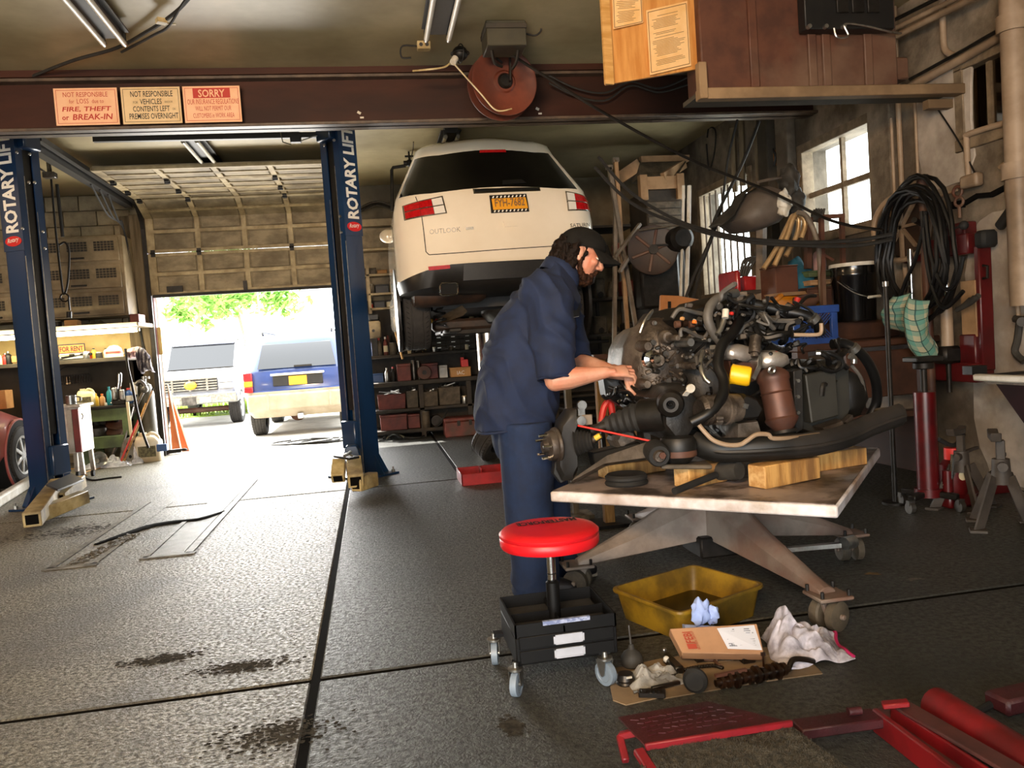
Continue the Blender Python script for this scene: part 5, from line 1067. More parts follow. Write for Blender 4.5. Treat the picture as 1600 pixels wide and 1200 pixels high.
put('control_arm', MB().loft([[at(x_, y_, d_) for x_, y_, d_ in r_] for r_ in (((678, 503, 8.6), (682, 500, 8.6), (682, 507, 8.75), (678, 507, 8.75)), ((700, 488, 8.5), (708, 486, 8.5), (706, 500, 8.7), (700, 500, 8.7)), ((722, 477, 8.4), (730, 486, 8.4), (724, 493, 8.6), (716, 488, 8.6)))]), 'alloy_dull', t, sm=60)
put('spare_wheel_well', MB().lathe([(0, 0), (.3, 0), (.36, .08), (.36, .12)], (sx+.25, Y0+.95, 1.42), n=24), 'bumper_black', t)
put('coil_spring', MB().tube([(sx-.55+.06*math.cos(a*.8), 8.55+.06*math.sin(a*.8), 1.42+a*.008) for a in range(36)], .012, 6), 'black_paint', t)
for s in (-1, 1):
    wheel(t, (sx+s*.80, Y0+.98, 1.545), .365, .27, (s, 0, 0)); wheel(t, (sx+s*.80, Y0+3.9, 1.545), .365, .27, (s, 0, 0))
    put('wheel_arch', MB().cyl((sx+s*.965, Y0+.98, 1.6), (sx+s*.996, Y0+.98, 1.6), .43, n=32), 'bumper_black', t)
    put('rocker_panel', MB().loft([[V((sx+s*x_, y, z)) for x_, z in ((.97, zl), (1.0, zl+.06), (1.0, 1.8), (.9, 1.8), (.9, zl))] for y, zl in ((Y0+1.45, 1.52), (Y0+1.7, 1.42), (Y0+3.3, 1.42), (Y0+3.45, 1.5))]), 'suv_white', t, sm=50)
    m_ = at(606, 369, 10.0) if s < 0 else V((2*sx-at(606, 369, 10.0).x, 10.0, at(606, 369, 10.0).z))
    put('side_mirror', MB().ball(m_, (.1, .06, .085), 12, 8).bar(m_, m_+V((-s*.12, .06, 0)), .06, .05), 'suv_white', t)
for i, py in enumerate((372, 425)): pass
# in-ground lift piston
pc = at(764, 560, 8.9); pc.z = 0
tl = thing('piston_lift', 'polished steel lift piston rising from the floor under the white SUV', 'vehicle lift', pc)
mat('piston_steel', 'cfc8be', 'b5ada2', rough=.22, metal=1, scale=3, stretch=(1, 1, 12))
put('piston', MB().cyl(pc, pc+V((0, 0, 1.32)), .125, n=36), 'piston_steel', tl); put('collar', MB().lathe([(.13, 0), (.19, 0), (.19, .03), (.13, .03)], pc, n=30), 'dark_steel', tl)
put('saddle', MB().bx((pc.x-.5, pc.y-.15, 1.32), (pc.x+.5, pc.y+.15, 1.42)).v and MB().bx((pc.x-.5, pc.y-.15, 1.31), (pc.x+.5, pc.y+.15, 1.37)), 'dark_steel', tl, bev=.01)
for s in (-1, 1): put('swing_arm', MB().bx((pc.x+s*.44-.06, pc.y-.9, 1.33), (pc.x+s*.44+.06, pc.y+.9, 1.37)), 'dark_steel', tl, bev=.008)
# ================================================================== steel bench and shelving behind the right column
mat('shelf_dark', '2e2820', '1d1914', rough=.7, scale=7, c3='3c3226'); mat('shelf_cream', 'a3906f', '7d6d52', rough=.6, scale=5, c3='5c4f3b')
mat('box_red', '7c3a30', '5e2a24', rough=.6, scale=7, c3='4a3a30'); mat('blue_box', '2f5286', '26436e', rough=.5, scale=5); mat('grimy', '5b5142', '3a3329', rough=.7, scale=10); mat('bright_red', 'd0302a', rough=.5)
yb = 10.95
X0s, X1s = at(567, 600, yb).x, 3.3
lev = {'bench': .77, 'rack': 1.13, 'upper': 1.47, 'low': .4}
t = thing('steel_bench', 'long dark steel workbench along the back wall behind the right column', 'workbench', ((X0s+X1s)/2, yb+.3, 0))
put('bench_top', MB().bx((X0s-.05, yb-.03, .71), (X1s, YB-.03, .77)), 'shelf_dark', t, bev=.008)
put('rack_shelf', MB().bx((X0s+.0, yb+.12, 1.09), (X1s, YB-.03, 1.13)), 'shelf_dark', t, bev=.006)
put('upper_shelf', MB().bx((at(640, 520, yb).x, yb+.2, 1.44), (X1s, YB-.03, 1.47)), 'shelf_dark', t, bev=.006)
put('low_shelf', MB().bx((X0s+.1, yb+.0, .36), (X1s, YB-.03, .4)), 'shelf_dark', t, bev=.006)
put('back_board', MB().bx((X0s-.05, YB-.06, .0), (X1s, YB-.02, 1.9)), 'shelf_dark', t)
for x in (X0s+.02, at(660, 640, yb).x, at(735, 640, yb).x, 2.2, X1s-.05):
    put('leg', MB().bx((x-.03, yb, 0), (x+.03, yb+.06, .71)), 'shelf_dark', t); put('upright', MB().bx((x-.02, yb+.4, .77), (x+.02, yb+.44, 1.7)), 'shelf_dark', t)
# cream shelving above
t = thing('wall_rack', 'cream wall shelving with several boards left of the white SUV', 'shelf', (at(590, 400, 11.2).x, 11.2, 1.75))
for py, (pa_, pb_), d in ((346, (560, 640), .1), (387, (562, 640), .3), (427, (566, 640), .28), (457, (575, 640), .28), (480, (578, 640), .28)):
    z = at(600, py, YB-.3).z; put('board', MB().bx((at(pa_, py, YB-.3).x, YB-.02-d, z-.03), (at(pb_, py, YB-.3).x, YB-.02, z+(.07 if py == 346 else 0))), 'shelf_cream', t, bev=.004)
for px in (576, 640): x = at(px, 450, YB-.3).x; put('side_upright', MB().bx((x-.02, YB-.3, 1.7), (x+.02, YB-.02, 2.35)), 'shelf_cream', t)
put('panel', MB().bx((at(560, 365, YB).x, YB-.04, 2.0), (at(640, 365, YB).x, YB-.01, 2.9)), 'shelf_cream', t)
for i in range(3):
    q = [at(562, 332-4*i, 11.3-.05*i), at(590, 321-3*i, 11.3-.05*i), at(622, 331-3*i, 11.3-.05*i)]
    tag(put('bumper_trim', MB().tube(spl(q, 6), [(.035, .012)]*13, 6), 'dark_steel' if i % 2 else 'grey_steel'), ('lowest', 'middle', 'topmost')[i]+' arched trim strip stacked on the highest cream shelf', 'trim strip', 'arched trims on the cream shelf')
# wall pipe with tap beside the SUV
pipe('gas_pipe', [at(613, 330, 9.7), at(612, 266, 9.7), at(614, 262, 9.7), at(634, 259, 9.7)], .02, 'dark_steel', 'bent gas pipe under the ceiling left of the SUV roof')
p = at(640, 255, 9.7); t = thing('gas_tap', 'tap with cross handle at the end of the bent gas pipe', 'tap', p); put('body', MB().cyl(p-V((.07, 0, 0)), p+V((.06, 0, 0)), .03, n=10).ball(p, .045, 10, 8), 'dark_steel', t); put('handle', MB().bar(p+V((-.05, 0, .08)), p+V((.05, 0, .08)), .02, .02).cyl(p, p+V((0, 0, .14)), .012, n=6), 'dark_steel', t)
cable('pull_chain', [fl(646, 222, 3.495), at(645, 235, 9.6), at(641, 252, 9.7)], .006, 'grimy', 'thin pull chain above the tap left of the SUV roof', 'chain')
# clutter, one object each
ORD = ['first', 'second', 'third', 'fourth', 'fifth', 'sixth', 'seventh', 'eighth', 'ninth', 'tenth', 'eleventh', 'twelfth', 'thirteenth', 'fourteenth']
random.seed(21)
def shelf_items(z, px0, px1, py, y, where, spec, group):
    """spec: list of (kind, material, width px)"""
    px = px0
    for i, (k, m, wpx, hh) in enumerate(spec):
        a_ = at(px, py, y); c_ = at(px+wpx, py, y); w_ = c_.x-a_.x; cx = (a_.x+c_.x)/2; px += wpx+1.5
        col = {'bit_red': 'red', 'bit_yellow': 'yellow', 'bit_cream': 'cream', 'bit_blue': 'blue', 'blue_box': 'blue', 'grimy': 'grimy brown', 'box_red': 'rusty red', 'carton_tan': 'tan', 'zinc': 'metal', 'black_paint': 'black', 'bright_red': 'bright red', 'white_paint': 'white', 'dark_steel': 'dark steel', 'bit_green': 'green', 'orange_sign': 'orange', 'wood_pale': 'pale wooden', 'grey_steel': 'grey'}[m]
        lab = '%s %s, %s from the left %s' % (col, {'can': 'can', 'box': 'box', 'bottle': 'bottle', 'bin': 'open bin', 'tool': 'tool', 'drum': 'round drum'}[k], ORD[i], where)
        yy = y+random.uniform(.02, .14)
        if k == 'can': tin((cx, yy, z), w_*.48, hh, lab, m, 'zinc' if m != 'zinc' else 'bit_cream', name='storage_can', group=group)
        elif k == 'bottle': bottle((cx, yy, z), w_*.45, hh, m, 'white_paint' if i % 2 else 'bit_red', lab, group=group, band='bit_cream' if i % 3 == 0 else None)
        elif k == 'box':
            o = thing('parts_box', lab, 'box', (cx, yy, z), group); put('box_body', MB().bx((cx-w_*.48, yy, z), (cx+w_*.48, yy+.18, z+hh*.85)), m, o, bev=.004); put('lid', MB().bx((cx-w_*.5, yy-.005, z+hh*.85), (cx+w_*.5, yy+.185, z+hh)), m, o, bev=.004)
        elif k == 'bin':
            o = thing('parts_bin', lab, 'bin', (cx, yy, z), group); put('bin_body', MB().prism([(cx-w_*.48, yy, z), (cx+w_*.48, yy, z), (cx+w_*.5, yy-.02, z+hh), (cx-w_*.5, yy-.02, z+hh)], (0, .2, 0)), m, o, bev=.004)
            b = MB()
            for q in range(7): b.bar((cx+random.uniform(-.4, .4)*w_, yy+random.uniform(.02, .15), z+hh-.01), (cx+random.uniform(-.45, .45)*w_, yy+random.uniform(.02, .15), z+hh+random.uniform(.01, .06)), .014, .014)
            put('loose_parts', b, 'zinc', o, kind='stuff')
        elif k == 'tool':
            o = thing('hand_tool', lab, 'tool', (cx, yy, z), group); put('shank', MB().bar((cx-w_*.5, yy, z+.015), (cx+w_*.45, yy+.04, z+hh), .016, .014), m, o); put('grip', MB().bar((cx-w_*.5, yy, z+.015), (cx-w_*.2, yy+.012, z+.015+hh*.3), .026, .024), 'black_rubber', o, bev=.006)
        elif k == 'drum':
            o = thing('round_drum', lab, 'drum', (cx, yy, z), group); put('drum_body', MB().lathe([(0, 0), (w_*.48, 0), (w_*.5, .02), (w_*.5, .12), (0, .12)], (cx, yy, z+w_*.5), (0, 1, 0), 20), m, o); put('drum_hub', MB().cyl((cx, yy-.02, z+w_*.5), (cx, yy, z+w_*.5), w_*.2, n=12), 'dark_steel', o)
g1, g2, g3, g4, g5, g6 = 'items on the rack shelf', 'items on the steel bench', 'items on the high dark shelf', 'bins on the low shelf', 'boxes on the floor under the bench', 'items on the cream shelves'
shelf_items(1.13, 571, 760, 553, yb+.15, 'on the rack shelf behind the right column', [('bottle', 'orange_sign', 8, .17), ('bottle', 'bit_blue', 7, .27), ('bottle', 'grimy', 9, .24), ('bottle', 'box_red', 8, .25), ('can', 'grimy', 12, .16), ('tool', 'zinc', 16, .06)], g1)
shelf_items(1.13, 637, 760, 553, yb+.15, 'on the rack shelf below the raised rear tyre', [('bottle', 'bit_cream', 7, .12), ('tool', 'zinc', 14, .05), ('tool', 'bit_yellow', 14, .09), ('can', 'zinc', 6, .06), ('tool', 'grey_steel', 18, .03), ('can', 'grimy', 7, .06), ('tool', 'zinc', 14, .05), ('can', 'bit_cream', 6, .07)], g1)
shelf_items(.77, 582, 760, 596, yb+.05, 'on the steel bench behind the right column', [('box', 'blue_box', 18, .12), ('bottle', 'zinc', 8, .19), ('bottle', 'dark_steel', 9, .2), ('box', 'box_red', 22, .23), ('can', 'grey_steel', 7, .26), ('can', 'grey_steel', 6, .25), ('box', 'box_red', 26, .21), ('box', 'white_paint', 13, .17)], g2)
shelf_items(.77, 704, 745, 586, yb+.02, 'on the steel bench beside the piston', [('box', 'carton_tan', 33, .13)], g2)
p = at(726, 572, yb+.1); o = thing('parts_box', 'bright red small box standing on the tan carton by the piston', 'box', (p.x, yb+.1, .9), g2); put('box_body', MB().bx((p.x-.05, yb+.06, .9), (p.x+.05, yb+.16, 1.0)), 'bright_red', o, bev=.006); put('lid', MB().bx((p.x-.05, yb+.06, 1.0), (p.x-.01, yb+.14, 1.03)), 'bright_red', o)
tc = [q for q in bpy.data.objects if q.get('label', '').startswith('tan box, first from the left on the steel bench')][0]; b = MB(); text_mb(b, 'IAC', tc.location+V((-.05, -.001, .03)), (1, 0, 0), (0, 0, 1), .1, .05); put('lettering', b, 'white_letter', tc)

p = at(666, 590, yb); o = thing('round_drum', 'rusty round drum in front of the red box on the steel bench', 'drum', (p.x, yb, .77), g2); put('drum_body', MB().lathe([(0, 0), (.09, 0), (.095, .02), (.095, .1), (0, .1)], (p.x-.02, yb+.0, .865), (0, 1, 0), 20), 'brown_rust', o); put('drum_hub', MB().cyl((p.x-.02, yb-.02, .865), (p.x-.02, yb, .865), .03, n=12), 'dark_steel', o)
shelf_items(1.47, 664, 760, 512, yb+.2, 'on the high dark shelf under the white SUV', [('bottle', 'bit_yellow', 6, .14), ('can', 'bit_yellow', 8, .12), ('can', 'bit_red', 6, .14), ('can', 'bit_cream', 9, .17), ('box', 'carton_tan', 15, .12), ('can', 'grimy', 8, .13), ('can', 'bit_green', 8, .1), ('can', 'bit_cream', 8, .11), ('can', 'zinc', 8, .12)], g3)
# drawer cabinet between the shelves
x0, x1 = at(676, 540, yb).x, at(747, 540, yb).x
t = thing('drawer_unit', 'dark small-parts drawer unit between the two dark shelves', 'cabinet', ((x0+x1)/2, yb+.3, 1.15))
put('case', MB().bx((x0, yb+.24, 1.135), (x1, YB-.08, 1.43)), 'shelf_dark', t, bev=.005)
for r_ in range(4):
    for c_ in range(3):
        xa, xb = x0+.01+(x1-x0-.02)*c_/3, x0+.01+(x1-x0-.02)*(c_+1)/3-.008; za = 1.145+.07*r_
        d = put('drawer', MB().bx((xa, yb+.225, za), (xb, yb+.25, za+.062)), 'shelf_dark', t, bev=.004); put('drawer_pull', MB().box(((xa+xb)/2, yb+.22, za+.035), (.05, .015, .012)), 'zinc', d)
shelf_items(.4, 591, 760, 637, yb+.02, 'on the low shelf of the steel bench', [('bin', 'box_red', 44, .2), ('bin', 'grimy', 18, .23), ('bin', 'grimy', 30, .2), ('bin', 'grimy', 34, .24), ('can', 'zinc', 9, .1)], g4)
shelf_items(.12, 594, 760, 662, yb-.02, 'in the bottom row under the steel bench', [('box', 'box_red', 43, .21), ('box', 'box_red', 19, .19), ('can', 'grimy', 14, .22), ('drum', 'dark_steel', 18, .2)], g5)
put_ = bpy.data.objects['steel_bench']
put('bottom_shelf', MB().bx((X0s+.1, yb-.03, .08), (X1s, YB-.03, .12)), 'shelf_dark', put_)
x0, x1 = at(695, 665, yb-.35).x, at(757, 665, yb-.35).x
t = thing('tool_chest', 'long dull red tool chest on the floor under the steel bench', 'tool box', ((x0+x1)/2, yb-.15, 0))
put('chest', MB().bx((x0, yb-.35, 0), (x1, yb-.04, .2)), 'box_red', t, bev=.012); put('lid', MB().bx((x0-.005, yb-.36, .2), (x1+.005, yb-.035, .25)), 'box_red', t, bev=.012)
for x in (.35, .65): put('latch', MB().box((x0+(x1-x0)*x, yb-.365, .18), (.04, .02, .07)), 'dark_steel', t)
shelf_items(at(600, 427, YB-.25).z, 566, 600, 426, YB-.26, 'on the third cream shelf left of the SUV', [('box', 'grimy', 22, .09), ('box', 'carton_tan', 16, .06)], g6)
shelf_items(at(600, 457, YB-.25).z, 576, 620, 456, YB-.26, 'on the fourth cream shelf left of the SUV', [('can', 'grimy', 9, .12), ('box', 'black_paint', 22, .12), ('can', 'bit_cream', 5, .15)], g6)
shelf_items(at(600, 480, YB-.25).z, 579, 620, 479, YB-.26, 'on the lowest cream shelf left of the SUV', [('can', 'bit_red', 4, .06), ('box', 'black_paint', 18, .1), ('can', 'bit_cream', 9, .07)], g6)
# grinder box, hung tools and axe handle left of the raised tyre
c = at(583, 512, yb+.15); t = thing('wall_battery_charger', 'cream metal charger box with black lamp on top by the right column', 'charger', (c.x, yb+.2, 1.36))
put('case', MB().bx((c.x-.1, yb+.1, 1.37), (c.x+.1, yb+.3, 1.6)), 'shelf_cream', t, bev=.02); put('lamp', MB().bx((c.x-.06, yb+.12, 1.6), (c.x+.09, yb+.25, 1.7)), 'black_paint', t, bev=.02); put('stand', MB().bx((c.x-.04, yb+.2, 1.13), (c.x+.04, yb+.26, 1.37)), 'dark_steel', t); put('dial', MB().cyl((c.x, yb+.09, 1.47), (c.x, yb+.11, 1.47), .02, n=10), 'black_paint', t)
t = thing('axe', 'axe with pale handle leaning before the rack shelf under the raised tyre', 'axe', at(628, 560, 10.8)); put('handle', MB().tube(spl([at(629, 561, 10.85), at(622, 535, 10.9), at(617, 516, 10.95)], 4), [(.022, .014)]*9, 8), 'wood_pale', t); put('axe_head', MB().prism([at(612, 520, 10.95), at(613, 513, 10.95), at(622, 514, 10.95), at(622, 518, 10.95)], (0, .04, 0)), 'dark_steel', t)
for i, px in enumerate((600, 606, 612)):
    p = at(px, 530, 11.3); t = thing('hung_pliers', ('left', 'middle', 'right')[i]+' one of the dark pliers hung above the rack shelf', 'pliers', p, 'pliers above the rack shelf'); put('handles', MB().tube(spl([p+V((-.02, 0, -.1)), p+V((-.01, 0, 0)), p+V((0, 0, .05))], 3), .01, 6).tube(spl([p+V((.02, 0, -.1)), p+V((.01, 0, 0)), p+V((0, 0, .05))], 3), .01, 6), 'box_red' if i == 1 else 'dark_steel', t); put('jaws', MB().bar(p+V((0, 0, .04)), p+V((0, 0, .1)), .025, .015), 'grey_steel', t)
# coil of hose on the floor, spare tyre and red tray
c = fl(617, 687); t = thing('hose_heap', 'striped coil of hose on the floor before the steel bench', 'hose', c)
for i in range(3): put('hose_loop', MB().tube(spl([(c.x-.16+.05*i, c.y, .015), (c.x-.08+.04*i, c.y+.03, .09-.02*i), (c.x+.02+.03*i, c.y, .08-.02*i), (c.x+.1+.03*i, c.y-.05, .016)], 6), .014, 7), 'zinc' if i == 1 else 'black_rubber', t)
cable('floor_hose', [c+V((.05, .05, .02)), fl(655, 684, .02), fl(668, 676, .03), at(688, 660, 10.75), at(700, 640, 10.8)], .014, 'black_rubber', 'black hose rising from the coil to the low shelf of the steel bench', 'hose')
c = fl(775, 727)
t = thing('tyre', 'loose black tyre leaning back behind the mechanic', 'tyre', (c.x+.12, c.y+.25, 0)); ax = V((-.5, .42, .62)).normalized()
wheel(t, (c.x+.12, c.y+.3, .29), .33, .21, ax, rim=False)
put('bead', MB().lathe([(.2, .08), (.22, .1), (.25, .1)], (c.x+.12, c.y+.3, .29), ax, 30, caps=False), 'tyre', t)
c0, c1 = fl(722, 760), fl(800, 755)
t = thing('parts_tray', 'red steel tray on the floor behind the mechanic', 'tray', (c0.x+.25, c0.y+.2, 0))
xa, xb, ya, yb_ = c0.x, c0.x+.55, c0.y, c0.y+.42
put('base', MB().bx((xa+.01, ya+.01, 0), (xb-.01, yb_-.01, .012)), 'red_enamel', t)
for a_, b_ in (((xa, ya), (xb, ya+.012)), ((xa, yb_-.012), (xb, yb_)), ((xa, ya), (xa+.012, yb_)), ((xb-.012, ya), (xb, yb_))): put('side', MB().bx((a_[0], a_[1], 0), (b_[0], b_[1], .1)), 'red_enamel', t, bev=.003)
put('divider', MB().bx((xa+.2, ya+.25, .0), (xa+.21, yb_, .1)), 'red_enamel', t)
# ================================================================== far right corner and bench under the windows
mat('crate_wood', 'a88662', '8a6c4c', rough=.6, scale=4); mat('ladder_grey', '7a6e60', '5d5348', rough=.6, scale=6); mat('fly_brown', '3b2a20', '2c2019', rough=.5, scale=6)
yk = 9.0
x0, x1, x2 = at(984, 300, yk).x, at(1008, 300, yk).x, at(1064, 300, yk).x
t = thing('stock_cabinet', 'tall dark slatted cabinet with pale timber frame on top in the far corner', 'cabinet', ((x1+x2)/2, yk+.3, 0))
zt_ = at(1030, 296, yk).z
put('case', MB().bx((x1, yk, 0), (x2, yk+.6, zt_)), 'shelf_dark', t, bev=.01)
for k in range(7): put('slat', MB().bx((x1+.02, yk-.012, 2.1+k*.085), (x2-.02, yk, 2.17+k*.085)), 'grimy', t, bev=.004)
zb_ = at(1030, 280, yk).z
put('front_board', MB().bx((x1, yk-.03, zt_), (x2, yk-.005, at(1030, 276, yk).z)), 'crate_wood', t, bev=.004)
for x in (x1-.03, x2-.02): put('post', MB().bx((x-.04, yk-.05, zt_-.12), (x+.05, yk+.04, at(1030, 273, yk).z)), 'crate_wood', t, bev=.004)
q0, q1, q2 = at(1000, 250, yk+.3), at(1075, 248, yk+.3), at(968, 282, yk+1.3)
put('top_rail', MB().bar(q0, q1, .1, .07), 'crate_wood', t); put('side_rail', MB().bar(q0+V((0, 0, -.05)), at(966, 280, yk+.4), .05, .14), 'crate_wood', t); put('side_rail', MB().bar(q1+V((-.05, 0, -.06)), at(1036, 277, yk-.02), .05, .1), 'crate_wood', t)
put('top_panel', MB().prism([q0, q1, at(1060, 272, yk+.1), at(1000, 276, yk+.1)], (0, .3, -.02)), 'grimy', t)
t = thing('stock_shelf', 'dark stock shelf crammed with parts behind the white SUV right side', 'shelf', (2.9, 10.2, 0))
for x in (2.35, 3.35):
    for y in (9.9, 10.5): put('upright', MB().bx((x-.025, y-.025, 0), (x+.025, y+.025, 2.6)), 'shelf_dark', t)
for z in (.3, .75, 1.2, 1.65, 2.1, 2.55): put('board', MB().bx((2.33, 9.88, z-.015), (3.37, 10.52, z+.015)), 'shelf_dark', t)
random.seed(5)
for k, (z, nm) in enumerate(((.75, 'second'), (1.2, 'third'), (1.65, 'fourth'), (2.1, 'fifth'))):
    x = 2.4
    for i in range(5):
        w_, h_ = random.uniform(.12, .18), random.uniform(.1, .26); m = random.choice(['shelf_dark', 'grimy', 'dark_steel', 'box_red', 'grimy', 'brown_rust'])
        lab = '%s part, %s from the left on the %s board of the dark corner shelf' % ({'shelf_dark': 'dark brown', 'grimy': 'grimy brown', 'dark_steel': 'dark steel', 'box_red': 'rusty red', 'brown_rust': 'rust brown'}[m], ORD[i], nm)
        o = thing('spare_part', lab, 'car part', (x+w_/2, 9.95, z+.015), 'spares on the dark corner shelf')
        if i % 2: put('casting', MB().lathe([(0, 0), (w_*.45, 0), (w_*.5, h_*.3), (w_*.35, h_*.6), (w_*.2, h_), (0, h_)], (x+w_/2, 10.02, z+.015), n=12), m, o)
        else: put('block', MB().bx((x, 9.92, z+.015), (x+w_, 10.15, z+.015+h_)), m, o, bev=.02)
        put('flange', MB().cyl((x+w_/2, 9.9, z+.06), (x+w_/2, 9.93, z+.06), .035, n=10), 'dark_steel' if m != 'dark_steel' else 'grimy', o); x += w_+.03
# belt pulley of a compressor
c = at(1020, 391, 8.3); t = thing('compressor', 'dark air compressor with large spoked flywheel in the far corner', 'compressor', (c.x, 8.5, 0))
r_ = at(1057, 391, 8.3).x-c.x; ax = V((-.25, -1, .05)).normalized()
fw = put('flywheel', MB().lathe([(0, -.01), (r_-.02, -.01), (r_, -.02), (r_, .03), (r_-.02, .02), (0, .02)], c, ax, 36), 'fly_brown', t)
x, y, d = basis(ax)
for i in range(6): e = x*math.cos(i*1.047+.3)+y*math.sin(i*1.047+.3); put('spoke', MB().bar(c+e*.04+d*.02, c+e*(r_-.03)+d*.02, .03, .03, up=d), 'brown_rust', fw, bev=.005)
put('hub', MB().cyl(c, c+d*.08, .05, n=14), 'dark_steel', fw)
m_ = at(1063, 374, 8.2); mo = put('motor', MB().lathe([(0, 0), (.1, 0), (.13, .03), (.13, .2), (.09, .24), (0, .24)], m_+V((-.02, .1, 0)), (0, -1, .0), 20), 'dark_steel', t)
put('drive_belt', MB().bar(at(1018, 384, 8.25), at(1078, 380, 8.15), .02, .02), 'black_rubber', t); put('belt_guard', MB().bar(at(998, 360, 8.2), at(1060, 352, 8.2), .02, .015), 'grimy', t)
put('tank', MB().lathe([(0, 0), (.2, .05), (.25, .15), (.25, 1.1), (.2, 1.2), (0, 1.25)], (c.x+.25, 8.6, .25), n=24), 'shelf_dark', t); put('stand', MB().bx((c.x-.1, 8.45, 0), (c.x+.5, 8.75, .3)), 'shelf_dark', t); put('pump', MB().bx((c.x-.1, 8.45, 1.45), (c.x+.35, 8.75, 2.1)), 'dark_steel', t, bev=.03)
for i, (px, lab) in enumerate(((1066, 'left'), (1075, 'right'))):
    pipe('bright_conduit', [at(px+2, 290, 8.1), at(px+1, 350, 8.1), at(px-2, 440, 8.1), at(px-3, 490, 8.1)], .022-.006*(1-i), 'white_paint', lab+' one of two bright vertical conduits beside the compressor')
for i, (a_, c_) in enumerate((((935, 320), (962, 282)), ((962, 250), (968, 300)), ((952, 262), (1000, 315)))):
    q = at(*(c_ if i == 0 else a_), 8.9-.1*i); g = V((at(*(a_ if i == 0 else c_), 8.9-.1*i).x, 8.9-.1*i, 0)); t = thing('stored_timber', ('left leaning', 'middle pale', 'right leaning')[i]+' one of three long sticks leaning beside the white SUV tail lamp', 'timber', g); put('stick', MB().bar(g, q, .05, .04), 'crate_wood' if i == 1 else 'ladder_grey', t); put('tip', MB().box(q, (.07, .05, .05)), 'ladder_grey', t)
t = thing('ladder', 'dull grey ladder frame lying behind the mechanic cap', 'ladder', at(970, 405, 8.6))
a_, c_, d_, e_ = at(960, 402, 8.5), at(1000, 350, 8.7), at(968, 425, 8.4), at(1005, 365, 8.6)
put('rail', MB().bar(a_, c_, .04, .03), 'ladder_grey', t); put('rail', MB().bar(d_, e_, .04, .03), 'ladder_grey', t)
for k in range(5): put('rung', MB().bar(a_.lerp(c_, .1+.2*k), d_.lerp(e_, .1+.2*k), .02, .02), 'ladder_grey', t)
# wood trim edges and orange cardboard behind the engine
t = thing('back_rest_board', 'tan slotted plastic panel standing behind the engine', 'panel', at(1032, 500, 6.2)); mat('panel_tan', 'b07848', 'a06a3c', rough=.5, scale=5)
P = [at(1031, 500, 6.2), at(1033, 461, 6.2), at(1060, 462, 6.2), at(1101, 469, 6.2), at(1098, 500, 6.2)]; put('panel', MB().prism(P, (0, .04, 0)), 'panel_tan', t, bev=.006)
for px in (1046, 1083): put('slot', MB().bar(at(px, 471 if px < 1060 else 476, 6.19), at(px, 494, 6.19), .025, .008, up=(0, 1, 0)), 'black_void', t)
mat('bench_brown', '4d3022', '3a241a', rough=.6, scale=5, stretch=(1, .4, 1), c3='2c1c14')
t = thing('window_bench', 'dark brown wooden bench along the side wall under the windows', 'workbench', (3.6, 6.6, 0))
put('bench_top', MB().bx((2.95, 5.3, .98), (XR-.03, 8.3, 1.03)), 'bench_brown', t, bev=.008)
put('riser', MB().bx((3.35, 5.72, 1.03), (XR-.05, 8.1, 1.17)), 'bench_brown', t, bev=.008)
put('shelf', MB().bx((3.0, 5.35, .45), (XR-.05, 8.2, .49)), 'bench_brown', t)
put('back_panel', MB().bx((XR-.1, 5.35, 0), (XR-.05, 8.2, .98)), 'bench_brown', t)
for x, y in ((2.99, 5.35), (2.99, 6.7), (2.99, 8.2), (XR-.15, 5.35), (XR-.15, 8.2)): put('leg', MB().bx((x-.04, y-.04, 0), (x+.04, y+.04, .98)), 'bench_brown', t)
put('drawer', MB().bx((3.3, 5.27, .62), (3.85, 5.31, .95)), 'bench_brown', t, bev=.006); put('drawer', MB().bx((3.03, 5.27, .62), (3.27, 5.31, .95)), 'shelf_dark', t, bev=.006)
# blue crate
mat('crate_blue', '2a4f9e', '224183', rough=.4, scale=4)
cA, cB = at(1225, 533, 5.33), at(1311, 535, 5.33); zt3 = at(1270, 478, 5.33).z; z0 = 1.03
t = thing('milk_crate', 'blue plastic crate with lattice sides behind the engine', 'crate', ((cA.x+cB.x)/2, 5.5, z0))
xa, xb, ya, yb_ = cA.x, cB.x, 5.33, 5.66
put('rim', MB().bx((xa-.008, ya-.008, zt3-.05), (xb+.008, ya+.012, zt3)).v and MB().bx((xa-.01, ya-.01, zt3-.055), (xb+.01, ya+.012, zt3)).bx((xa-.01, yb_-.012, zt3-.055), (xb+.01, yb_+.01, zt3)).bx((xa-.01, ya, zt3-.055), (xa+.012, yb_, zt3)).bx((xb-.012, ya, zt3-.055), (xb+.01, yb_, zt3)), 'crate_blue', t, bev=.004)
for x in (xa, xb-.05): 
    for y in (ya, yb_-.03): put('corner', MB().bx((x, y, z0), (x+.05, y+.03, zt3-.05)), 'crate_blue', t, bev=.004)
put('center_panel', MB().bx((xa+.08, ya, z0), (xa+.13, ya+.01, zt3-.05)), 'crate_blue', t)
b = MB(); n = 9
for k in range(-n, n+1):
    for s in (-1, 1):
        x_0 = xa+(xb-xa)*(k/n*.5+.5)-s*.1; p_, q_ = V((x_0, ya+.006, z0+.02)), V((x_0+s*.2, ya+.006, zt3-.05))
        if min(p_.x, q_.x) > xa and max(p_.x, q_.x) < xb: b.bar(p_, q_, .006, .008, up=(0, 1, 0))
put('lattice', b, 'crate_blue', t, kind='stuff'); put('floor_panel', MB().bx((xa, ya, z0), (xb, yb_, z0+.01)), 'crate_blue', t); put('back_wall', MB().bx((xa, yb_-.01, z0), (xb, yb_, zt3-.05)), 'crate_blue', t)
put('base_band', MB().bx((xa-.004, ya-.006, z0), (xb+.004, ya+.01, z0+.04)), 'crate_blue', t)
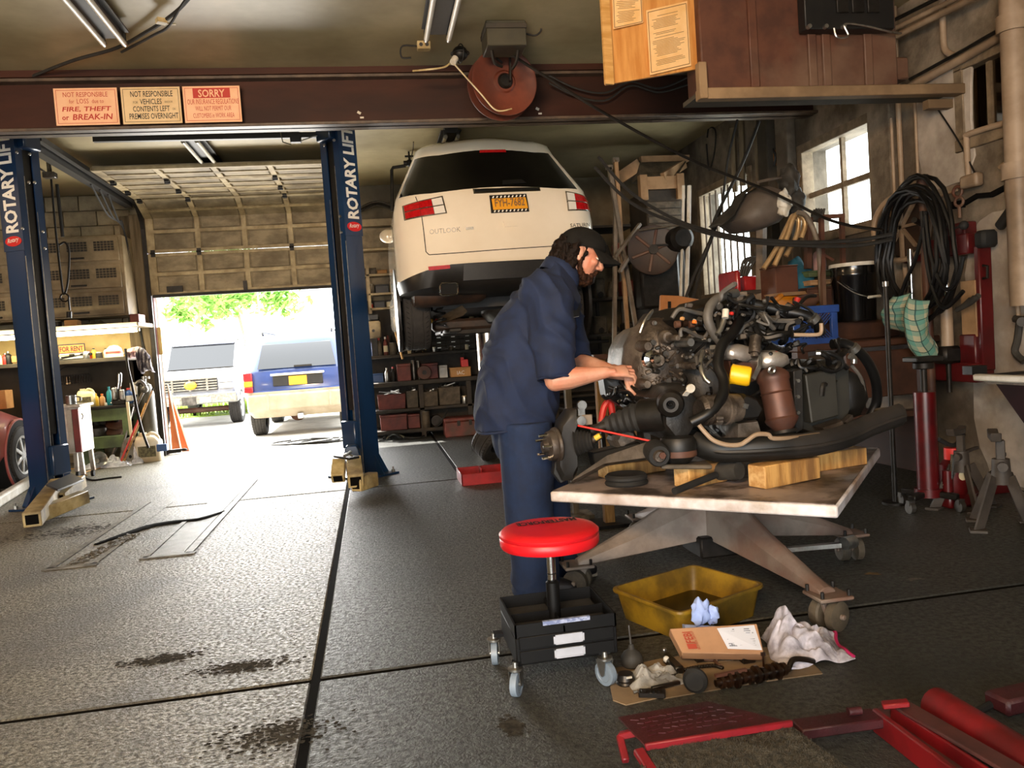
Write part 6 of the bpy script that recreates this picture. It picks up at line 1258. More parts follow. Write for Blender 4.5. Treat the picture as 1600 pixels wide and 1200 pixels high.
# orange tray above crate with a motor in it
mat('tray_orange', 'd9901e', 'c27c16', rough=.4, scale=4)
t = thing('orange_tray', 'open orange plastic case above the blue crate', 'case', at(1240, 478, 5.6))
P0 = [at(1197, 482, 5.8), at(1243, 481, 5.8), at(1290, 476, 5.9), at(1288, 461, 5.95), at(1226, 463, 5.9)]
put('front_wall', MB().prism(P0, (0, .03, 0)), 'tray_orange', t, bev=.004)
put('lid', MB().prism([at(1196, 478, 5.78), at(1222, 458, 5.9), at(1226, 461, 5.9), at(1204, 480, 5.78)], (0, .05, 0)), 'tray_orange', t); put('lid_top', MB().prism([at(1221, 457, 5.9), at(1287, 453, 5.95), at(1296, 458, 5.9), at(1226, 462, 5.88)], (0, .3, 0)), 'crate_wood', t, bev=.003)
bx_ = at(1240, 480, 5.9); put('base', MB().bx((bx_.x-.3, 5.8, 1.24), (bx_.x+.28, 6.15, 1.26)), 'tray_orange', t)
for x in (bx_.x-.25, bx_.x+.22): put('foot', MB().bx((x-.03, 5.85, 1.03), (x+.03, 6.05, 1.25)), 'tray_orange', t)
c = at(1258, 471, 5.76); o = thing('starter_motor', 'small rusty motor with red clip lying before the orange case', 'motor', c+V((0, 0, -.05))); put('motor_body', MB().lathe([(0, -.09), (.05, -.08), (.055, .06), (.03, .1), (0, .1)], c, (1, -.1, .15), 16), 'brown_rust', o); put('clip', MB().cyl(c+V((-.09, -.02, -.03)), c+V((-.07, -.02, .03)), .025, n=10), 'bright_red', o); put('bracket', MB().bx((c.x-.05, c.y-.02, 1.03), (c.x+.05, c.y+.04, c.z-.02)), 'dark_steel', o)
# black bucket with white lid, handle hanging
c = at(1335, 496, 5.75); rb, zt4 = (at(1366, 450, 5.75).x-at(1303, 450, 5.75).x)/2, at(1335, 414, 5.75).z
cx = (at(1303, 450, 5.75).x+at(1366, 450, 5.75).x)/2; c = V((cx, 5.75, 1.17))
mat('bucket_black', '0b0b0c', '111112', rough=.22, scale=5, coat=.4)
t = thing('bucket', 'black plastic bucket with white rim on the brown bench', 'bucket', c); h = zt4-1.17
put('pail', MB().lathe([(0, 0), (rb*.86, 0), (rb*.88, .01), (rb*.97, h*.78), (rb*1.0, h*.8), (rb*1.0, h*.84), (rb*.98, h*.86), (rb, h-.015)], c, n=30), 'bucket_black', t)
put('lid', MB().lathe([(0, h+.012), (rb*.9, h+.012), (rb*1.03, h+.012), (rb*1.05, h-.015), (rb*1.0, h-.015)], c, n=30), 'white_paint', t)
hd = put('bail', MB().tube(spl([c+V((-rb, -.05, h*.72)), c+V((-rb*.6, -rb*.9, h*.5)), c+V((0, -rb*1.2, h*.4)), c+V((rb*.55, -rb*1.0, h*.42)), c+V((rb*1.0, -.05, h*.55))], 6), .004, 6), 'zinc', t); put('bail_grip', MB().cyl(c+V((-.02, -rb*1.2, h*.4)), c+V((rb*.55, -rb*1.08, h*.41)), .011, n=8), 'white_paint', hd)
# red toolbox tray, brown box, teal cloth, small cans
z_ = at(1180, 458, 6.3).z
t = thing('red_toolbox', 'open red toolbox behind the engine below the barred window', 'tool box', at(1185, 455, 6.3))
a_, c_ = at(1150, 455, 6.3), at(1218, 450, 6.3)
put('tray', MB().bx((a_.x, 6.25, a_.z-.03), (c_.x, 6.6, a_.z+.0)), 'shelf_dark', t, bev=.004); put('end_wall', MB().bx((a_.x-.02, 6.25, a_.z-.04), (a_.x+.03, 6.6, a_.z+.17)), 'red_enamel', t, bev=.02, seg=2)
put('red_case', MB().bx((a_.x+.09, 6.32, a_.z), (a_.x+.2, 6.55, a_.z+.12)), 'red_enamel', t, bev=.008); put('end_wall', MB().bx((c_.x-.03, 6.25, a_.z), (c_.x, 6.6, a_.z+.12)), 'shelf_dark', t); put('red_grip', MB().cyl((a_.x+.23, 6.3, a_.z+.03), (a_.x+.32, 6.3, a_.z+.05), .025, n=10), 'bright_red', t)
put('support', MB().bx((a_.x+.05, 6.3, 1.17), (c_.x-.05, 6.55, a_.z-.03)), 'crate_wood', t)
def simple_box(px0, px1, py0, py1, y, dep, label, m, zf=None, name='wooden_box', cat='box'):
    a_, c_ = at(px0, py1, y), at(px1, py0, y); z0_ = a_.z if zf is None else zf
    t = thing(name, label, cat, ((a_.x+c_.x)/2, y+dep/2, z0_)); put('box_body', MB().bx((a_.x, y, z0_), (c_.x, y+dep, c_.z-.012)), m, t, bev=.006); put('lid', MB().bx((a_.x-.004, y-.004, c_.z-.012), (c_.x+.004, y+dep, c_.z)), m, t, bev=.003); return t
simple_box(1213, 1246, 413, 458, 6.0, .3, 'brown wooden box between the red toolbox and the teal cloth', 'brown_rust', 1.17)
simple_box(1264, 1300, 421, 433, 5.95, .25, 'flat green tin box under the pink can', 'green_paint', name='tin_box'); simple_box(1266, 1298, 436, 446, 5.9, .3, 'short pale plank end left of the black bucket', 'crate_wood', name='plank', cat='plank'); simple_box(1262, 1300, 447, 470, 5.9, .3, 'dark carton under the pale plank end', 'bench_brown', 1.17)
p = at(1292, 421, 5.95); o = bottle((p.x, 6.05, at(1292, 421, 5.95).z), .05, .2, 'rag_pink', 'bright_red', 'pinkish can with red top before the large window', 'spray_can', 'can')
random.seed(9)
p = at(1258, 450, 6.05); t = thing('work_cloth', 'teal cloth bundled behind the brown wooden box', 'cloth', (p.x, 6.1, 1.17)); mat('teal_cloth', '1f6076', '17495c', rough=.85, scale=8)
def lump(c, r, seed, m, par, name='cloth', k=.35, n=22):
    b = MB().ball(c, r, n, n*2//3)
    for i, v in enumerate(b.v):
        d = (v-V(c)); s = 1+k*noise.noise(d.normalized()*2.1+V((seed, 0, 0)))+k*.5*noise.noise(d.normalized()*5+V((0, seed, 0))); b.v[i] = V(c)+d*s
    return put(name, b, m, par, sm=60)
lump((p.x, 6.12, 1.42), (.11, .12, .27), 2, 'teal_cloth', t)
# grey hood on a stand in front of the windows
mat('hood_grey', '625850', '4d453d', rough=.6, scale=4); mat('dusty_black', '2a2824', '3c3934', rough=.7, scale=8)
c = at(1190, 322, 6.2); t = thing('exhaust_hood', 'big dusty grey shell with black bellows resting before the windows', 'hood', (c.x, 6.2, 1.2))
P = [(1141, 348), (1150, 330), (1165, 305), (1190, 290), (1210, 296), (1222, 312), (1226, 330), (1215, 348), (1190, 358), (1160, 362)]
ctr = at(1186, 328, 6.2); rings = []
for k, (s, dy) in enumerate(((.3, -.2), (.8, -.16), (1.0, -.02), (1.0, .15), (.85, .3), (.4, .36))): rings.append([ctr+(at(x_, y_, 6.2)-ctr)*s+V((0, dy, 0)) for x_, y_ in P])
put('shell', MB().loft(rings), 'hood_grey', t, sm=70)
put('bellows', MB().prism([at(1121, 350, 6.1), at(1160, 312, 6.1), at(1168, 298, 6.15), at(1185, 286, 6.2), at(1165, 300, 6.1), at(1150, 335, 6.05), at(1128, 352, 6.05)], (0, .2, 0)), 'dusty_black', t, bev=.01)
lump(at(1232, 285, 6.15), (.075, .1, .13), 3, 'dusty_black', t, 'knob', .4); lump(at(1242, 315, 6.15), (.08, .08, .12), 5, 'dusty_black', t, 'knob', .3)
put('strap', MB().tube(spl([at(1182, 285, 6.0), at(1205, 280, 6.0), at(1220, 278, 6.05)], 4), .012, 6), 'hood_grey', t); lump(at(1225, 318, 6.0), (.06, .06, .1), 8, 'white_paint', t, 'rag', .4)
put('stand', MB().bar(at(1190, 352, 6.25), (at(1190, 450, 6.25).x, 6.3, 1.17), .06, .06), 'ladder_grey', t)
# lamp tubes: bundle of bent pale pipes and wooden chair frames before the large window
mat('pipe_gold', 'c0a074', '9c7f57', rough=.35, metal=.4, scale=8)
for i, (q, lab) in enumerate((([(1193, 420), (1215, 385), (1232, 350), (1240, 337), (1248, 345), (1244, 370), (1228, 400)], 'left'), ([(1210, 415), (1230, 370), (1240, 340), (1250, 335), (1258, 350), (1252, 372)], 'middle'), ([(1246, 332), (1258, 336), (1268, 352), (1275, 372), (1280, 395)], 'right'))):
    pipe('bent_pipe', [at(x_, y_, 5.9-.05*i) for x_, y_ in q]+([V((at(*q[-1], 5.9).x, 5.9, 1.2))] if i == 2 else []), .02, 'pipe_gold' if i < 2 else 'ladder_grey', lab+' of the bent pale tail pipes stacked before the large window', k=5)
t = thing('iron_stand', 'rusty angle iron frame standing before the large window', 'frame', at(1300, 420, 5.8)); put('rail', MB().bar(at(1286, 339, 5.8), at(1318, 337, 5.8), .04, .03), 'brown_rust', t)
for px, py0 in ((1283, 340), (1315, 340)): put('upright', MB().bar(at(px, py0, 5.8), V((at(px+1, 430, 5.8).x, 5.8, 1.17)), .035, .03), 'brown_rust', t)
put('brace', MB().bar(at(1283, 396, 5.8), at(1302, 407, 5.8), .02, .02), 'brown_rust', t); put('cross_rail', MB().bar(at(1262, 420, 5.85), at(1264, 340, 5.85), .05, .04), 'bench_brown', t)
lump(at(1276, 338, 5.85), (.05, .04, .05), 4, 'dusty_black', t, 'clamp', .5, 12)
for i in range(4): put('finger', MB().cyl(at(1270+5*i, 336, 5.85), at(1276+4*i, 326, 5.85), .014, .008, 6), 'dusty_black', t)
t = thing('basket_guard', 'old wire guard hoop behind the red toolbox', 'guard', at(1170, 430, 6.4))
for i in range(4): put('hoop', MB().tube(spl([at(1157+3*i, 432, 6.4), at(1162+5*i, 408+i, 6.4), at(1178+3*i, 402+i, 6.4), at(1192+2*i, 408, 6.4)], 5), .012, 6), 'dusty_black', t)
# vertical brown post with the black hose coil, wooden reel, press
X_ = 3.85
p0, p1 = rx(1441, 276, X_), rx(1447, 420, X_); t = thing('hose_post', 'rusty brown pipe post holding the black hose coil', 'post', (X_, p0.y, 0))
put('pipe', MB().cyl((X_, p0.y, 0), (X_, p0.y, p0.z), .03, n=14), 'brown_rust', t); put('pipe_cap', MB().cyl((X_, p0.y, p0.z-.12), (X_, p0.y, p0.z+.01), .038, n=14), 'brown_rust', t); put('peg', MB().cyl((X_, p0.y, p1.z+.3), (X_-.15, p0.y-.1, p1.z+.33), .02, n=8), 'dark_steel', t)
t = thing('hose_coil', 'big hanging coil of black rubber hose on the brown post', 'hose', (X_-.1, p0.y, 1.1))
mat('hose_black', '0a0a0b', '121212', rough=.42, scale=10, spec=.35)
for i in range(9):
    dx, rr, dy = -.09-.02*(i % 4), .30+.022*(i % 5), random.uniform(-.03, .03); ctr = rx(1452+random.uniform(-7, 7), 400+random.uniform(-8, 8), X_); asp = random.uniform(1.2, 1.42)
    pts = [(X_+dx+.02*math.sin(3*a+i), ctr.y+rr*math.cos(a)*(.93 if math.sin(a) > 0 else 1)+dy, ctr.z+.02+rr*.98*asp*math.sin(a)*(1 if math.sin(a) > 0 else .93)) for a in [2*math.pi*k/22 for k in range(22)]]
    put('hose_loop', MB().tube(pts, .015, 7, closed=True), 'hose_black', t)
for i, q in enumerate((((1448, 330), (1432, 400), (1415, 440), (1405, 470)), ((1446, 330), (1455, 400), (1475, 450), (1495, 440), (1505, 400)), ((1440, 330), (1450, 420), (1465, 470), (1480, 480), (1505, 455)))):
    put('hose_tail', MB().tube(spl([rx(x_, y_, X_-.16) for x_, y_ in q], 6), .014, 7), 'hose_black', t)
c = rx(1408, 355, X_+.05); t = thing('wheel', 'old pale hoop wheel behind the hose coil', 'wheel', c); put('hoop', MB().ring(c, (-1, -.3, 0), .24, .02, 28, 8), 'pipe_pale', t); put('disc', MB().cyl(c+V((.02, 0, 0)), c+V((.04, 0, 0)), .22, n=28), 'fly_brown', t)
for i in range(4): a = i*.785; e = V((0, math.cos(a), math.sin(a))); put('spoke', MB().bar(c-e*.22, c+e*.22, .025, .02), 'pipe_pale', t)
XP = 3.95
t = thing('spring_press', 'dark red wall-mounted spring press with chrome guide rods', 'press', (XP, rx(1480, 560, XP).y, .7)); mat('press_red', '560f12', '430b0e', rough=.4, scale=5)
def rbox(name, px0, py0, px1, py1, x, d, m, bev=.008):
    a_, c_ = rx(px0, py0, x), rx(px1, py1, x); put(name, MB().bx((x, a_.y, min(a_.z, c_.z)), (x+d, c_.y, max(a_.z, c_.z))), m, t, bev=bev)
rbox('post', 1520, 385, 1536, 580, XP, .1, 'press_red'); rbox('post_cap', 1519, 362, 1537, 386, XP-.02, .12, 'black_rubber', .02); rbox('top_beam', 1410, 384, 1512, 396, XP, .1, 'press_red'); rbox('top_block', 1478, 352, 1508, 396, XP+.02, .1, 'press_red'); rbox('lower_block', 1498, 523, 1525, 582, XP-.02, .12, 'press_red'); rbox('base_beam', 1440, 566, 1524, 598, XP-.05, .15, 'press_red'); rbox('label_plate', 1500, 440, 1526, 526, XP-.01, .03, 'crate_wood', .002)
for px, y0_, y1_ in ((1475, 362, 555), (1419, 390, 470)):
    a_, c_ = rx(px, y0_, XP-.06), rx(px+9, y1_, XP-.06); put('guide_rod', MB().cyl((XP-.06, (a_.y+c_.y)/2, a_.z), (XP-.06, (a_.y+c_.y)/2, c_.z), .022, n=12), 'chrome', t)
a_ = rx(1481, 545, XP-.06); put('rod_sleeve', MB().cyl((XP-.06, a_.y, a_.z-.02), (XP-.06, a_.y, a_.z+.3), .04, n=14), 'pipe_pale', t); put('clamp_head', MB().box((XP-.07, a_.y, a_.z-.04), (.14, .14, .12)), 'dark_steel', t, bev=.02); put('lower_screw', MB().cyl((XP-.06, a_.y, a_.z-.3), (XP-.06, a_.y, a_.z-.1), .018, n=10), 'dark_steel', t)
a_ = rx(1500, 352, XP); put('knob', MB().ball(rx(1506, 352, XP-.1), .03, 10, 8).bar(rx(1490, 357, XP-.1), rx(1506, 352, XP-.1), .012, .012), 'black_rubber', t); put('loop_handle', MB().tube([rx(1536, 415, XP-.02), rx(1543, 416, XP-.02), rx(1543, 434, XP-.02), rx(1536, 435, XP-.02)], .01, 6), 'dark_steel', t)
for i in range(3):
    c = rx(1495+6*i, 484-3*i, XP-.12); put('spring_hook', MB().tube(spl([c, c+V((0, -.06, .02)), c+V((0, -.13, .06))], 4), .018, 6), 'dusty_black', t)
# plaid shirt
m = bpy.data.materials.new('plaid'); MATS['plaid'] = m; m.use_nodes = True; N, L = m.node_tree.nodes, m.node_tree.links; bs = N['Principled BSDF']; bs.inputs['Roughness'].default_value = .9
uv = N.new('ShaderNodeAttribute'); uv.attribute_name = 'weave'; sep = N.new('ShaderNodeSeparateXYZ'); L.new(uv.outputs['Vector'], sep.inputs[0])
def stripes(sock, fq, thr):
    a = N.new('ShaderNodeMath'); a.operation = 'MULTIPLY'; a.inputs[1].default_value = fq; L.new(sock, a.inputs[0]); f = N.new('ShaderNodeMath'); f.operation = 'FRACT'; L.new(a.outputs[0], f.inputs[0]); g = N.new('ShaderNodeMath'); g.operation = 'LESS_THAN'; g.inputs[1].default_value = thr; L.new(f.outputs[0], g.inputs[0]); return g.outputs[0]
last = None
for sock, fq, thr, col, fac in ((sep.outputs[0], 5, .5, '2f8a84', .55), (sep.outputs[1], 6, .5, '2f8a84', .55), (sep.outputs[0], 5, .08, '1d3c40', .8), (sep.outputs[1], 6, .08, '1d3c40', .8)):
    mx = N.new('ShaderNodeMixRGB'); mu = N.new('ShaderNodeMath'); mu.operation = 'MULTIPLY'; mu.inputs[1].default_value = fac; L.new(stripes(sock, fq, thr), mu.inputs[0]); L.new(mu.outputs[0], mx.inputs['Fac'])
    if last is None: mx.inputs['Color1'].default_value = lin('a9a68e')
    else: L.new(last, mx.inputs['Color1'])
    mx.inputs['Color2'].default_value = lin(col); last = mx.outputs['Color']
L.new(last, bs.inputs['Base Color'])
t = thing('plaid_shirt', 'teal and cream plaid shirt hanging below the hose coil', 'shirt', rx(1420, 540, 3.66))
Tp = [(1398, 462), (1408, 463), (1416, 458), (1424, 460), (1434, 468), (1446, 470)]; Bt = [(1390, 512), (1402, 518), (1422, 526), (1440, 560), (1450, 566), (1466, 540)]
T = spl([rx(*q, 3.66) for q in Tp], 5); Bq = spl([rx(*q, 3.66) for q in Bt], 5); nn = len(T)-1; uvs = []
def fn(u, v):
    i = min(int(u*nn), nn-1); f_ = u*nn-i; a_ = T[i].lerp(T[i+1], f_); c_ = Bq[i].lerp(Bq[i+1], f_); uvs.append((u, v, 0))
    return a_.lerp(c_, v)+V((-.05*math.sin(math.pi*v)-.035*math.sin(u*11+v*2)-.02*noise.noise(V((u*6, v*5, 1))), 0, 0))
o = put('cloth', MB().sheet(fn, 25, 16), 'plaid', t, sm=40); at_ = o.data.attributes.new('weave', 'FLOAT_VECTOR', 'POINT')
for i, q in enumerate(uvs): at_.data[i].vector = q
s = o.modifiers.new('thick', 'SOLIDIFY'); s.thickness = .004
put('hook', MB().tube(spl([rx(1415, 458, 3.66), rx(1417, 448, 3.7), (3.84, rx(1417, 440, 3.84).y, rx(1417, 440, 3.84).z)], 4), .008, 6), 'dark_steel', t)
# thin black pole
a_ = at(1388, 540, 4.65); t = thing('steel_pole', 'thin black steel pole standing right of the engine', 'pole', (a_.x, 4.65, 0)); put('shaft', MB().cyl((a_.x, 4.65, 0), (a_.x, 4.65, 1.38), .016, n=10), 'dark_steel', t); put('foot', MB().cyl((a_.x, 4.65, 0), (a_.x, 4.65, .015), .08, n=16), 'dark_steel', t); put('ferrule', MB().cyl((a_.x, 4.65, 1.38), (a_.x, 4.65, 1.41), .02, n=10), 'zinc', t)
simple_box(1391, 1430, 612, 660, 5.45, .3, 'bluish grey metal box on the bench shelf right of the engine', 'ladder_grey', .49, 'metal_box')
# red transmission jack on casters
mat('jack_red', '560b0e', '40080b', rough=.35, scale=6, coat=.3)
c = fl(1452, 795); t = thing('transmission_jack', 'dark red upright jack cylinder on casters beside the wall', 'jack', c)
put('cylinder', MB().cyl(c+V((0, 0, .12)), c+V((0, 0, .72)), .062, n=28), 'jack_red', t); put('piston_rod', MB().cyl(c+V((0, 0, .72)), c+V((0, 0, .86)), .02, n=14), 'dark_steel', t); put('head', MB().cyl(c+V((0, 0, .86)), c+V((0, 0, .9)), .06, n=16).box(c+V((0, 0, .92)), (.18, .14, .03)), 'dark_steel', t, bev=.005)
put('base_ring', MB().cyl(c+V((0, 0, .08)), c+V((0, 0, .13)), .08, n=24), 'jack_red', t)
for a in (20, 110, 200, 300):
    e = V((math.cos(R(a)), math.sin(R(a)), 0)); put('base_leg', MB().bar(c+e*.05+V((0, 0, .1)), c+e*.17+V((0, 0, .09)), .05, .035), 'dark_steel', t, bev=.006)
    put('caster', MB().cyl(c+e*.18+V((-.015, 0, .035)), c+e*.18+V((.015, 0, .035)), .035, n=14).box(c+e*.18+V((0, 0, .065)), (.04, .03, .03)), 'grey_steel', t)
put('pump_handle', MB().tube([c+V((.06, -.06, .15)), c+V((.09, -.09, .2)), c+V((.1, -.1, .34))], .013, 8), 'chrome', t); put('pump', MB().cyl(c+V((.08, -.07, .1)), c+V((.08, -.07, .24)), .03, n=12), 'jack_red', t)
# bottle jack and jack stands by the wall
c = fl(1492, 790); t = thing('bottle_jack', 'red bottle jack with black handle beside the jack stands', 'jack', c)
put('base', MB().box(c+V((0, 0, .04)), (.2, .16, .08)), 'jack_red', t, bev=.02, seg=2); put('body', MB().lathe([(.075, .08), (.08, .1), (.08, .26), (.05, .29), (0, .29)], c, n=20), 'jack_red', t); put('neck', MB().cyl(c+V((0, 0, .29)), c+V((0, 0, .36)), .05, n=14), 'bright_red', t); put('wing_handle', MB().tube(spl([c+V((-.09, 0, .42)), c+V((-.02, 0, .38)), c+V((.03, 0, .38)), c+V((.08, 0, .44))], 4), .014, 6), 'black_rubber', t); put('badge', MB().cyl(c+V((0, -.081, .2)), c+V((0, -.083, .2)), .03, n=14), 'bit_cream', t)
def jack_stand(c, s, label, rz):
    t = thing('jack_stand', label, 'jack stand', c, 'dark jack stands by the wall')
    with frame(c, rz, sc=None):
        for i, (x, y) in enumerate(((-.15, -.15), (.15, -.15), (.15, .15), (-.15, .15))):
            put('leg', MB().bar((x*s, y*s, 0), (x*.28*s, y*.28*s, .33*s), .07*s, .012, up=(-y, x, 0)), 'stand_grey', t); put('foot', MB().box((x*s, y*s, .008), (.1*s, .1*s, .016)), 'stand_grey', t, bev=.003)
        put('collar', MB().cyl((0, 0, .28*s), (0, 0, .44*s), .06*s, .05*s, 16), 'stand_grey', t); put('ratchet_post', MB().box((0, 0, .46*s), (.05*s, .05*s, .2*s)), 'stand_grey', t, bev=.004)
        put('saddle', MB().prism([(-.1*s, 0, .56*s), (.1*s, 0, .56*s), (.12*s, 0, .62*s), (.07*s, 0, .6*s), (-.07*s, 0, .6*s), (-.12*s, 0, .62*s)], (0, .06*s, 0)), 'stand_grey', t, bev=.004); put('lever', MB().bar((.06*s, 0, .42*s), (.2*s, -.04*s, .44*s), .025*s, .02*s), 'stand_grey', t); put('pawl', MB().cyl((-.1*s, 0, .4*s), (-.05*s, 0, .4*s), .03*s, n=10), 'stand_grey', t)
mat('stand_grey', '4b443d', '362f29', rough=.6, scale=7, c3='2b2520')
q = fl(1528, 800); jack_stand(V((q.x, q.y+.12, 0)), .8, 'left of two dark steel jack stands against the wall', 30)
q = fl(1590, 830); jack_stand(V((q.x, q.y+.1, 0)), .86, 'right of two dark steel jack stands against the wall', 55)
q = fl(1580, 790); t = thing('red_wedge', 'dark red wheel chock between the jack stands', 'chock', q+V((.1, .3, 0))); put('wedge', MB().prism([q+V((-.05, .3, 0)), q+V((.3, .3, 0)), q+V((.3, .3, .1))], (0, .12, 0)), 'jack_red', t, bev=.006); put('handle', MB().tube(spl([q+V((.1, .36, .06)), q+V((.18, .36, .14)), q+V((.27, .36, .1))], 4), .008, 6), 'black_rubber', t)
# parts washer basin at the right edge
mat('maroon', '241215', '1a0d0f', rough=.75, scale=5, spec=.15); mat('basin_grey', '7a6c5c', '4d443a', rough=.7, scale=16)
xs = 3.42; e0, e1 = rx(1524, 591, xs), rx(1545, 597, xs)
t = thing('parts_washer', 'white-rimmed basin with dark maroon body at the right edge', 'parts washer', (3.7, 3.4, 0)); zr = e0.z
put('rim', MB().bx((xs-.02, 2.6, zr-.015), (xs+.03, e0.y, zr+.025)), 'white_paint', t, bev=.01, seg=2); put('rim', MB().bx((xs, e0.y-.05, zr-.015), (XR-.02, e0.y, zr+.02)), 'black_paint', t, bev=.008); put('basin_floor', MB().bx((xs+.02, 2.6, zr-.03), (XR-.02, e0.y-.04, zr+.005)), 'basin_grey', t)
w0, w1 = rx(1600, 664, xs+.03), e1
put('tub', MB().prism([(xs+.03, e1.y, zr-.02), (xs+.03, w0.y, w0.z), (xs+.03, w0.y-.3, w0.z-.25), (xs+.03, 2.65, w0.z-.25), (xs+.03, 2.65, zr-.02)], (XR-.06-xs, 0, 0)), 'maroon', t, bev=.006)
for y in (2.75, 3.3): put('leg', MB().bx((xs+.1, y-.03, 0), (xs+.16, y+.03, zr-.3)), 'maroon', t)
put('latch', MB().box(rx(1523, 578, xs+.1), (.1, .08, .05)), 'black_paint', t)
c = rx(1590, 520, XR-.08); t = thing('lever_handle', 'dark iron lever hanging on the wall above the basin', 'lever', c); put('arm', MB().tube(spl([rx(1586, 498, XR-.06), rx(1600, 500, XR-.06), rx(1612, 495, XR-.06)], 3), .025, 8).tube(spl([rx(1593, 503, XR-.06), rx(1590, 530, XR-.06), rx(1586, 550, XR-.06), rx(1600, 565, XR-.06)], 4), .022, 8), 'dusty_black', t); put('pivot', MB().cyl(rx(1597, 503, XR-.02), rx(1597, 503, XR-.12), .03, n=12), 'dark_steel', t)
# ================================================================== engine on the lift table
mat('table_white', 'e6e3e6', 'b5a89c', rough=.4, scale=5, lo=.5, hi=.7, c3='8d735e'); mat('table_top', 'a0938f', '463c36', rough=.42, scale=5, lo=.46, hi=.6, c3='2c2521', bump=.15)
mat('leg_grey', '8a7d72', '6f6359', rough=.55, scale=5, c3='6b4635', bump=.15)
FLc, FRc, BRc = V((.69, 3.32, 0)), V((1.53, 2.54, 0)), V((2.39, 3.57, 0)); BLc = FLc+BRc-FRc; ZT = .56
tb = thing('lift_table', 'low white-edged steel lift table carrying the engine', 'table', (1.56, 3.68, 0))
mid = (FLc+BRc)/2; rect = [FLc, FRc, BRc, BLc]
put('tabletop', MB().prism([p+V((0, 0, ZT-.045)) for p in rect], (0, 0, .044)), 'table_white', tb, bev=.008, seg=2)
put('top_sheet', MB().prism([mid+(p-mid)*.985+V((0, 0, ZT-.001)) for p in rect], (0, 0, .003)), 'table_top', tb)
cc = V((1.56, 3.68, 0))
put('column', MB().cyl(cc+V((0, 0, .16)), cc+V((0, 0, ZT-.04)), .09, n=24), 'leg_grey', tb); put('pump_base', MB().box(cc+V((0, 0, .17)), (.24, .24, .1)), 'dark_steel', tb, bev=.01)
for i, (fx, fy) in enumerate(((.87, 3.68), (1.67, 2.87), (2.26, 3.66), (1.46, 4.5))):
    ft = V((fx, fy, 0)); d = (ft-cc).normalized(); L_ = (ft-cc).length; n_ = V((-d.y, d.x, 0))
    rings = []
    for s, w_, zb_, zt_ in ((.03, .085, .2, .5), (.1, .075, .2, .47), (.55, .055, .165, .3), (.95, .04, .135, .175), (1.0, .04, .135, .16)):
        p = cc+d*(L_*s); rings.append([p+n_*(-w_)+V((0, 0, zb_)), p+n_*(-w_*.9)+V((0, 0, zb_+(zt_-zb_)*.6)), p+n_*(-.012)+V((0, 0, zt_)), p+n_*(.012)+V((0, 0, zt_)), p+n_*(w_*.9)+V((0, 0, zb_+(zt_-zb_)*.6)), p+n_*w_+V((0, 0, zb_))])
    lg = put('leg', MB().loft(rings), 'leg_grey', tb, sm=20, bev=.004)
    put('foot_plate', MB().bx(ft+V((-.07, -.07, .125)), ft+V((.07, .07, .14))), 'leg_grey', lg, bev=.004)
    for sx_, sy_ in ((-1, -1), (1, -1), (1, 1), (-1, 1)): put('bolt', MB().cyl(ft+V((sx_*.055, sy_*.055, .12)), ft+V((sx_*.055, sy_*.055, .165)), .007, n=6), 'dark_steel', lg)
    e = V((math.cos(1.0+i), math.sin(1.0+i), 0)); q = ft+V((.0, 0, .058))
    cs = put('caster', MB().lathe([(.02, -.022), (.052, -.022), (.058, -.015), (.058, .015), (.052, .022), (.02, .022)], q+e*.035, e, 22).lathe([(.02, -.02), (.058, -.015), (.058, .015), (.02, .02)], q-e*.035, e, 22), 'grimy', tb)
    put('fork', MB().prism([q+n_*0+e*.008+V((0, 0, -.012))+V((-e.y, e.x, 0))*.018, q+e*.008+V((0, 0, -.012))-V((-e.y, e.x, 0))*.018, q+e*.008-V((-e.y, e.x, 0))*.06+V((0, 0, .067)), q+e*.008+V((-e.y, e.x, 0))*.05+V((0, 0, .067))], e*-.016).cyl(q-e*.07, q+e*.07, .011, n=10), 'leg_grey', tb, bev=.003)
put('pedal', MB().bar(cc+V((.3, -.15, .13)), cc+V((.52, -.28, .16)), .035, .02).cyl(cc+V((.5, -.3, .17)), cc+V((.56, -.28, .17)), .03, n=12), 'zinc', tb)
put('brake_pin', MB().cyl(cc+V((.1, -.3, .17)), cc+V((.16, -.3, .17)), .008, n=8).box(cc+V((.18, -.3, .16)), (.05, .03, .05)), 'chrome', tb)
mat('rag_leg', '8a6f33', '4d3c20', rough=.9, scale=10)
# wood blocks
mat('block_wood', 'c79a5a', 'a5763b', rough=.65, scale=5, stretch=(9, 9, 1.2), c3='7d5a34'); mat('block_end', 'd8b27a', 'b98a50', rough=.7, scale=30)
def wood(c, l, wd, ht, rz, label):
    t = thing('wood_block', label, 'wood block', c, 'wood blocks under the engine')
    with frame(c, rz):
        put('block', MB().bx((-l/2, -wd/2, 0), (l/2, wd/2, ht)), 'block_wood', t, bev=.004); put('end_grain', MB().bx((-l/2-.002, -wd/2+.003, .003), (-l/2+.002, wd/2-.003, ht-.003)), 'block_end', t)
    return t
zt_ = ZT+.003
wood(V((1.29, 3.14, zt_)), .21, .09, .085, 20, 'short wood block under the engine mount near the front left')
wood(V((1.58, 2.99, zt_)), .30, .09, .09, 18, 'long pale wood block at the front edge under the crossmember')
wood(V((1.93, 3.2, zt_)), .26, .09, .075, 10, 'worn paint-stained wood block behind the long pale block')
wood(V((1.12, 3.52, zt_)), .3, .09, .06, 12, 'orange-brown wood block behind the flat pulley')
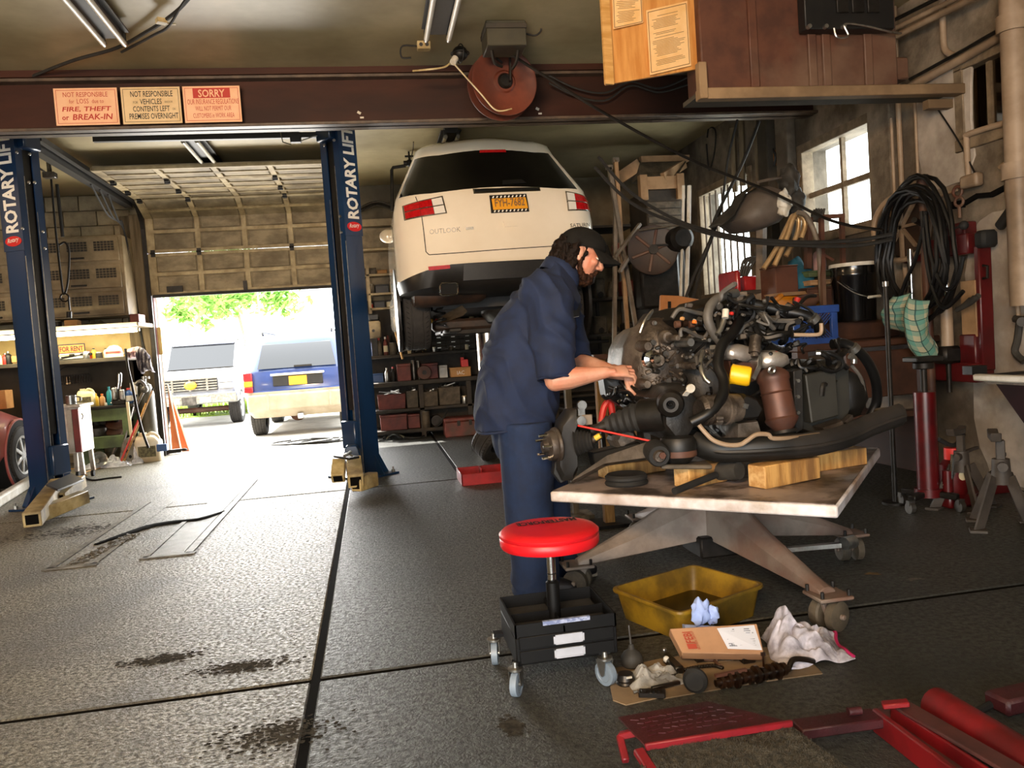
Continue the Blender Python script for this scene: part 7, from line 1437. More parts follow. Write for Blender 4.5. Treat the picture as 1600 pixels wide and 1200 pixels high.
# pulley disc and pry bar on the table
c = V((1.02, 3.3, zt_)); t = thing('pulley', 'flat dark rubber-rimmed pulley lying on the lift table', 'pulley', c)
put('rim', MB().lathe([(.05, 0), (.088, 0), (.092, .008), (.088, .016), (.084, .02), (.09, .026), (.09, .036), (.08, .045), (.05, .03)], c, n=32), 'black_rubber', t); put('hub', MB().lathe([(0, .012), (.055, .012), (.06, .03), (0, .026)], c, n=24), 'dark_steel', t)
a_, c_ = V((1.1, 2.95, zt_+.02)), V((1.38, 3.1, zt_+.05)); t = thing('mallet', 'black-handled dead blow mallet across the table edge', 'mallet', a_)
put('handle', MB().tube([a_, a_.lerp(c_, .8)], .014, 10), 'black_rubber', t); put('head', MB().lathe([(0, -.07), (.035, -.07), (.04, -.05), (.036, 0), (.04, .05), (.035, .07), (0, .07)], c_, (.4, -.8, .1), 18), 'dusty_black', t)
# the engine itself
mat('alu_dirty', '6e655c', '403a33', rough=.45, metal=.45, scale=9, lo=.36, hi=.66, c3='393029', bump=.35, bscale=45); mat('alu_warm', '70665c', '3a322b', rough=.45, metal=.45, scale=11, lo=.36, hi=.62, bump=.6, bscale=38, c3='2d2722')
mat('engine_dark', '1f1c19', '100f0d', rough=.5, scale=9, lo=.38, hi=.64, bump=.3, bscale=40); mat('engine_black', '0d0c0b', '191714', rough=.45, scale=12, bump=.15, spec=.35); mat('shield_alu', 'd8d2cb', 'a9a199', rough=.32, metal=.7, scale=8, bump=.3, bscale=18)
mat('cat_rust', '4a3834', '30231f', rough=.5, metal=.3, scale=8, c3='623c2c'); mat('filter_yellow', 'f0bd1c', 'e0aa12', rough=.35, scale=5); mat('olive_panel', '2b2a25', '201f1b', rough=.5, scale=6); mat('subframe_black', '141413', '0e0e0d', rough=.5, scale=8, c3='2e2a27')
mat('hose_grey', '56534f', '44413d', rough=.55, scale=10)
en = thing('engine', 'dirty car engine and gearbox on its subframe atop the lift table', 'engine', (1.55, 3.5, ZT+.05))
def E(px, py, y): return at(px, py, y)
def hull(name, P, layers, m, sm=40, bev=0):
    """solid from a pixel outline given at several depths: layers = (depth, scale)"""
    y0 = layers[0][0]; ctr = E(sum(p[0] for p in P)/len(P), sum(p[1] for p in P)/len(P), y0); base = [E(*p, y0)-ctr for p in P]
    rings = [[ctr+V((0, y-y0, 0))+v*s for v in base] for y, s in layers]
    return put(name, MB().loft(rings), m, en, sm=sm, bev=bev)
bell = [(986, 575), (990, 540), (1003, 512), (1022, 497), (1046, 494), (1066, 500), (1080, 520), (1088, 560), (1088, 610), (1078, 650), (1050, 668), (1018, 655), (996, 615)]
hull('gearbox_case', bell, ((3.38, .35), (3.39, .62), (3.42, .8), (3.46, .86), (3.5, .99), (3.53, 1.0), (3.55, .9), (3.85, .8)), 'alu_warm')
cx_, cy_ = 1036, 580
for i in range(13):
    a = 2*math.pi*i/13; p = E(cx_+48*math.cos(a), cy_+80*math.sin(a), 3.48); put('bolt_boss', MB().cyl(p+V((0, -.03, 0)), p+V((0, .03, 0)), .012, .016, n=10), 'alu_dirty', en); put('bolt', MB().cyl(p+V((0, -.042, 0)), p+V((0, -.03, 0)), .008, n=6), 'zinc', en)
for i in range(9):
    a = -2.4+i*.55; put('case_rib', MB().bar(E(cx_+12*math.cos(a), cy_-5+16*math.sin(a), 3.37), E(cx_+38*math.cos(a), cy_+64*math.sin(a), 3.415), .008, .03, up=(0, 1, 0)), 'alu_dirty', en)
for px, py, r_, l_ in ((1024, 563, .034, .05), (1008, 541, .025, .04), (1040, 527, .03, .03), (1006, 600, .022, .05)): p = E(px, py, 3.37); put('case_boss', MB().lathe([(0, -l_), (r_*.7, -l_), (r_, -l_*.6), (r_*1.1, .06)], p, (0, 1, 0), 18), 'alu_warm', en)
random.seed(44)
for i in range(70):
    a, k = random.uniform(0, 6.28), random.uniform(.25, 1.0); p = E(cx_+44*k*math.cos(a), cy_+74*k*math.sin(a), 3.372+.02*k+.3*max(0, k-.72)); s = random.uniform(.008, .026)
    if i % 3: put('casting_lump', MB().box(p, (s*1.6, s*1.5, s), rot=(random.uniform(-25, 25), random.uniform(-50, 50), random.uniform(-25, 25))), random.choice(('alu_dirty', 'alu_warm', 'engine_dark', 'alu_dirty')), en, bev=.004)
    else: put('bolt_boss', MB().cyl(p+V((0, -s*.8, 0)), p+V((0, s, 0)), s*.5, n=9), random.choice(('alu_warm', 'grey_steel', 'engine_black')), en)
p = E(1025, 561, 3.32); put('output_flange', MB().lathe([(.012, -.01), (.02, -.01), (.022, .02), (.04, .03), (.04, .05)], p, (-.3, 1, 0), 18), 'chrome', en)
hull('engine_block', [(1078, 520), (1130, 508), (1190, 515), (1240, 540), (1250, 600), (1240, 670), (1180, 695), (1110, 690), (1072, 640)], ((3.3, .6), (3.34, .86), (3.4, .97), (3.5, 1.0), (3.95, 1.0)), 'engine_dark')
hull('transfer_case', [(1035, 625), (1052, 606), (1078, 600), (1098, 620), (1098, 660), (1080, 690), (1055, 692), (1036, 668)], ((3.08, .4), (3.09, .78), (3.13, .92), (3.2, 1.0), (3.45, .95)), 'engine_dark')
p = E(1048, 632, 3.04); put('shaft_seal', MB().lathe([(.018, -.02), (.03, -.02), (.048, -.005), (.055, .03), (.055, .06)], p, (.35, 1, 0), 24, caps=False), 'dark_steel', en); put('seal_hole', MB().cyl(p+V((0, .0, 0)), p+V((0, .01, 0)), .028, n=18), 'black_void', en); put('seal_pin', MB().cyl(p+V((-.012, -.03, .003)), p+V((-.012, 0, .003)), .008, n=8), 'chrome', en)
hull('cylinder_head', [(1048, 500), (1060, 484), (1100, 474), (1140, 480), (1150, 508), (1120, 522), (1070, 524)], ((3.38, .75), (3.42, 1.0), (3.85, 1.0)), 'engine_black')
for i in range(7): p = E(1058+11*i, 507-2*(i % 2), 3.37); put('cam_lobe', MB().cyl(p+V((-.01, 0, 0)), p+V((.012, 0, 0)), .016, n=12), 'oily_brown' if i % 2 else 'brown_rust', en)
put('cam_rail', MB().tube(spl([E(1050, 497, 3.36), E(1062, 483, 3.36), E(1085, 488, 3.36), E(1106, 492, 3.36)], 4), .01, 8), 'hose_grey', en)
hull('intake_manifold', [(1105, 478), (1125, 462), (1165, 458), (1200, 470), (1235, 490), (1245, 520), (1200, 535), (1150, 530), (1112, 512)], ((3.34, .7), (3.38, .95), (3.5, 1.0), (3.85, .9)), 'engine_black')
put('control_module', MB().box(E(1156, 470, 3.33), (.055, .05, .075), rot=(0, -4, 8)), 'ladder_grey', en, bev=.004)
for i in range(3): put('module_fin', MB().box(E(1156, 462+8*i, 3.3), (.05, .01, .006)), 'hose_grey', en)
p = E(1158, 490, 3.3); put('throttle_body', MB().lathe([(.035, -.04), (.05, -.04), (.055, .0), (.055, .06)], p, (.2, 1, .1), 24, caps=False), 'engine_black', en); put('throttle_plate', MB().cyl(p+V((0, .01, 0)), p+V((0, .014, 0)), .046, n=24), 'dark_steel', en); put('throttle_glint', MB().tube(spl([E(1150, 494, 3.26), E(1158, 488, 3.26), E(1166, 491, 3.26)], 4), .005, 6), 'zinc', en)
p = E(1180, 520, 3.28); put('vacuum_pump', MB().lathe([(0, -.02), (.04, -.02), (.05, .0), (.05, .05), (.06, .06)], p, (.1, 1, 0), 22), 'engine_dark', en)
hull('heat_shield', [(1134, 552), (1140, 540), (1160, 537), (1180, 542), (1190, 556), (1170, 566), (1140, 562)], ((3.16, .5), (3.17, .9), (3.2, 1.0), (3.3, 1.0)), 'shield_alu', 60); hull('heat_shield', [(1188, 565), (1198, 552), (1218, 547), (1236, 554), (1240, 568), (1225, 577), (1196, 576)], ((3.1, .5), (3.11, .85), (3.14, 1.0), (3.28, 1.0)), 'shield_alu', 60)
p = E(1178, 540, 3.12); put('shield_knob', MB().cyl(p+V((.01, .0, .035)), p+V((-.01, -.02, -.03)), .024, n=18).cyl(p+V((-.01, -.02, -.03)), p+V((-.012, -.025, -.045)), .015, n=14), 'alu_warm', en)
hull('exhaust_manifold', [(1135, 562), (1190, 566), (1200, 590), (1170, 600), (1140, 585)], ((3.2, .9), (3.3, 1.0), (3.5, 1.0)), 'brown_rust')
a_, c_ = E(1141, 584, 3.12), E(1174, 589, 3.08); dd = (c_-a_).normalized(); put('oil_filter', MB().lathe([(0, 0), (.034, 0), (.04, .004), (.041, .012), (.041, (c_-a_).length-.012), (.036, (c_-a_).length-.003), (.02, (c_-a_).length), (0, (c_-a_).length)], a_, dd, 26), 'filter_yellow', en)
q = put('filter_seam', MB().lathe([(.0415, .004), (.0425, .008), (.0415, .012)], a_, dd, 26, caps=False), 'filter_yellow', en)
put('stay_bracket', MB().bar(E(1177, 592, 3.07), E(1187, 572, 3.08), .018, .004, up=(0, 1, 0)).bar(E(1187, 572, 3.08), E(1188, 556, 3.1), .018, .004, up=(0, 1, 0)), 'zinc', en)
a_, c_ = E(1207, 586, 3.08), E(1224, 668, 3.04); dd = (c_-a_).normalized(); LL = (c_-a_).length
put('catalytic_converter', MB().lathe([(.03, -.03), (.052, -.015), (.064, .0), (.066, .02), (.06, .03), (.06, LL*.32), (.064, LL*.34), (.06, LL*.36), (.061, LL*.8), (.068, LL*.84), (.062, LL*.9), (.045, LL), (.03, LL+.02)], a_, dd, 30), 'cat_rust', en)
put('cat_flange', MB().lathe([(.0, LL+.01), (.05, LL+.01), (.052, LL+.022), (0, LL+.022)], a_, dd, 20), 'dark_steel', en); p = E(1206, 578, 2.99); put('eyelet', MB().ring(p, (0, 1, .2), .012, .006, 16, 6), 'zinc', en)
a_, c_ = E(1094, 642, 3.02), E(1152, 637, 3.05); dd = (c_-a_).normalized(); LL = (c_-a_).length
put('compressor_body', MB().lathe([(0, -.005), (.045, -.005), (.06, .01), (.062, .03), (.058, .035), (.06, .06), (.06, LL*.6), (.066, LL*.62), (.066, LL*.72), (.06, LL*.74), (.056, LL), (.03, LL+.01), (0, LL+.01)], a_, dd, 28), 'alu_warm', en)
for k in range(5): a = -1.9+.35*k; p = a_+dd*(LL*.35)+V((0, -.06*math.cos(a*.6), .05*math.sin(a*1.2))); put('compressor_lug', MB().box(p, (.03, .014, .014)), 'alu_dirty', en, bev=.003)
hull('black_bracket', [(1152, 628), (1165, 615), (1185, 622), (1196, 640), (1188, 656), (1160, 658)], ((3.02, .8), (3.05, 1), (3.2, 1)), 'engine_black', bev=.003)
hull('oil_sump', [(1150, 660), (1186, 656), (1192, 676), (1182, 688), (1150, 690)], ((3.04, .85), (3.07, 1), (3.3, 1)), 'alu_dirty'); p = E(1163, 634, 3.0); put('connector', MB().box(p, (.02, .03, .018), rot=(0, 20, 0)), 'zinc', en)
hull('cooler_box', [(1238, 575), (1262, 566), (1300, 562), (1330, 575), (1332, 640), (1322, 675), (1270, 682), (1240, 672)], ((3.16, .9), (3.19, 1.0), (3.6, 1.0)), 'olive_panel', 30)
hull('cooler_face', [(1258, 585), (1306, 575), (1312, 650), (1268, 662)], ((3.1, .97), (3.11, 1.0), (3.18, 1.0)), 'olive_panel', 0, .004); hull('side_post', [(1240, 580), (1254, 576), (1256, 670), (1244, 678)], ((3.1, 1), (3.2, 1)), 'engine_dark', 0, .003)
for py in (595, 620, 645): p = E(1248, py, 3.09); put('bolt', MB().cyl(p, p+V((0, .02, 0)), .008, n=6), 'zinc', en)
hull('fan_motor', [(1312, 590), (1335, 575), (1358, 590), (1365, 625), (1350, 655), (1322, 655)], ((3.2, .5), (3.22, .85), (3.28, 1.0), (3.55, 1.0)), 'engine_black')
# hoses, pipes and harness
def hose(name, q, r, m, n=9, k=6): return put(name, MB().tube(spl([E(*p) if len(p) == 3 else E(p[0], p[1], 3.2) for p in q], k), r, n), m, en)
hose('coolant_hose', [(1126, 535, 3.2), (1112, 515, 3.18), (1106, 495, 3.18), (1112, 475, 3.2), (1130, 462, 3.25), (1150, 458, 3.3)], .02, 'hose_grey', 12)
hose('coolant_hose', [(1156, 500, 3.25), (1145, 520, 3.18), (1128, 540, 3.12), (1122, 570, 3.08), (1131, 595, 3.04), (1128, 620, 3.0), (1108, 645, 2.98), (1080, 660, 3.0)], .022, 'hose_black', 12)
hose('steel_tube', [(1099, 549, 3.15), (1095, 562, 3.12), (1096, 578, 3.08), (1102, 592, 3.06), (1109, 598, 3.05)], .01, 'zinc', 10); hose('white_sleeve', [(1134, 484, 3.18), (1133, 497, 3.17)], .014, 'white_paint', 10); hose('steel_tube', [(1131, 500, 3.17), (1127, 512, 3.16), (1121, 523, 3.15)], .012, 'zinc', 10)
hose('intake_hose', [(1160, 470, 3.3), (1190, 478, 3.28), (1225, 486, 3.25), (1255, 492, 3.22), (1275, 502, 3.22), (1282, 520, 3.25)], .024, 'hose_black', 12)
hose('fuel_pipe', [(1283, 505, 3.1), (1283, 518, 3.1), (1276, 523, 3.1), (1240, 523, 3.12)], .008, 'pipe_pale', 8); hose('hose_clamp', [(1268, 496, 3.19), (1274, 502, 3.19)], .028, 'zinc', 12)
hose('heater_hose', [(1300, 538, 3.2), (1318, 537, 3.2), (1335, 545, 3.2), (1352, 560, 3.22), (1367, 590, 3.25), (1370, 625, 3.3), (1360, 650, 3.32)], .022, 'hose_black', 12); hose('hose_clamp', [(1331, 542, 3.18), (1337, 548, 3.18)], .027, 'zinc', 12)
hose('heater_hose', [(1275, 552, 3.1), (1295, 552, 3.08), (1312, 560, 3.08), (1316, 572, 3.08), (1300, 580, 3.08), (1280, 573, 3.08)], .01, 'hose_black', 9); hose('hose_clip', [(1275, 552, 3.09), (1284, 552, 3.08)], .012, 'zinc', 9)
hose('wire_loom', [(1330, 570, 3.2), (1345, 590, 3.2), (1350, 615, 3.22), (1342, 640, 3.25)], .008, 'hose_grey', 7); hose('elbow_pipe', [(1328, 556, 3.16), (1334, 560, 3.16), (1334, 568, 3.16)], .014, 'zinc', 10)
hose('oil_pipe', [(1092, 664, 2.98), (1102, 676, 2.97), (1115, 688, 2.96), (1135, 695, 2.95), (1155, 695, 2.95), (1168, 688, 2.95), (1182, 679, 2.95), (1200, 679, 2.95), (1208, 685, 2.95), (1240, 684, 2.96), (1280, 679, 2.97)], .009, 'pipe_pale', 9)
random.seed(31)
def wob(a, c, n, amp):
    out = []
    for i in range(n+1):
        u = i/n; k = math.sin(math.pi*u); out.append((a[0]+(c[0]-a[0])*u+random.uniform(-amp, amp)*k, a[1]+(c[1]-a[1])*u+random.uniform(-amp, amp)*k, a[2]+(c[2]-a[2])*u+random.uniform(-.05, .03)*k))
    return out
for i in range(34):
    a = (random.uniform(1110, 1250), random.uniform(460, 545), random.uniform(3.2, 3.32)); c = (a[0]+random.uniform(-70, 80), a[1]+random.uniform(-35, 60), random.uniform(3.15, 3.3))
    hose('wire_loom', wob(a, c, 4, 16), random.choice((.006, .008, .011, .014)), random.choice(('hose_black', 'engine_black', 'hose_black', 'hose_grey')), 7, 5)
for i in range(14):
    a = (random.uniform(1190, 1330), random.uniform(525, 580), random.uniform(3.08, 3.2)); c = (a[0]+random.uniform(-60, 50), a[1]+random.uniform(-20, 50), random.uniform(3.08, 3.2)); hose('wire_loom', wob(a, c, 4, 14), random.choice((.006, .009, .012)), random.choice(('hose_black', 'engine_black')), 7, 5)
for i in range(12):
    a = (random.uniform(1060, 1120), random.uniform(530, 650), random.uniform(3.12, 3.22)); c = (a[0]+random.uniform(-20, 40), a[1]+random.uniform(-40, 50), random.uniform(3.1, 3.2)); hose('wire_loom', wob(a, c, 4, 8), random.choice((.006, .009)), random.choice(('hose_black', 'engine_dark', 'hose_grey')), 7, 5)
for i in range(46):
    px, py = random.uniform(1075, 1250), random.uniform(470, 560); p = E(px, py, random.uniform(3.18, 3.28)); s = random.uniform(.012, .03)
    put('connector', MB().box(p, (s*1.3, s, s*.8), rot=(random.uniform(-30, 30), random.uniform(-40, 40), random.uniform(0, 90))), random.choice(('engine_black', 'engine_dark', 'hose_grey', 'alu_dirty', 'zinc', 'ladder_grey')), en, bev=.003)
for px, py, m in ((1213, 552, 'bright_red'), (1128, 612, 'bright_red'), (1131, 618, 'blue_box'), (1136, 612, 'white_paint'), (1143, 490, 'bright_red'), (1085, 503, 'orange_sign'), (1066, 498, 'carton_tan')): put('plug', MB().box(E(px, py, 3.12 if py > 540 else 3.24), (.014, .016, .014), rot=(0, 20, 30)), m, en, bev=.002)
for i in range(26):
    px, py = random.choice(((1060, 560), (1075, 600), (1100, 530), (1090, 520), (1120, 500), (1180, 500), (1160, 530))); px += random.uniform(-16, 16); py += random.uniform(-30, 40); p = E(px, py, 3.32 if px > 1085 else 3.4); put('bolt', MB().cyl(p+V((0, -.12 if px > 1085 else -.05, 0)), p, .008, n=6), random.choice(('zinc', 'alu_dirty', 'grey_steel')), en)
for px, py, r_ in ((1078, 535, .02), (1058, 528, .014), (1096, 528, .012), (1111, 528, .01), (1083, 572, .016)): p = E(px, py, 3.24); put('core_plug', MB().lathe([(0, -.012), (r_*.8, -.012), (r_, 0), (r_, .15)], p, (0, 1, 0), 16), random.choice(('alu_warm', 'zinc')), en)
p = E(1079, 607, 2.99); put('eye_tab', MB().lathe([(.006, -.003), (.018, -.003), (.018, .003), (.006, .003)], p, (0, 1, .3), 18), 'white_paint', en); put('tab_stem', MB().bar(p+V((-.01, 0, -.01)), E(1070, 618, 3.02), .02, .005, up=(0, 1, 0)), 'white_paint', en)
# driveshaft, knuckle, arms
def boot(a, c, r0, r1, n, m='black_rubber', name='axle_boot'):
    a, c = V(a), V(c); L0 = (c-a).length; prof = []
    for i in range(n*2+1): u = i/(n*2); r_ = r0+(r1-r0)*u; prof.append((r_*(1 if i % 2 == 0 else .84), u*L0))
    return put(name, MB().lathe(prof, a, c-a, 24), m, en)
boot(E(950, 664, 3.3), E(1004, 650, 3.22), .04, .068, 5); put('joint_housing', MB().cyl(E(1004, 650, 3.22), E(1042, 646, 3.15), .07, .07, 24), 'engine_black', en); put('axle_shaft', MB().cyl(E(925, 672, 3.34), E(950, 664, 3.3), .02, n=12), 'engine_dark', en)
hull('rusty_knuckle_lump', [(945, 672), (960, 655), (985, 650), (1000, 665), (990, 682), (960, 684)], ((3.34, .6), (3.38, 1), (3.5, .9)), 'engine_dark')
hub = E(858, 697, 3.38); hx = (E(905, 690, 3.4)-hub).normalized()
put('brake_hub', MB().lathe([(0, -.03), (.025, -.03), (.03, -.01), (.062, -.005), (.066, .01), (.066, .02), (.075, .024), (.078, .034), (.075, .04), (0, .04)], hub+V((0, 0, 0)), hx, 30), 'alu_dirty', en)
x, y, d = basis(hx)
for i in range(5): a = i*1.2566+.5; e = x*math.cos(a)+y*math.sin(a); put('wheel_stud', MB().cyl(hub+e*.05-d*.045, hub+e*.05, .0065, n=8), 'chrome', en)
kn = [(872, 690), (878, 660), (892, 642), (903, 640), (906, 655), (896, 680), (903, 690), (905, 735), (896, 752), (880, 752), (872, 735)]
hull('steering_knuckle', kn, ((3.34, .82), (3.36, 1.0), (3.46, 1.0), (3.48, .8)), 'subframe_black'); put('knuckle_web', MB().prism([E(868, 720, 3.38), E(880, 718, 3.38), E(884, 752, 3.38), E(876, 756, 3.38), E(864, 740, 3.38)], (0, .05, 0)), 'subframe_black', en, bev=.004)
boot(E(900, 692, 3.36), E(926, 688, 3.33), .06, .036, 5); put('shaft_sleeve', MB().cyl(E(926, 688, 3.33), E(938, 680, 3.31), .016, n=14), 'alu_warm', en); put('shaft_tag', MB().cyl(E(930, 685, 3.305), E(938, 680, 3.295), .012, n=10), 'bit_yellow', en)
put('link_bracket', MB().lathe([(.008, -.01), (.02, -.01), (.02, .01), (.008, .01)], E(909, 633, 3.36), (0, 1, 0), 20).box(E(908, 645, 3.37), (.03, .02, .04)), 'zinc', en); put('link_plate', MB().box(E(917, 656, 3.36), (.045, .02, .045)), 'ladder_grey', en, bev=.003); put('link_bushing', MB().lathe([(.007, -.02), (.02, -.02), (.02, .02), (.007, .02)], E(907, 657, 3.34), (0, 1, 0), 18), 'zinc', en)
put('tie_strap', MB().cyl(E(903, 665, 3.32), E(1030, 692, 3.12), .0042, n=8), 'bright_red', en)
put('control_arm', MB().loft([[E(x_, y_, d_) for x_, y_, d_ in r_] for r_ in (((893, 752, 3.36), (898, 746, 3.36), (902, 748, 3.4), (896, 755, 3.4)), ((945, 724, 3.28), (948, 712, 3.28), (952, 714, 3.42), (948, 728, 3.42)), ((1010, 715, 3.14), (1012, 690, 3.14), (1018, 692, 3.3), (1014, 718, 3.3)))]), 'alu_dirty', en, sm=50); put('arm_web', MB().prism([E(925, 708, 3.4), E(1000, 690, 3.25), E(1005, 712, 3.22), E(930, 732, 3.36)], (0, .08, 0)), 'subframe_black', en, bev=.006)
p = E(1027, 709, 3.06); put('arm_bushing', MB().lathe([(.022, -.04), (.04, -.04), (.046, -.03), (.046, .06), (.022, .06)], p, (.15, 1, .1), 24), 'black_rubber', en); put('bushing_core', MB().lathe([(0, -.055), (.02, -.055), (.026, -.045), (.026, .0), (0, 0)], p, (.15, 1, .1), 20), 'alu_warm', en); put('bushing_bolt', MB().cyl(p+V((0, -.062, 0)), p+V((0, -.05, 0)), .014, n=6), 'brown_rust', en)
a_ = E(1061, 712, 3.08); put('engine_mount', MB().lathe([(.03, -.03), (.05, -.02), (.066, .0), (.07, .03), (.07, .06), (.062, .075), (.03, .08)], a_, (0, 0, 1), 26), 'subframe_black', en); put('mount_band', MB().lathe([(.071, .0), (.072, .012), (.071, .024)], a_, (0, 0, 1), 26, caps=False), 'brown_rust', en); put('mount_plate', MB().box(a_+V((.02, 0, -.04)), (.2, .1, .018), rot=(0, 4, -10)), 'grimy', en, bev=.004)
hull('rusty_bracket', [(960, 690), (970, 672), (990, 668), (1000, 685), (990, 700), (966, 702)], ((3.3, .7), (3.33, 1), (3.42, 1)), 'alu_dirty')
sf = [E(1085, 692, 3.12), E(1115, 702, 3.06), E(1150, 703, 3.02), E(1210, 700, 2.98), E(1270, 694, 2.98), E(1320, 682, 3.02), E(1360, 664, 3.1), E(1405, 648, 3.2)]
put('crossmember', MB().tube(spl(sf, 6), [(.035, .05)]*43, 12), 'subframe_black', en); put('crossmember_rib', MB().tube([q+V((0, -.03, -.005)) for q in spl(sf, 5)], .012, 8), 'subframe_black', en)
p = E(1388, 642, 3.22); put('mount_pad', MB().lathe([(0, 0), (.055, 0), (.06, .008), (.05, .016), (0, .016)], p, (0, .1, 1), 24), 'grimy', en); put('end_bracket', MB().prism([E(1392, 650, 3.22), E(1416, 640, 3.24), E(1418, 658, 3.24), E(1400, 670, 3.22)], (0, .12, 0)), 'grimy', en, bev=.004)
put('rear_crossmember', MB().tube(spl([E(1085, 680, 3.5), E(1200, 690, 3.7), E(1330, 670, 3.7), E(1395, 650, 3.5)], 5), .04, 10), 'subframe_black', en); put('side_member', MB().bar(E(1395, 652, 3.2), E(1390, 650, 3.6), .08, .06), 'subframe_black', en, bev=.01); put('side_member', MB().bar(E(1075, 690, 3.15), E(1080, 680, 3.55), .08, .06), 'subframe_black', en, bev=.01)
hull('gear_mount', [(1280, 668), (1318, 655), (1330, 672), (1300, 688)], ((3.1, .8), (3.15, 1), (3.3, 1)), 'alu_dirty'); p = E(1329, 648, 3.08); put('bracket_tab', MB().prism([E(1318, 660, 3.1), E(1332, 648, 3.1), E(1336, 662, 3.1)], (0, .03, 0)), 'alu_warm', en)
# loose bits behind the hands
hull('rear_linkage', [(945, 590), (970, 580), (990, 600), (1000, 625), (980, 640), (950, 620)], ((3.55, .5), (3.58, 1), (3.7, .9)), 'engine_black'); put('linkage_rod', MB().cyl(E(965, 628, 3.5), E(985, 615, 3.48), .008, n=8), 'chrome', en); put('linkage_tube', MB().cyl(E(975, 650, 3.45), E(1035, 632, 3.4), .03, n=14), 'engine_black', en)
for i in range(8): a = (random.uniform(940, 985), random.uniform(590, 640), 3.5); hose('wire_loom', wob(a, (a[0]+random.uniform(20, 60), a[1]+random.uniform(-20, 40), 3.4), 4, 10), .008, 'hose_black', 7, 5)
put('shift_cable', MB().tube(spl([E(1000, 520, 3.45), E(1008, 500, 3.45), E(1020, 485, 3.5), E(1012, 500, 3.5), E(996, 535, 3.45)], 5), .006, 6), 'zinc', en)
t = thing('drip_clutch', 'small red clamp behind the axle boot on the lift table', 'clamp', E(948, 655, 3.75)); q = E(948, 645, 3.75); put('clamp_body', MB().tube(spl([q+V((-.03, 0, -.04)), q+V((-.01, 0, .03)), q+V((.02, 0, .05)), q+V((.03, 0, -.02))], 5), .016, 8), 'bright_red', t); put('clamp_foot', MB().bar(q+V((-.03, 0, -.04)), V((q.x-.02, q.y, ZT)), .02, .02), 'dark_steel', t)
t = thing('wooden_post', 'yellow-brown wooden post standing behind the hands', 'post', at(938, 640, 4.9)); a_ = at(941, 600, 4.9); put('post', MB().bx((a_.x-.035, 4.9, 0), (a_.x+.03, 4.96, 1.05)), 'block_wood', t, bev=.005); put('post_cap', MB().bx((a_.x-.05, 4.88, 1.05), (a_.x+.05, 4.98, 1.08)), 'brown_rust', t); put('base_plate', MB().bx((a_.x-.12, 4.82, 0), (a_.x+.12, 5.05, .02)), 'dark_steel', t)
t = thing('pale_post', 'thin pale upright board behind the wooden post', 'post', at(886, 640, 5.2)); a_ = at(889, 620, 5.2); put('board', MB().bx((a_.x-.02, 5.2, 0), (a_.x+.02, 5.24, .98)), 'jamb_wood', t, bev=.003); put('foot', MB().bx((a_.x-.1, 5.12, 0), (a_.x+.1, 5.32, .03)), 'jamb_wood', t)
# ================================================================== foreground: creeper stool, pan, cardboard, rag, red gear
mat('seat_red', 'd01822', 'bf131c', rough=.38, scale=3); mat('tray_black', '070708', '0c0c0c', rough=.5, scale=12, spec=.25); mat('tray_mat', '2b2b2a', '222221', rough=.8, scale=30); mat('handle_grey', 'b9bdc8', 'a8adb8', rough=.4, scale=5); mat('caster_grey', '8593a2', '74828f', rough=.4, scale=6)
x0, x1, y0, y1 = .40, .755, 2.66, 2.985; zb_, zr = .105, .245
cx, cy = .573, 2.82
st = thing('creeper_stool', 'rolling mechanic stool with round red seat and black drawer tray', 'stool', (cx, cy, 0))
put('drawer_case', MB().bx((x0, y0, zb_), (x1, y1, .2)), 'tray_black', st, bev=.004)
for a_, b_ in (((x0, y0), (x1, y0+.006)), ((x0, y1-.006), (x1, y1)), ((x0, y0), (x0+.006, y1)), ((x1-.006, y0), (x1, y1))): put('tray_wall', MB().bx((a_[0], a_[1], .2), (b_[0], b_[1], zr)), 'tray_black', st)
put('tray_mat', MB().bx((x0+.015, y0+.03, .2), (x1-.015, y0+.13, .206)), 'tray_mat', st); put('tray_mat', MB().bx((x0+.015, y0+.19, .2), (x1-.015, y1-.02, .206)), 'tray_mat', st)
put('tray_divider', MB().bx((x0, y0+.15, .2), (x1, y0+.156, .232)), 'tray_black', st); put('tray_divider', MB().bx((cx-.005, y0+.0, .2), (cx+.001, y1, .225)), 'tray_black', st)
for k, z in enumerate((.112, .16)):
    d = put('drawer', MB().bx((x0+.012, y0-.006, z), (x1-.012, y0+.004, z+.043)), 'tray_black', st, bev=.002)
    hx0, hx1 = .53, .637
    b = MB().bx((hx0, y0-.01, z+.005), (hx1, y0-.005, z+.009)).bx((hx0, y0-.01, z+.034), (hx1, y0-.005, z+.038)).bx((hx0, y0-.01, z+.005), (hx0+.006, y0-.005, z+.038)).bx((hx1-.006, y0-.01, z+.005), (hx1, y0-.005, z+.038))
    put('drawer_handle', MB().add(b.v, b.f).bx((hx0+.004, y0-.0075, z+.008), (hx1-.004, y0-.0065, z+.035)), 'handle_grey', d)
mat('sticker_blue', 'a3aecb', '6f7ca3', rough=.5, scale=60, lo=.45, hi=.55)
put('sticker', MB().bx((cx-.075, y0-.001, zr-.012), (cx+.09, y0+.012, zr+.0012)), 'sticker_blue', st); put('sticker', MB().box((cx-.01, y0+.045, .2075), (.05, .035, .002), rot=(0, 0, 6)), 'sticker_blue', st)
put('socket', MB().lathe([(.024, .2), (.024, .33), (.017, .335), (.017, .34)], (cx, cy, 0), n=22), 'tray_black', st); put('post', MB().cyl((cx, cy, .33), (cx, cy, .47), .0155, n=22), 'chrome', st); put('post_collar', MB().cyl((cx, cy, .36), (cx, cy, .364), .0165, n=22), 'dark_steel', st)
sR = .178
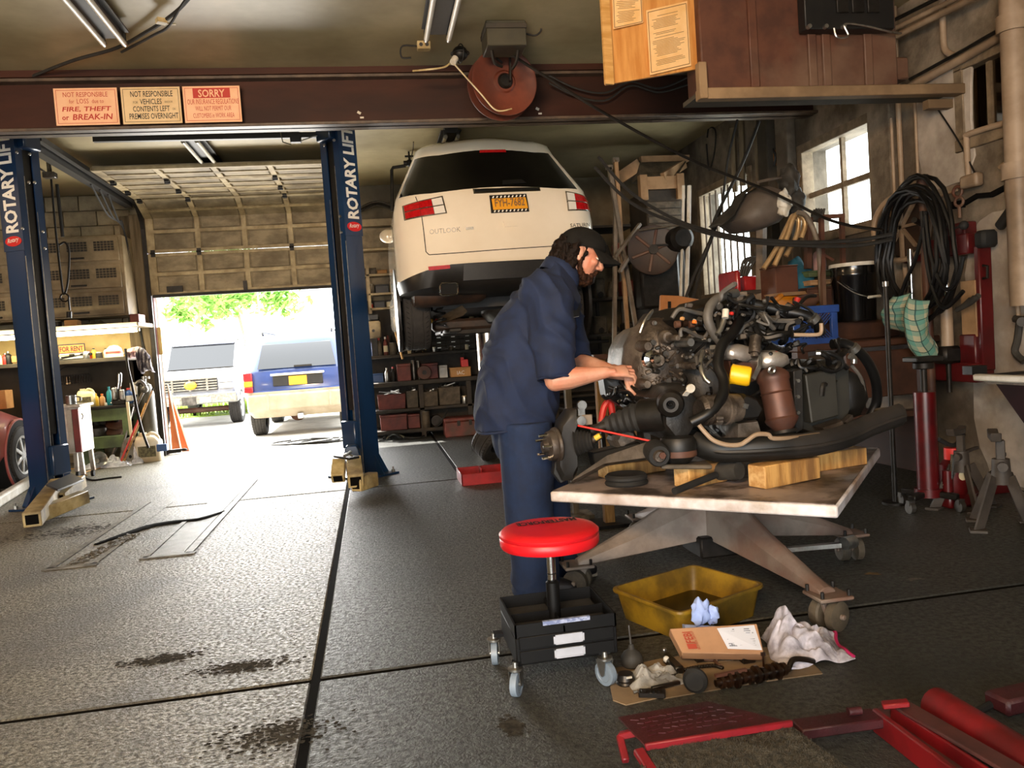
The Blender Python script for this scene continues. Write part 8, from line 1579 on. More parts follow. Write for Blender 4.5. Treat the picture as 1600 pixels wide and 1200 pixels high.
seat = put('seat', MB().lathe([(0, .462), (.13, .462), (sR-.006, .466), (sR, .476), (sR, .5), (sR-.003, .503), (sR, .506), (sR+.001, .516), (sR-.012, .528), (sR-.04, .532), (0, .534)], (cx, cy, 0), n=56), 'seat_red', st, sm=50)
put('seat_plate', MB().cyl((cx, cy, .448), (cx, cy, .464), .09, n=28), 'tray_black', st)
b = MB(); text_mb(b, 'MASTERFORCE', (cx+.115, cy+.085, .5345), (-1, 0, 0), (0, -1, 0), .22, .05, bold=.03, th=.0012); put('seat_lettering', b, 'black_letter', seat)
for i, (x, y) in enumerate(((x0-.005, y0+.01), (x1-.05, y0-.005), (x0-.035, y1-.02), (x1-.03, y1-.03))):
    q = V((x, y, .043)); a = (-.5, .5, -.2, .4)[i]; e = V((math.cos(a), math.sin(a), 0))
    cs = put('caster', MB().lathe([(0, -.011), (.028, -.011), (.03, -.013), (.042, -.011), (.043, 0), (.042, .011), (.03, .013), (.028, .011), (0, .011)], q, e, 28), 'caster_grey', st)
    put('axle', MB().cyl(q-e*.02, q+e*.02, .008, n=10), 'zinc', cs); n_ = V((-e.y, e.x, 0))
    for s in (-1, 1): put('fork_plate', MB().prism([q+e*s*.017-n_*.01, q+e*s*.017+n_*.01, q+e*s*.017+n_*.025+V((0, 0, .048)), q+e*s*.017-n_*.02+V((0, 0, .048))], e*s*.003), 'zinc', cs)
    put('swivel', MB().lathe([(.022, .045), (.026, .05), (.026, .056), (.01, .058), (.008, .075), (0, .075)], (q.x, q.y, q.z), n=18), 'zinc', cs)
    inx = min(max(x, x0+.02), x1-.02); iny = min(max(y, y0+.02), y1-.02); put('corner_bracket', MB().bar((x, y, .115), (inx, iny, .112), .04, .012), 'tray_black', st)
# yellow drain pan
mat('pan_yellow', '9c7a1c', '6b5216', rough=.5, scale=7, lo=.4, hi=.65, c3='4a3c16'); mat('pan_oil', '241a0c', rough=.15)
Rm = [fl(953, 918, .13), fl(1062, 959, .13), fl(1197, 912, .13), fl(1083, 881, .13)]; ctr = sum(Rm, V())/4; ctr.z = 0
pn = thing('drain_pan', 'dirty yellow plastic drain pan on the floor under the table', 'pan', ctr)
def rr(k, z, n=5, rad=.18):
    out = []
    for i in range(4):
        p, a_, b_ = Rm[i], Rm[i-1], Rm[(i+1) % 4]; c0 = p.lerp(a_, rad*.5); c1 = p.lerp(b_, rad*.5)
        for j in range(n): u = j/(n-1); q = c0.lerp(p, u).lerp(p.lerp(c1, u), u); q = ctr+(V((q.x, q.y, 0))-ctr)*k; q.z = z; out.append(q)
    return out
put('pan', MB().loft([rr(.84, .012), rr(.86, .0), rr(.94, .1), rr(.95, .112), rr(1.0, .114), rr(1.01, .122), rr(1.0, .13), rr(.95, .13), rr(.92, .12), rr(.83, .016)], caps=False).add(rr(.84, .014), [tuple(range(20))]), 'pan_yellow', pn, sm=35)
put('waste_oil', MB().add([q for q in rr(.835, .03)], [tuple(range(20))]).add([q for q in rr(.835, .012)], [tuple(range(19, -1, -1))]), 'pan_oil', pn)
# cardboard sheet with parts
mat('sheet_card', '8f7a5f', '77644c', rough=.85, scale=4, c3='4a3c2c')
cbd = thing('cardboard_sheet', 'flattened cardboard sheet on the floor before the drain pan', 'cardboard', (1.05, 2.63, 0))
P = [(.74, 2.77), (.69, 2.53), (.72, 2.485), (.83, 2.5), (.845, 2.52), (.85, 2.49), (1.2, 2.505), (1.21, 2.52), (1.22, 2.505), (1.42, 2.5), (1.44, 2.62), (1.41, 2.76), (1.2, 2.8), (.95, 2.8)]
put('sheet', MB().prism([(x, y, 0) for x, y in P], (0, 0, .004)), 'sheet_card', cbd); put('fold', MB().bx((.74, 2.7, .004), (1.4, 2.703, .0055)), 'sheet_card', cbd)
# parts carton with printed label
mat('mailer', 'b58a66', 'a1795a', rough=.75, scale=4); mat('mailer_red', 'a8432e', rough=.7); mat('print_grey', '7d828e', rough=.7)
Tb = [fl(1046, 982, .12), fl(1183, 974, .12), fl(1194, 1022, .055), fl(1066, 1020, .055)]; nrm = (Tb[1]-Tb[0]).cross(Tb[3]-Tb[0]).normalized(); nrm = nrm if nrm.z > 0 else -nrm
pk = thing('parts_carton', 'flat brown parts carton with white shipping label leaning on the pan', 'carton', (Tb[0]+Tb[2])/2+V((0, 0, -.09)))
put('carton', MB().prism(Tb, -nrm*.05), 'mailer', pk, bev=.003)
def onface(u, v, h=.001): return (Tb[0]*(1-u)+Tb[1]*u)*(1-v)+(Tb[3]*(1-u)+Tb[2]*u)*v+nrm*h
lb = put('shipping_label', MB().prism([onface(.53, .1), onface(.96, .06), onface(.985, .88), onface(.58, .84)], nrm*.001), 'white_paper', pk)
random.seed(2); b = MB()
for r_ in range(9):
    v = .18+.07*r_; u = .6
    while u < .92:
        l_ = random.uniform(.02, .08)
        if random.random() < .6: b.bar(onface(u+.01*r_/9, v, .0025), onface(min(u+l_, .93), v, .0025), .0045, .0006, up=nrm)
        u += l_+.02
for k in range(9): b.bar(onface(.635+.008*k, .66, .0025), onface(.635+.008*k, .76, .0025), .0012+.001*(k % 3), .0006, up=nrm)
put('label_print', b, 'print_grey', lb, kind='stuff')
b = MB(); dx = (onface(.2, .05)-onface(.2, .85)).normalized(); text_mb(b, '■FEBI', onface(.215, .84, .001), dx, -(Tb[1]-Tb[0]).normalized(), (Tb[3]-Tb[0]).length*.7, .032, bold=.02, th=.001); put('carton_lettering', b, 'mailer_red', pk)
b = MB(); text_mb(b, 'BILSTEIN GROUP', onface(.25, .86, .001), dx, -(Tb[1]-Tb[0]).normalized(), (Tb[3]-Tb[0]).length*.75, .009, th=.001); put('small_print', b, 'mailer_red', pk)
put('support_block', MB().bx(((Tb[0]+Tb[1]).x/2-.08, Tb[0].y-.06, .0045), ((Tb[0]+Tb[1]).x/2+.05, Tb[0].y-.0, .07)), 'oil_black', pk)
# oily engine bits on the cardboard
p = fl(988, 1040, .004); t = thing('oil_can', 'dark pump oil can with thin upright spout left of the carton', 'oil can', p); put('can_body', MB().lathe([(.034, 0), (.04, .006), (.04, .03), (.03, .05), (.012, .062), (.009, .08), (0, .08)], p, n=22), 'dusty_black', t); put('spout', MB().cyl(p+V((0, 0, .075)), p+V((-.004, 0, .15)), .005, .003, 8), 'grey_steel', t)
p = fl(978, 1068, .004); t = thing('oil_filter_housing', 'ribbed black oil filter cap beside the stool caster', 'cap', p); put('cap', MB().lathe([(.03, 0), (.034, .005), (.03, .012), (.034, .018), (.03, .026), (.026, .036), (0, .036)], p, n=22), 'oil_black', t); put('label', MB().box(p+V((.004, -.028, .032)), (.02, .006, .006)), 'white_paint', t)
p = fl(1088, 1080, .004); t = thing('oily_rotor', 'round oily black rotor standing on the cardboard', 'rotor', p); ax = V((-.75, -1, .1)); put('disc', MB().lathe([(0, -.012), (.012, -.014), (.014, -.006), (.03, -.008), (.041, -.002), (.041, .01), (.03, .02), (0, .02)], p+V((0, .0, .038)), ax, 30), 'black_rubber', t); put('center_bolt', MB().cyl(p+V((0, 0, .038))+ax.normalized()*-.016, p+V((0, 0, .038))+ax.normalized()*-.01, .005, n=8), 'chrome', t)
for k in range(7):
    x, y, d = basis(ax); e = x*math.cos(k*.9)+y*math.sin(k*.9); put('rotor_rib', MB().bar(p+V((0, 0, .038))+e*.015-d*.009, p+V((0, 0, .038))+e*.037-d*.006, .004, .004, up=d), 'oil_black', t)
p = fl(1165, 1062, .004); t = thing('oily_shaft', 'long oily brown camshaft lying on the cardboard', 'camshaft', p); a_, c_ = fl(1118, 1068, .025), fl(1232, 1045, .025); dd = (c_-a_).normalized(); LL = (c_-a_).length
put('shaft', MB().cyl(a_, c_, .012, n=14), 'oily_brown', t)
for k in range(10):
    q = a_+dd*LL*(.06+.094*k); put('cam_lobe', MB().lathe([(0, 0), (.022+.004*(k % 3), 0), (.022+.004*(k % 3), .012), (0, .012)], q+V((0, 0, .003*(k % 2))), dd, 14), 'oily_brown', t)
put('bright_rail', MB().bar(a_+V((0, -.0, .026)), a_+dd*LL*.42+V((0, 0, .026)), .012, .01), 'brown_rust', t); put('end_lever', MB().tube(spl([c_, c_+V((.03, .02, .02)), c_+V((.08, .03, .01)), c_+V((.12, .05, -.01))], 4), .01, 8), 'oil_black', t)
p = fl(1168, 1035, .004); t = thing('lifter_block', 'small oily bracket with two upright chrome studs', 'bracket', p); put('block', MB().box(p+V((0, 0, .016)), (.05, .035, .03)), 'oil_black', t, bev=.004)
for s in (-1, 1): put('stud', MB().cyl(p+V((s*.018, -.01, .02)), p+V((s*.018, -.01, .065)), .005, n=8), 'grey_steel', t)
p = fl(1185, 1045, .004); t = thing('stud_bolt', 'thin upright oily bolt beside the camshaft', 'bolt', p+V((.02, 0, 0))); put('shank', MB().cyl(p+V((.02, 0, 0)), p+V((.02, 0, .045)), .004, n=8), 'oily_brown', t); put('bolt_head', MB().cyl(p+V((.02, 0, .045)), p+V((.02, 0, .055)), .009, n=6), 'oily_brown', t)
p = fl(1085, 1050, .004); t = thing('timing_chain', 'dark timing chain curving behind the oily rotor', 'chain', p); cpts = spl([fl(1048, 1058, .012), fl(1065, 1048, .012), fl(1090, 1042, .014), fl(1115, 1040, .012), fl(1130, 1044, .012)], 6)
for q0, q1 in zip(cpts, cpts[1:]): put('link', MB().bar(q0, q1, .014, .01), 'oil_black', t, bev=.002)
p = fl(1048, 1020, .004); t = thing('tensioner', 'black and white tensioner arm under the carton corner', 'tensioner', p); put('arm', MB().bar(fl(1042, 1028, .02), fl(1062, 1048, .02), .035, .03), 'oil_black', t, bev=.006); put('white_pad', MB().ball(fl(1041, 1030, .03), (.012, .01, .012), 10, 8), 'white_paint', t); put('white_pad', MB().ball(fl(1038, 1016, .035), (.01, .008, .01), 10, 8), 'zinc', t)
p = fl(1020, 1078, .004); t = thing('chain_guide', 'broken black chain guide at the front left of the cardboard', 'guide', p)
put('guide', MB().bar(fl(998, 1083, .012), fl(1040, 1084, .012), .035, .02), 'oil_black', t, bev=.003); put('guide_tail', MB().bar(fl(1018, 1076, .016), fl(1062, 1066, .014), .014, .012), 'oil_black', t, bev=.002); put('guide_tip', MB().cyl(fl(996, 1080, .012), fl(990, 1082, .01), .005, n=8), 'zinc', t)
for k in range(5): put('tooth', MB().box(fl(1004+8*k, 1080, .026), (.008, .014, .01)), 'oil_black', t)
for i, (a_, c_) in enumerate((((1095, 1030), (1118, 1032)), ((1112, 1028), (1124, 1040)))): t = thing('rust_bolt', ('left', 'right')[i]+' rusty bolt peeking from under the carton front edge', 'bolt', fl(*a_, .006)); put('shank', MB().cyl(fl(*a_, .012), fl(*c_, .012), .005, n=8), 'brown_rust', t); put('bolt_head', MB().cyl(fl(*c_, .012), fl(*c_, .012)+(fl(*c_, .012)-fl(*a_, .012)).normalized()*.008, .009, n=6), 'brown_rust', t)
# rags
mat('rag_grey', 'a7a5a0', '6f6d69', rough=.9, scale=9, lo=.42, hi=.6); mat('rag_white', 'cfccd8', 'b3b0bd', rough=.85, scale=24, c3='5d5658'); mat('pink_hem', 'b81f5c', rough=.8); mat('rag_blue', 'a9bdf0', '95abe0', rough=.8, scale=10)
p = fl(1022, 1066, .004); crumple((p.x, p.y+.02, .004), .1, .075, .075, 'rag_grey', 5.3, 'small grey oily rag on the left of the cardboard', 'rag', 'rag', 30, 0, .35)
t = thing('white_rag', 'grubby white rag with pink hem lying right of the carton', 'rag', (1.47, 2.72, 0)); RP = []
def ragf(u, v):
    a, c_ = u*2-1, v*2-1; ang = math.atan2(c_, a); r_ = max(abs(a), abs(c_)); 
    x = 1.475+a*.135+.015*math.sin(3*ang)+.012*noise.noise(V((a*2, c_*2, 3))); y = 2.715+c_*.155+.012*math.cos(4*ang)
    x += -.05*c_*-1*.5
    fold = abs(noise.noise(V((a*1.9+1.3, c_*1.9, 7.1))))*.075+abs(noise.noise(V((a*4.2, c_*4.2, 2.2))))*.03
    peak = .095*math.exp(-((a+.5)**2+(c_-.42)**2)*5)+.05*math.exp(-((a-.1)**2+(c_+.1)**2)*3)
    return (x, y, .006+(fold+peak)*(1-r_**6)+.012*(1+math.sin(7*ang))*.5*r_)
put('cloth', MB().sheet(ragf, 54, 54, .003), 'rag_white', t, sm=60)
put('hem', MB().tube([V(ragf(.985, q))+V((.004, 0, .003)) for q in [i/22*.75+.02 for i in range(23)]]+[V(ragf(u_, .02)) for u_ in ()], .006, 6), 'pink_hem', t)
t = thing('blue_wipe', 'pale blue shop wipe poking up behind the carton', 'wipe', fl(1112, 972, .05)); q = fl(1100, 968, .12); lump(q+V((0, .03, .02)), (.035, .02, .05), 6, 'rag_blue', t, 'wipe', .5); lump(q+V((.05, .035, .0)), (.025, .02, .035), 9, 'rag_blue', t, 'wipe', .4); put('wipe_base', MB().sheet(lambda u, v: (q.x-.06+.16*u, q.y+.01+.06*v, .05+.04*math.sin(3*u+2*v)), 10, 6, .05), 'rag_blue', t, sm=60)
# red ramp with carpet in the lower right
mat('ramp_red', '48181c', '341316', rough=.5, scale=6, bump=.3, bscale=60); mat('carpet', '5b5446', '3e392f', rough=1.0, scale=60, lo=.4, hi=.6, bump=1.0, bscale=160); mat('ramp_bright', '8c1a23', '751a21', rough=.4, scale=8)
rp = thing('wheel_ramp', 'low red steel ramp with worn raised pattern and carpet strip in front', 'ramp', (.85, 2.05, 0))
Q = [fl(965, 1120, .1), fl(1105, 1095, .1), fl(1238, 1128, .1), fl(1008, 1165, .1)]
put('plate', MB().prism(Q, (0, 0, -.006)), 'ramp_red', rp, bev=.002); put('front_edge', MB().bar(Q[3]+V((0, 0, -.004)), Q[2]+V((0, 0, -.004)), .012, .02), 'ramp_bright', rp, bev=.003)
b = MB(); random.seed(8)
for r_ in range(5):
    for k in range(12):
        u, v = .12+.068*k+random.uniform(-.01, .01), .2+.13*r_; p = (Q[0]*(1-u)+Q[1]*u)*(1-v)+(Q[3]*(1-u)+Q[2]*u)*v; b.box(p+V((0, 0, .001)), (random.uniform(.012, .024), .006, .003), rot=(0, 0, random.uniform(-30, 30)))
put('raised_pattern', b, 'ramp_red', rp, kind='stuff')
for q in Q: put('leg', MB().bar((q.x, q.y, 0), q, .03, .03), 'ramp_bright', rp)
put('end_brace', MB().bar(Q[3]+V((-.02, -.0, -.01)), Q[3]+V((-.0, -.16, -.05)), .03, .02), 'ramp_bright', rp, bev=.004); put('end_brace', MB().bar(fl(968, 1150, .07), fl(1000, 1143, .09), .02, .02), 'ramp_bright', rp, bev=.003); put('end_brace', MB().bar(fl(968, 1150, .07), fl(978, 1190, .03), .02, .02), 'ramp_bright', rp, bev=.003)
C = [Q[3]+V((.01, -.004, -.012)), Q[2]+V((.0, -.004, -.012)), fl(1345, 1215, .07), fl(985, 1225, .07)]
def carp(u, v): p = (C[0]*(1-u)+C[1]*u)*(1-v)+(C[3]*(1-u)+C[2]*u)*v; return p+V((0, 0, .005*noise.noise(p*40)+.006*noise.noise(p*12)))
put('carpet', MB().sheet(carp, 60, 30, .02), 'carpet', rp)
b = MB()
for i in range(5200):
    p = V(carp(random.random(), random.random())); a = random.uniform(0, 6.28); h = random.uniform(.003, .008); b.add([p+V((.0015*math.cos(a), .0015*math.sin(a), 0)), p-V((.0015*math.cos(a), .0015*math.sin(a), 0)), p+V((random.uniform(-.004, .004), random.uniform(-.004, .004), h))], [(0, 1, 2)])
put('carpet_pile', b, 'carpet', rp, kind='stuff')
mat('rail_red', '86161a', '6c1215', rough=.4, scale=8, c3='541012'); mat('rail_worn', '5c3430', '452825', rough=.5, scale=9)
hr = thing('floor_crane_base', 'red steel crane legs and channel rails at the lower right corner', 'crane base', (1.5, 1.95, 0))
def rail(a_, c_, z, wd, ht, m, name='rail', ext=.3):
    a, c = fl(*a_, z), fl(*c_, z); c = c+(c-a).normalized()*ext; return put(name, MB().bar(a-V((0, 0, ht/2)), c-V((0, 0, ht/2)), wd, ht), m, hr, bev=.004)
rail((1366, 1106), (1492, 1200), .07, .018, .07, 'rail_red'); rail((1392, 1100), (1545, 1200), .07, .012, .07, 'rail_red'); rail((1408, 1098), (1585, 1200), .085, .06, .012, 'rail_worn', 'channel_top'); rail((1380, 1104), (1520, 1200), .03, .07, .01, 'rail_worn', 'channel_floor')
a, c = fl(1462, 1100, .05), fl(1600, 1185, .05); put('beam', MB().tube([a, c+(c-a).normalized()*.3], .05, 16), 'rail_red', hr); put('beam_cap', MB().lathe([(0, -.01), (.04, -.008), (.05, .004)], a, c-a, 16), 'rail_red', hr)
put('cross_bar', MB().bar(fl(1245, 1140, .05), fl(1372, 1122, .05), .07, .03), 'ramp_red', hr, bev=.004); put('hinge_pin', MB().cyl(fl(1325, 1112, .08), fl(1345, 1110, .08), .012, n=10), 'ramp_red', hr); put('end_clip', MB().bar(fl(1378, 1102, .09), fl(1420, 1098, .1), .03, .015), 'rail_red', hr, bev=.003)
put('outer_bar', MB().bar(fl(1555, 1100, .04), fl(1640, 1080, .04), .09, .05), 'ramp_red', hr, bev=.01); put('strap_loop', MB().tube(spl([fl(1510, 1118, .03), fl(1535, 1108, .03), fl(1565, 1090, .03), fl(1580, 1076, .03)], 5), .012, 8), 'black_rubber', hr)
# ================================================================== the mechanic
mat('skin', 'c0917a', 'ae7a63', rough=.5, scale=14, lo=.42, hi=.66, c3='bd7459'); mat('navy_shirt', '0f2040', '0c1a35', rough=.85, scale=14, bump=.15, bscale=300); mat('navy_trouser', '0d2344', '0b1c38', rough=.85, scale=12, bump=.15, bscale=300)
mat('hair_brown', '1a100a', '0c0705', rough=.75, scale=60, lo=.4, hi=.6, spec=.15); mat('beard_brown', '3a2214', '1d110b', rough=.8, scale=80, lo=.4, hi=.6, spec=.15); mat('cap_black', '191816', '121110', rough=.9, scale=20, bump=.2, bscale=200, spec=.15); mat('eye_white', 'd8d2c8', rough=.25); mat('lip', '9c5346', rough=.5); mat('shoe_black', '17161a', rough=.5); mat('sole_pale', 'a89c88', rough=.7)
PM = .00295
base = V((.66, 3.78, 0))
man = thing('person', 'mechanic in navy work clothes and black cap leaning over the engine', 'person', base)
def solid(mb, vox, sm=2, fold=None, it=.5):
    """merge overlapping closed shapes into one continuous surface, then relax it and add cloth folds"""
    me = bpy.data.meshes.new('tmp'); me.from_pydata(mb.v, [], mb.f); me.update()
    ob = bpy.data.objects.new('tmp', me); COL.objects.link(ob)
    r_ = ob.modifiers.new('r', 'REMESH'); r_.mode = 'VOXEL'; r_.voxel_size = vox
    s = ob.modifiers.new('s', 'SMOOTH'); s.factor = it; s.iterations = sm
    dg = bpy.context.evaluated_depsgraph_get(); ev = ob.evaluated_get(dg); m2 = ev.to_mesh()
    vs = [v.co.copy() for v in m2.vertices]; ns = [v.normal.copy() for v in m2.vertices]; fs = [tuple(p.vertices) for p in m2.polygons]
    ev.to_mesh_clear(); bpy.data.objects.remove(ob); bpy.data.meshes.remove(me)
    out = MB()
    if fold: vs = [v + n*fold(v, n) for v, n in zip(vs, ns)]
    out.v = vs; out.f = fs; out.mi = [0]*len(fs); return out
def blob(mb, pts, n=14):             # tapered limb: (point, radius) or (point, (ra, rb))
    P = [V(p) for p, _ in pts]; r_ = [q for _, q in pts]; mb.tube(P, r_, n)
    for p, q in ((P[0], r_[0]), (P[-1], r_[-1])):
        mb.ball(p, q if not isinstance(q, tuple) else (min(q),)*3, 12, 8)
# joints (picture position at a depth)
YN, YM, YF_ = 3.56, 3.76, 3.97
J = dict(hipN=at(822, 665, 3.66), hipF=at(838, 668, 3.87), kneeN=at(826, 800, 3.66), kneeF=at(856, 800, 3.9), ankN=at(838, 915, 3.68), ankF=at(872, 905, 3.92),
         shN=at(858, 462, 3.55), shF=at(872, 470, 3.97), elN=at(868, 594, 3.47), elF=at(899, 566, 3.76), wrN=at(946, 582, 3.42), wrF=at(972, 585, 3.51), neck=at(884, 430, YM), head=at(906, 398, YM))
# ---- hands: palm and five curled fingers, built along u (wrist to knuckles), with n = back of hand
def hand(mb, wr, u, n, thumb_side, curl, s=1.0):
    u, n = V(u).normalized(), V(n).normalized(); n = (n-u*n.dot(u)).normalized(); w_ = u.cross(n)*thumb_side
    blob(mb, [(wr-u*.01, (.026*s, .022*s)), (wr+u*.035*s, (.034*s, .018*s))], 12)
    kn = wr+u*.088*s
    rings = []
    for d_, hw, th in ((.01, .026, .02), (.04, .037, .019), (.075, .042, .017), (.095, .04, .014)):
        c = wr+u*d_*s; rings.append([c+w_*(hw*s*math.cos(a))+n*(th*s*math.sin(a)) for a in [2*math.pi*k/14 for k in range(14)]])
    mb.loft(rings)
    tips = []
    for i, (off, L_, r_) in enumerate(((.034, .078, .0083), (.0118, .086, .0085), (-.0112, .08, .0083), (-.033, .064, .0075))):
        p = kn+w_*off*s; d = (u+w_*off*3.2).normalized(); pts = [(p-u*.02*s, r_*s)]; ang = curl[i]
        for seg, fr in ((.46, .4), (.3, .75), (.24, .6)):
            M = Matrix.Rotation(-ang*fr, 3, w_*thumb_side) if True else None
            d = (M @ d).normalized(); p = p+d*L_*seg*s; pts.append((p.copy(), r_*s*(1-.12*len(pts)/3)))
        blob(mb, pts, 9); tips.append((p.copy(), d.copy()))
    p = wr+u*.03*s+w_*.03*s; d = (u*.55+w_*.75-n*.35).normalized(); pts = [(p-d*.01, .014*s), (p+d*.035*s, .0125*s)]; d2 = (u*.9+w_*.15-n*.5).normalized(); q = p+d*.035*s
    pts += [(q+d2*.028*s, .011*s), (q+d2*.05*s, .009*s)]; blob(mb, pts, 9)
    return tips
body = MB()
# trunk, neck, legs
blob(body, [(at(814, 650, YM), (.13, .1)), (at(818, 600, YM), (.155, .115)), (at(836, 530, YM), (.165, .12)), (at(856, 478, YM), (.15, .095)), (at(876, 446, YM), .06)], 20)
blob(body, [(J['neck']+V((-.01, 0, -.04)), .068), (J['neck'], .062), (at(893, 420, YM), .06)], 16)
for s in 'NF':
    blob(body, [(J['hip'+s]+V((0, 0, -.06)), .08), (J['knee'+s], .065), (J['ank'+s], .045)], 14); blob(body, [(J['ank'+s]+V((0, 0, -.02)), .045), (J['ank'+s]+V((.06, -.02, -.05)), .04), (J['ank'+s]+V((.14, -.03, -.06)), .035)], 12)
# arms
blob(body, [(J['shN'], .075), (J['shN'].lerp(J['elN'], .5), .058), (J['elN'], .05)], 14); blob(body, [(J['elN'], .049), (J['elN'].lerp(J['wrN'], .3), .05), (J['elN'].lerp(J['wrN'], .7), .036), (J['wrN'], .027)], 14)
blob(body, [(J['shF'], .07), (J['shF'].lerp(J['elF'], .5), .055), (J['elF'], .048)], 14); blob(body, [(J['elF'], .048), (J['elF'].lerp(J['wrF'], .35), .046), (J['elF'].lerp(J['wrF'], .75), .034), (J['wrF'], .027)], 14)
tN = hand(body, J['wrN']+V((.005, 0, 0)), (1, -.05, .02), (-.05, -.55, .85), -1, (.75, .85, .95, 1.0), .98)
tF = hand(body, J['wrF']+V((.005, -.01, -.004)), (.75, -.55, -.36), (-.1, -.7, .7), 1, (.9, .95, 1.0, 1.05), .95)
# head, turned to profile and bowed towards the work
HT = R(24); hc = J['head']+V((.0, 0, .0))
HM = Matrix.Translation(hc) @ Matrix.Rotation(R(-7), 4, 'Z') @ Matrix.Rotation(HT, 4, 'Y')
class head_frame(frame):
    def __init__(s): s.m = HM
with head_frame():
    body.ball((-.012, 0, .035), (.1, .077, .092), 22, 16)                 # cranium
    body.ball((.035, 0, -.02), (.062, .064, .085), 18, 14)                # face
    body.ball((.05, 0, -.085), (.042, .045, .035), 14, 10)                # chin
    body.ball((.018, .0, -.065), (.06, .06, .045), 14, 10)                # jaw
    body.ball((.083, 0, .03), (.02, .052, .014), 12, 8)                   # brow
    for s in (-1, 1): body.ball((.068, s*.04, -.015), (.024, .022, .02), 10, 8); body.ball((-.012, s*.078, -.005), (.022, .01, .033), 12, 8); body.ball((-.004, s*.081, -.028), (.011, .008, .012), 8, 6)
    body.tube([(.088, 0, .024), (.102, 0, .0), (.116, 0, -.022), (.112, 0, -.034)], [(.011, .01), (.013, .012), (.017, .015), (.012, .015)], 10); body.ball((.11, 0, -.028), (.016, .018, .013), 10, 8)
    for s in (-1, 1): body.ball((.1, s*.014, -.033), (.012, .009, .009), 8, 6)
    body.ball((.092, 0, -.064), (.013, .026, .008), 10, 6); body.ball((.09, 0, -.077), (.012, .024, .008), 10, 6)
    body.tube([(-.01, 0, -.05), (-.03, 0, -.13)], .06, 16)
bd = put('body', solid(body, .0038, 3), 'skin', man, sm=80)
# eyes, brows, lips
with head_frame():
    for s in (-1, 1):
        put('eye', MB().ball((.079, s*.033, .008), (.012, .014, .009), 12, 8), 'eye_white', man); put('iris', MB().ball((.09, s*.034, .005), (.004, .006, .006), 10, 6), 'hair_brown', man)
        put('eyelid', MB().ball((.079, s*.033, .0125), (.014, .0165, .008), 12, 8), 'skin', man)
        put('eyebrow', MB().tube(spl([(.09, s*.014, .03), (.094, s*.032, .034), (.08, s*.054, .028)], 4), (.006, .004), 6), 'hair_brown', man)
    put('lips', MB().tube(spl([(.083, -.024, -.07), (.099, -.01, -.069), (.101, 0, -.07), (.099, .01, -.069), (.083, .024, -.07)], 4), .0048, 6), 'lip', man)
# beard along the jaw, moustache, hair
random.seed(12)
def fuzz(mb, amp, fq):
    for i, v in enumerate(mb.v): mb.v[i] = v + V((noise.noise(v*fq), noise.noise(v*fq+V((9, 0, 0))), noise.noise(v*fq+V((0, 9, 0)))))*amp
    return mb
with head_frame():
    b = MB(); b.ball((.052, 0, -.098), (.05, .052, .04), 18, 12)
    for s in (-1, 1): b.tube([(.002, s*.07, -.015), (.008, s*.071, -.05), (.025, s*.062, -.085), (.05, s*.045, -.1)], [(.016, .008), (.022, .01), (.026, .014), (.03, .02)], 12)
    b.tube([(.08, -.036, -.085), (.098, -.022, -.055), (.107, 0, -.05), (.098, .022, -.055), (.08, .036, -.085)], [.01, .01, .009, .01, .01], 10)
    b.ball((.03, 0, -.115), (.045, .045, .03), 14, 10)
beard = fuzz(solid(b, .004, 2), .006, 90); put('beard', beard, 'beard_brown', man, sm=80)
b = MB(); hb = MB()
with head_frame():
    for s in (-1, 1):
        hb.tube([(-.03, s*.066, .05), (-.045, s*.072, .0), (-.055, s*.068, -.06), (-.065, s*.06, -.12)], [(.03, .02), (.036, .022), (.036, .022), (.03, .02)], 12)
        hb.tube([(.014, s*.07, .05), (.018, s*.07, .015), (.016, s*.068, -.03)], [(.014, .009)]*3, 8); hb.tube([(-.035, s*.076, .03), (-.034, s*.082, -.04), (-.026, s*.08, -.1), (-.016, s*.07, -.155), (-.008, s*.062, -.19)], [.02, .026, .026, .022, .012], 10)
    hb.tube([(-.085, 0, .05), (-.098, 0, -.0), (-.1, 0, -.06), (-.095, 0, -.12), (-.085, 0, -.16)], [(.07, .03), (.075, .036), (.075, .038), (.068, .036), (.05, .03)], 16)
    hb.tube([(-.05, -.05, -.1), (-.055, -.055, -.15), (-.04, -.06, -.19)], [.03, .03, .018], 10)
hair = fuzz(solid(hb, .005, 2), .012, 60)
hm = put('hair', hair, 'hair_brown', man, sm=80)
b = MB()
with head_frame():
    for i in range(46):
        a = random.uniform(-2.6, 2.6); x, y = -.045-.052*math.cos(a*.5), .083*math.sin(a*.62)*1.05; z = random.uniform(-.05, .02); ph = random.uniform(0, 6)
        pts = [(x-.006+.009*math.cos(ph+k*1.9)-.02*(k/9), y+.008*math.sin(ph+k*1.9), z-.0185*k) for k in range(10)]
        b.tube(pts, [.0075-.0005*k for k in range(10)], 6)
put('curls', b, 'hair_brown', hm, sm=80, kind='stuff')
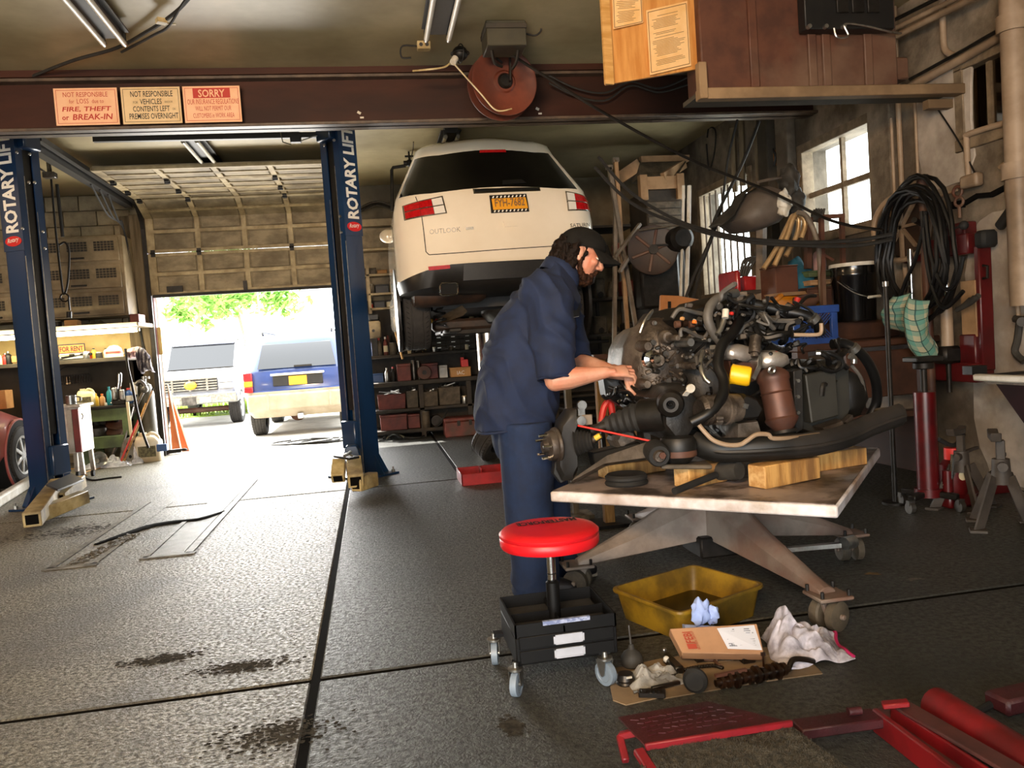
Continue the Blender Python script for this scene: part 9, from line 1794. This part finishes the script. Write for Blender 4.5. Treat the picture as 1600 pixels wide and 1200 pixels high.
# cap
with head_frame():
    def dome(u, v):
        a, e = 2*math.pi*u, v*math.pi/2*.98
        bulge = 1+.06*math.cos(a)*math.cos(e)
        return (-.012+.113*math.cos(a)*math.cos(e)*bulge, .09*math.sin(a)*math.cos(e), .028+.02*math.cos(a)*(1-v)+.098*math.sin(e)**.9)
    cb_ = MB().sheet(dome, 36, 14); cap = put('cap', cb_, 'cap_black', man, sm=70); s_ = cap.modifiers.new('thick', 'SOLIDIFY'); s_.thickness = .004; s_.offset = 1
    def brim(u, v):
        a = (u-.5)*2*1.15; r0, r1 = .1, .1+.085*math.cos(a*.78)
        x0_, y0_ = -.012+.115*math.cos(a), .089*math.sin(a); x1_, y1_ = -.0+(.115+.085*math.cos(a)**.6*1.0)*math.cos(a*.82), .1*math.sin(a)*.98
        x = x0_+(x1_-x0_)*v; y = y0_+(y1_-y0_)*v; return (x, y, .05-.006*abs(math.sin(a))-.022*v-.035*v*(y/.09)**2)
    put('brim', MB().sheet(brim, 22, 8, .004), 'cap_black', cap, sm=60); put('cap_button', MB().ball((-.012, 0, .127), (.008, .008, .004), 8, 6), 'cap_black', cap)
    b = MB()
    for k in range(6): b.tube([V(dome(k/6+.02, v/8))*1.012 for v in range(9)], .0016, 5)
    put('cap_seam', b, 'cap_black', cap, kind='stuff')
    put('cap_band', MB().tube([V(dome(k/36, .06)) for k in range(36)], (.003, .004), 6, closed=True), 'cap_black', cap)
# ---- clothes
def folds(dirx, dirz, fr, amp, seed):
    d = V((dirx, 0, dirz)).normalized(); e = V((-d.z, 0, d.x))
    def f(v, n):
        q = V((v.dot(d)*2.2, v.y*3.0, v.dot(e)*fr)); w1 = noise.noise(q+V((seed, 0, 0))+V((0, 0, 1.2*noise.noise(v*5))))
        w2 = noise.noise(V((v.dot(e)*3, v.y*5, v.dot(d)*fr*.7))+V((0, seed, 0)))
        return amp*(1-2*abs(w1)**.7)+amp*.5*w2
    return f
sh = MB(); rings = []
# (centre px, half thickness px, half depth m, tilt of the ring)
for c, a_, b_, tl in (((806, 664), 62, .19, 6), ((806, 640), 63, .205, 4), ((809, 600), 61, .21, -2), ((818, 560), 61, .212, -12), ((832, 520), 60, .215, -20), ((848, 485), 54, .222, -28), ((862, 458), 44, .215, -36), ((872, 440), 33, .17, -42), ((880, 426), 25, .105, -48)):
    o = at(*c, YM); t_ = R(-tl); ux = V((math.cos(t_), 0, -math.sin(t_)*1.0)); uy = V((0, 1, 0)); n = 40
    rings.append([o+ux*(a_*PM*math.copysign(abs(math.cos(q))**.85, math.cos(q)))+uy*(b_*math.copysign(abs(math.sin(q))**.85, math.sin(q))) for q in [2*math.pi*k/n for k in range(n)]])
sh.loft(rings)
slN = [(J['shN']+V((-.02, .04, .01)), .105), (J['shN']+V((0, .0, -.05)), .107), (J['shN'].lerp(J['elN'], .45), .097), (J['shN'].lerp(J['elN'], .78), .085), (J['elN']+V((.0, .005, .012)), .077)]
sh.tube([p for p, _ in slN], [r_ for _, r_ in slN], 20); sh.ball(slN[0][0], .105, 16, 12)
slF = [(J['shF']+V((-.02, -.04, .01)), .1), (J['shF'].lerp(J['elF'], .45), .092), (J['shF'].lerp(J['elF'], .8), .08), (J['elF']+V((.012, 0, .004)), .07)]
sh.tube([p for p, _ in slF], [r_ for _, r_ in slF], 20); sh.ball(slF[0][0], .1, 16, 12)
fd = folds(.62, -.78, 13, .015, 3.3)
shirt = put('shirt', solid(sh, .0085, 3, fd), 'navy_shirt', man, sm=80)
# collar, placket, pocket with pen loop, name patch, cuffs
def edge_loop(c, ax, r_, th, name, par, m): put(name, MB().ring(c, ax, r_, th, 30, 8), m, par)
edge_loop(J['elN']+V((0, .004, .006)), J['elN']-J['shN'], .0765, .005, 'sleeve_hem', shirt, 'navy_shirt'); edge_loop(J['elF']+V((.01, 0, .004)), J['elF']-J['shF'], .069, .005, 'sleeve_hem', shirt, 'navy_shirt')
n = 24; cr = []
for k, (o, a_, b_) in enumerate(((at(880, 430, YM), 29, .1), (at(884, 414, YM), 24, .08), (at(879, 420, YM), 31, .108), (at(872, 438, YM), 35, .13))):
    t_ = R(40); ux = V((math.cos(t_), 0, -math.sin(t_))); cr.append([o+ux*(a_*PM*math.cos(q))+V((0, 1, 0))*(b_*math.sin(q)) for q in [2*math.pi*(j+.5)/n for j in range(n)]])
co = put('collar', MB().loft([r_[1:]+r_[:1] for r_ in cr], caps=False), 'navy_shirt', shirt, sm=60); s_ = co.modifiers.new('thick', 'SOLIDIFY'); s_.thickness = .004
def chest(px, py, y): return at(px, py, y)
pt = put('name_patch', MB().prism([chest(894, 468, 3.6), chest(906, 466, 3.66), chest(904, 494, 3.64), chest(894, 496, 3.58)], (.004, -.003, 0)), 'black_paint', shirt)
put('patch_border', MB().bar(chest(894, 468, 3.595), chest(906, 466, 3.655), .004, .004).bar(chest(894, 496, 3.575), chest(904, 494, 3.635), .004, .004), 'white_letter', pt)
put('patch_lettering', MB().bar(chest(896, 481, 3.59), chest(903, 480, 3.64), .004, .008), 'white_letter', pt)
put('pen_clip', MB().tube(spl([chest(875, 520, 3.53), chest(874, 502, 3.53), chest(879, 497, 3.54), chest(884, 503, 3.55), chest(881, 511, 3.55), chest(876, 511, 3.54)], 4), .003, 6), 'zinc', shirt)
hem = [r_ for r_ in rings[:1]][0]; put('shirt_hem', MB().tube(hem, .006, 8, closed=True), 'navy_shirt', shirt)
tr = MB()
blob(tr, [(at(810, 640, YM), (.175, .15)), (at(816, 690, YM), (.17, .14))], 24)
for s, kx in (('N', 0), ('F', 0)):
    h_, k_, a_ = J['hip'+s], J['knee'+s], J['ank'+s]
    tr.tube([h_+V((-.005, 0, .02)), h_.lerp(k_, .35), k_, k_.lerp(a_, .5), a_+V((0, 0, .03)), a_+V((.005, 0, -.015))], [(.135, .125), .127, .112, .108, .112, .115], 22)
ff = folds(1, -.15, 9, .005, 7.7)
def tfold(v, n): k = min(1, max(0, (.42-v.z)/.35)); return ff(v, n)*(.55+1.5*k)
put('trousers', solid(tr, .0085, 3, tfold), 'navy_trouser', man, sm=80)
for s in 'NF':
    a_ = J['ank'+s]; g = V((a_.x, a_.y, 0)); b = MB()
    b.tube([g+V((-.07, 0, .055)), g+V((0, 0, .06)), g+V((.09, -.015, .05)), g+V((.16, -.025, .04)), g+V((.195, -.03, .035))], [(.035, .042), (.045, .05), (.048, .042), (.042, .032), (.02, .018)], 16); b.ball(g+V((-.05, 0, .05)), (.05, .04, .04), 12, 8)
    sho = put('shoe', solid(b, .007, 2), 'shoe_black', man, sm=80); put('sole', MB().prism([(g.x-.1, g.y-.03, .0), (g.x-.06, g.y-.045, 0), (g.x+.12, g.y-.06, 0), (g.x+.2, g.y-.03, 0), (g.x+.12, g.y+.035, 0), (g.x-.06, g.y+.04, 0), (g.x-.1, g.y+.03, 0)], (0, 0, .024)), 'sole_pale', sho, bev=.005)
    put('shoe_tab', MB().box(g+V((.06, -.062, .055)), (.05, .004, .03), rot=(-12, 0, -8)), 'sticker_blue', sho)
# the small bolt tool pinched between the hands
q = (tN[0][0]+tF[1][0])/2; t = thing('hand_tool_held', 'thin steel bolt pinched between the mechanic fingers', 'bolt', q); put('shank', MB().cyl(tN[0][0]+V((-.02, .0, -.005)), tN[0][0]+V((.09, .02, .0)), .006, n=10), 'grey_steel', t); put('bolt_head', MB().cyl(tN[0][0]+V((-.03, -.002, -.005)), tN[0][0]+V((-.02, 0, -.005)), .011, n=6), 'grey_steel', t)
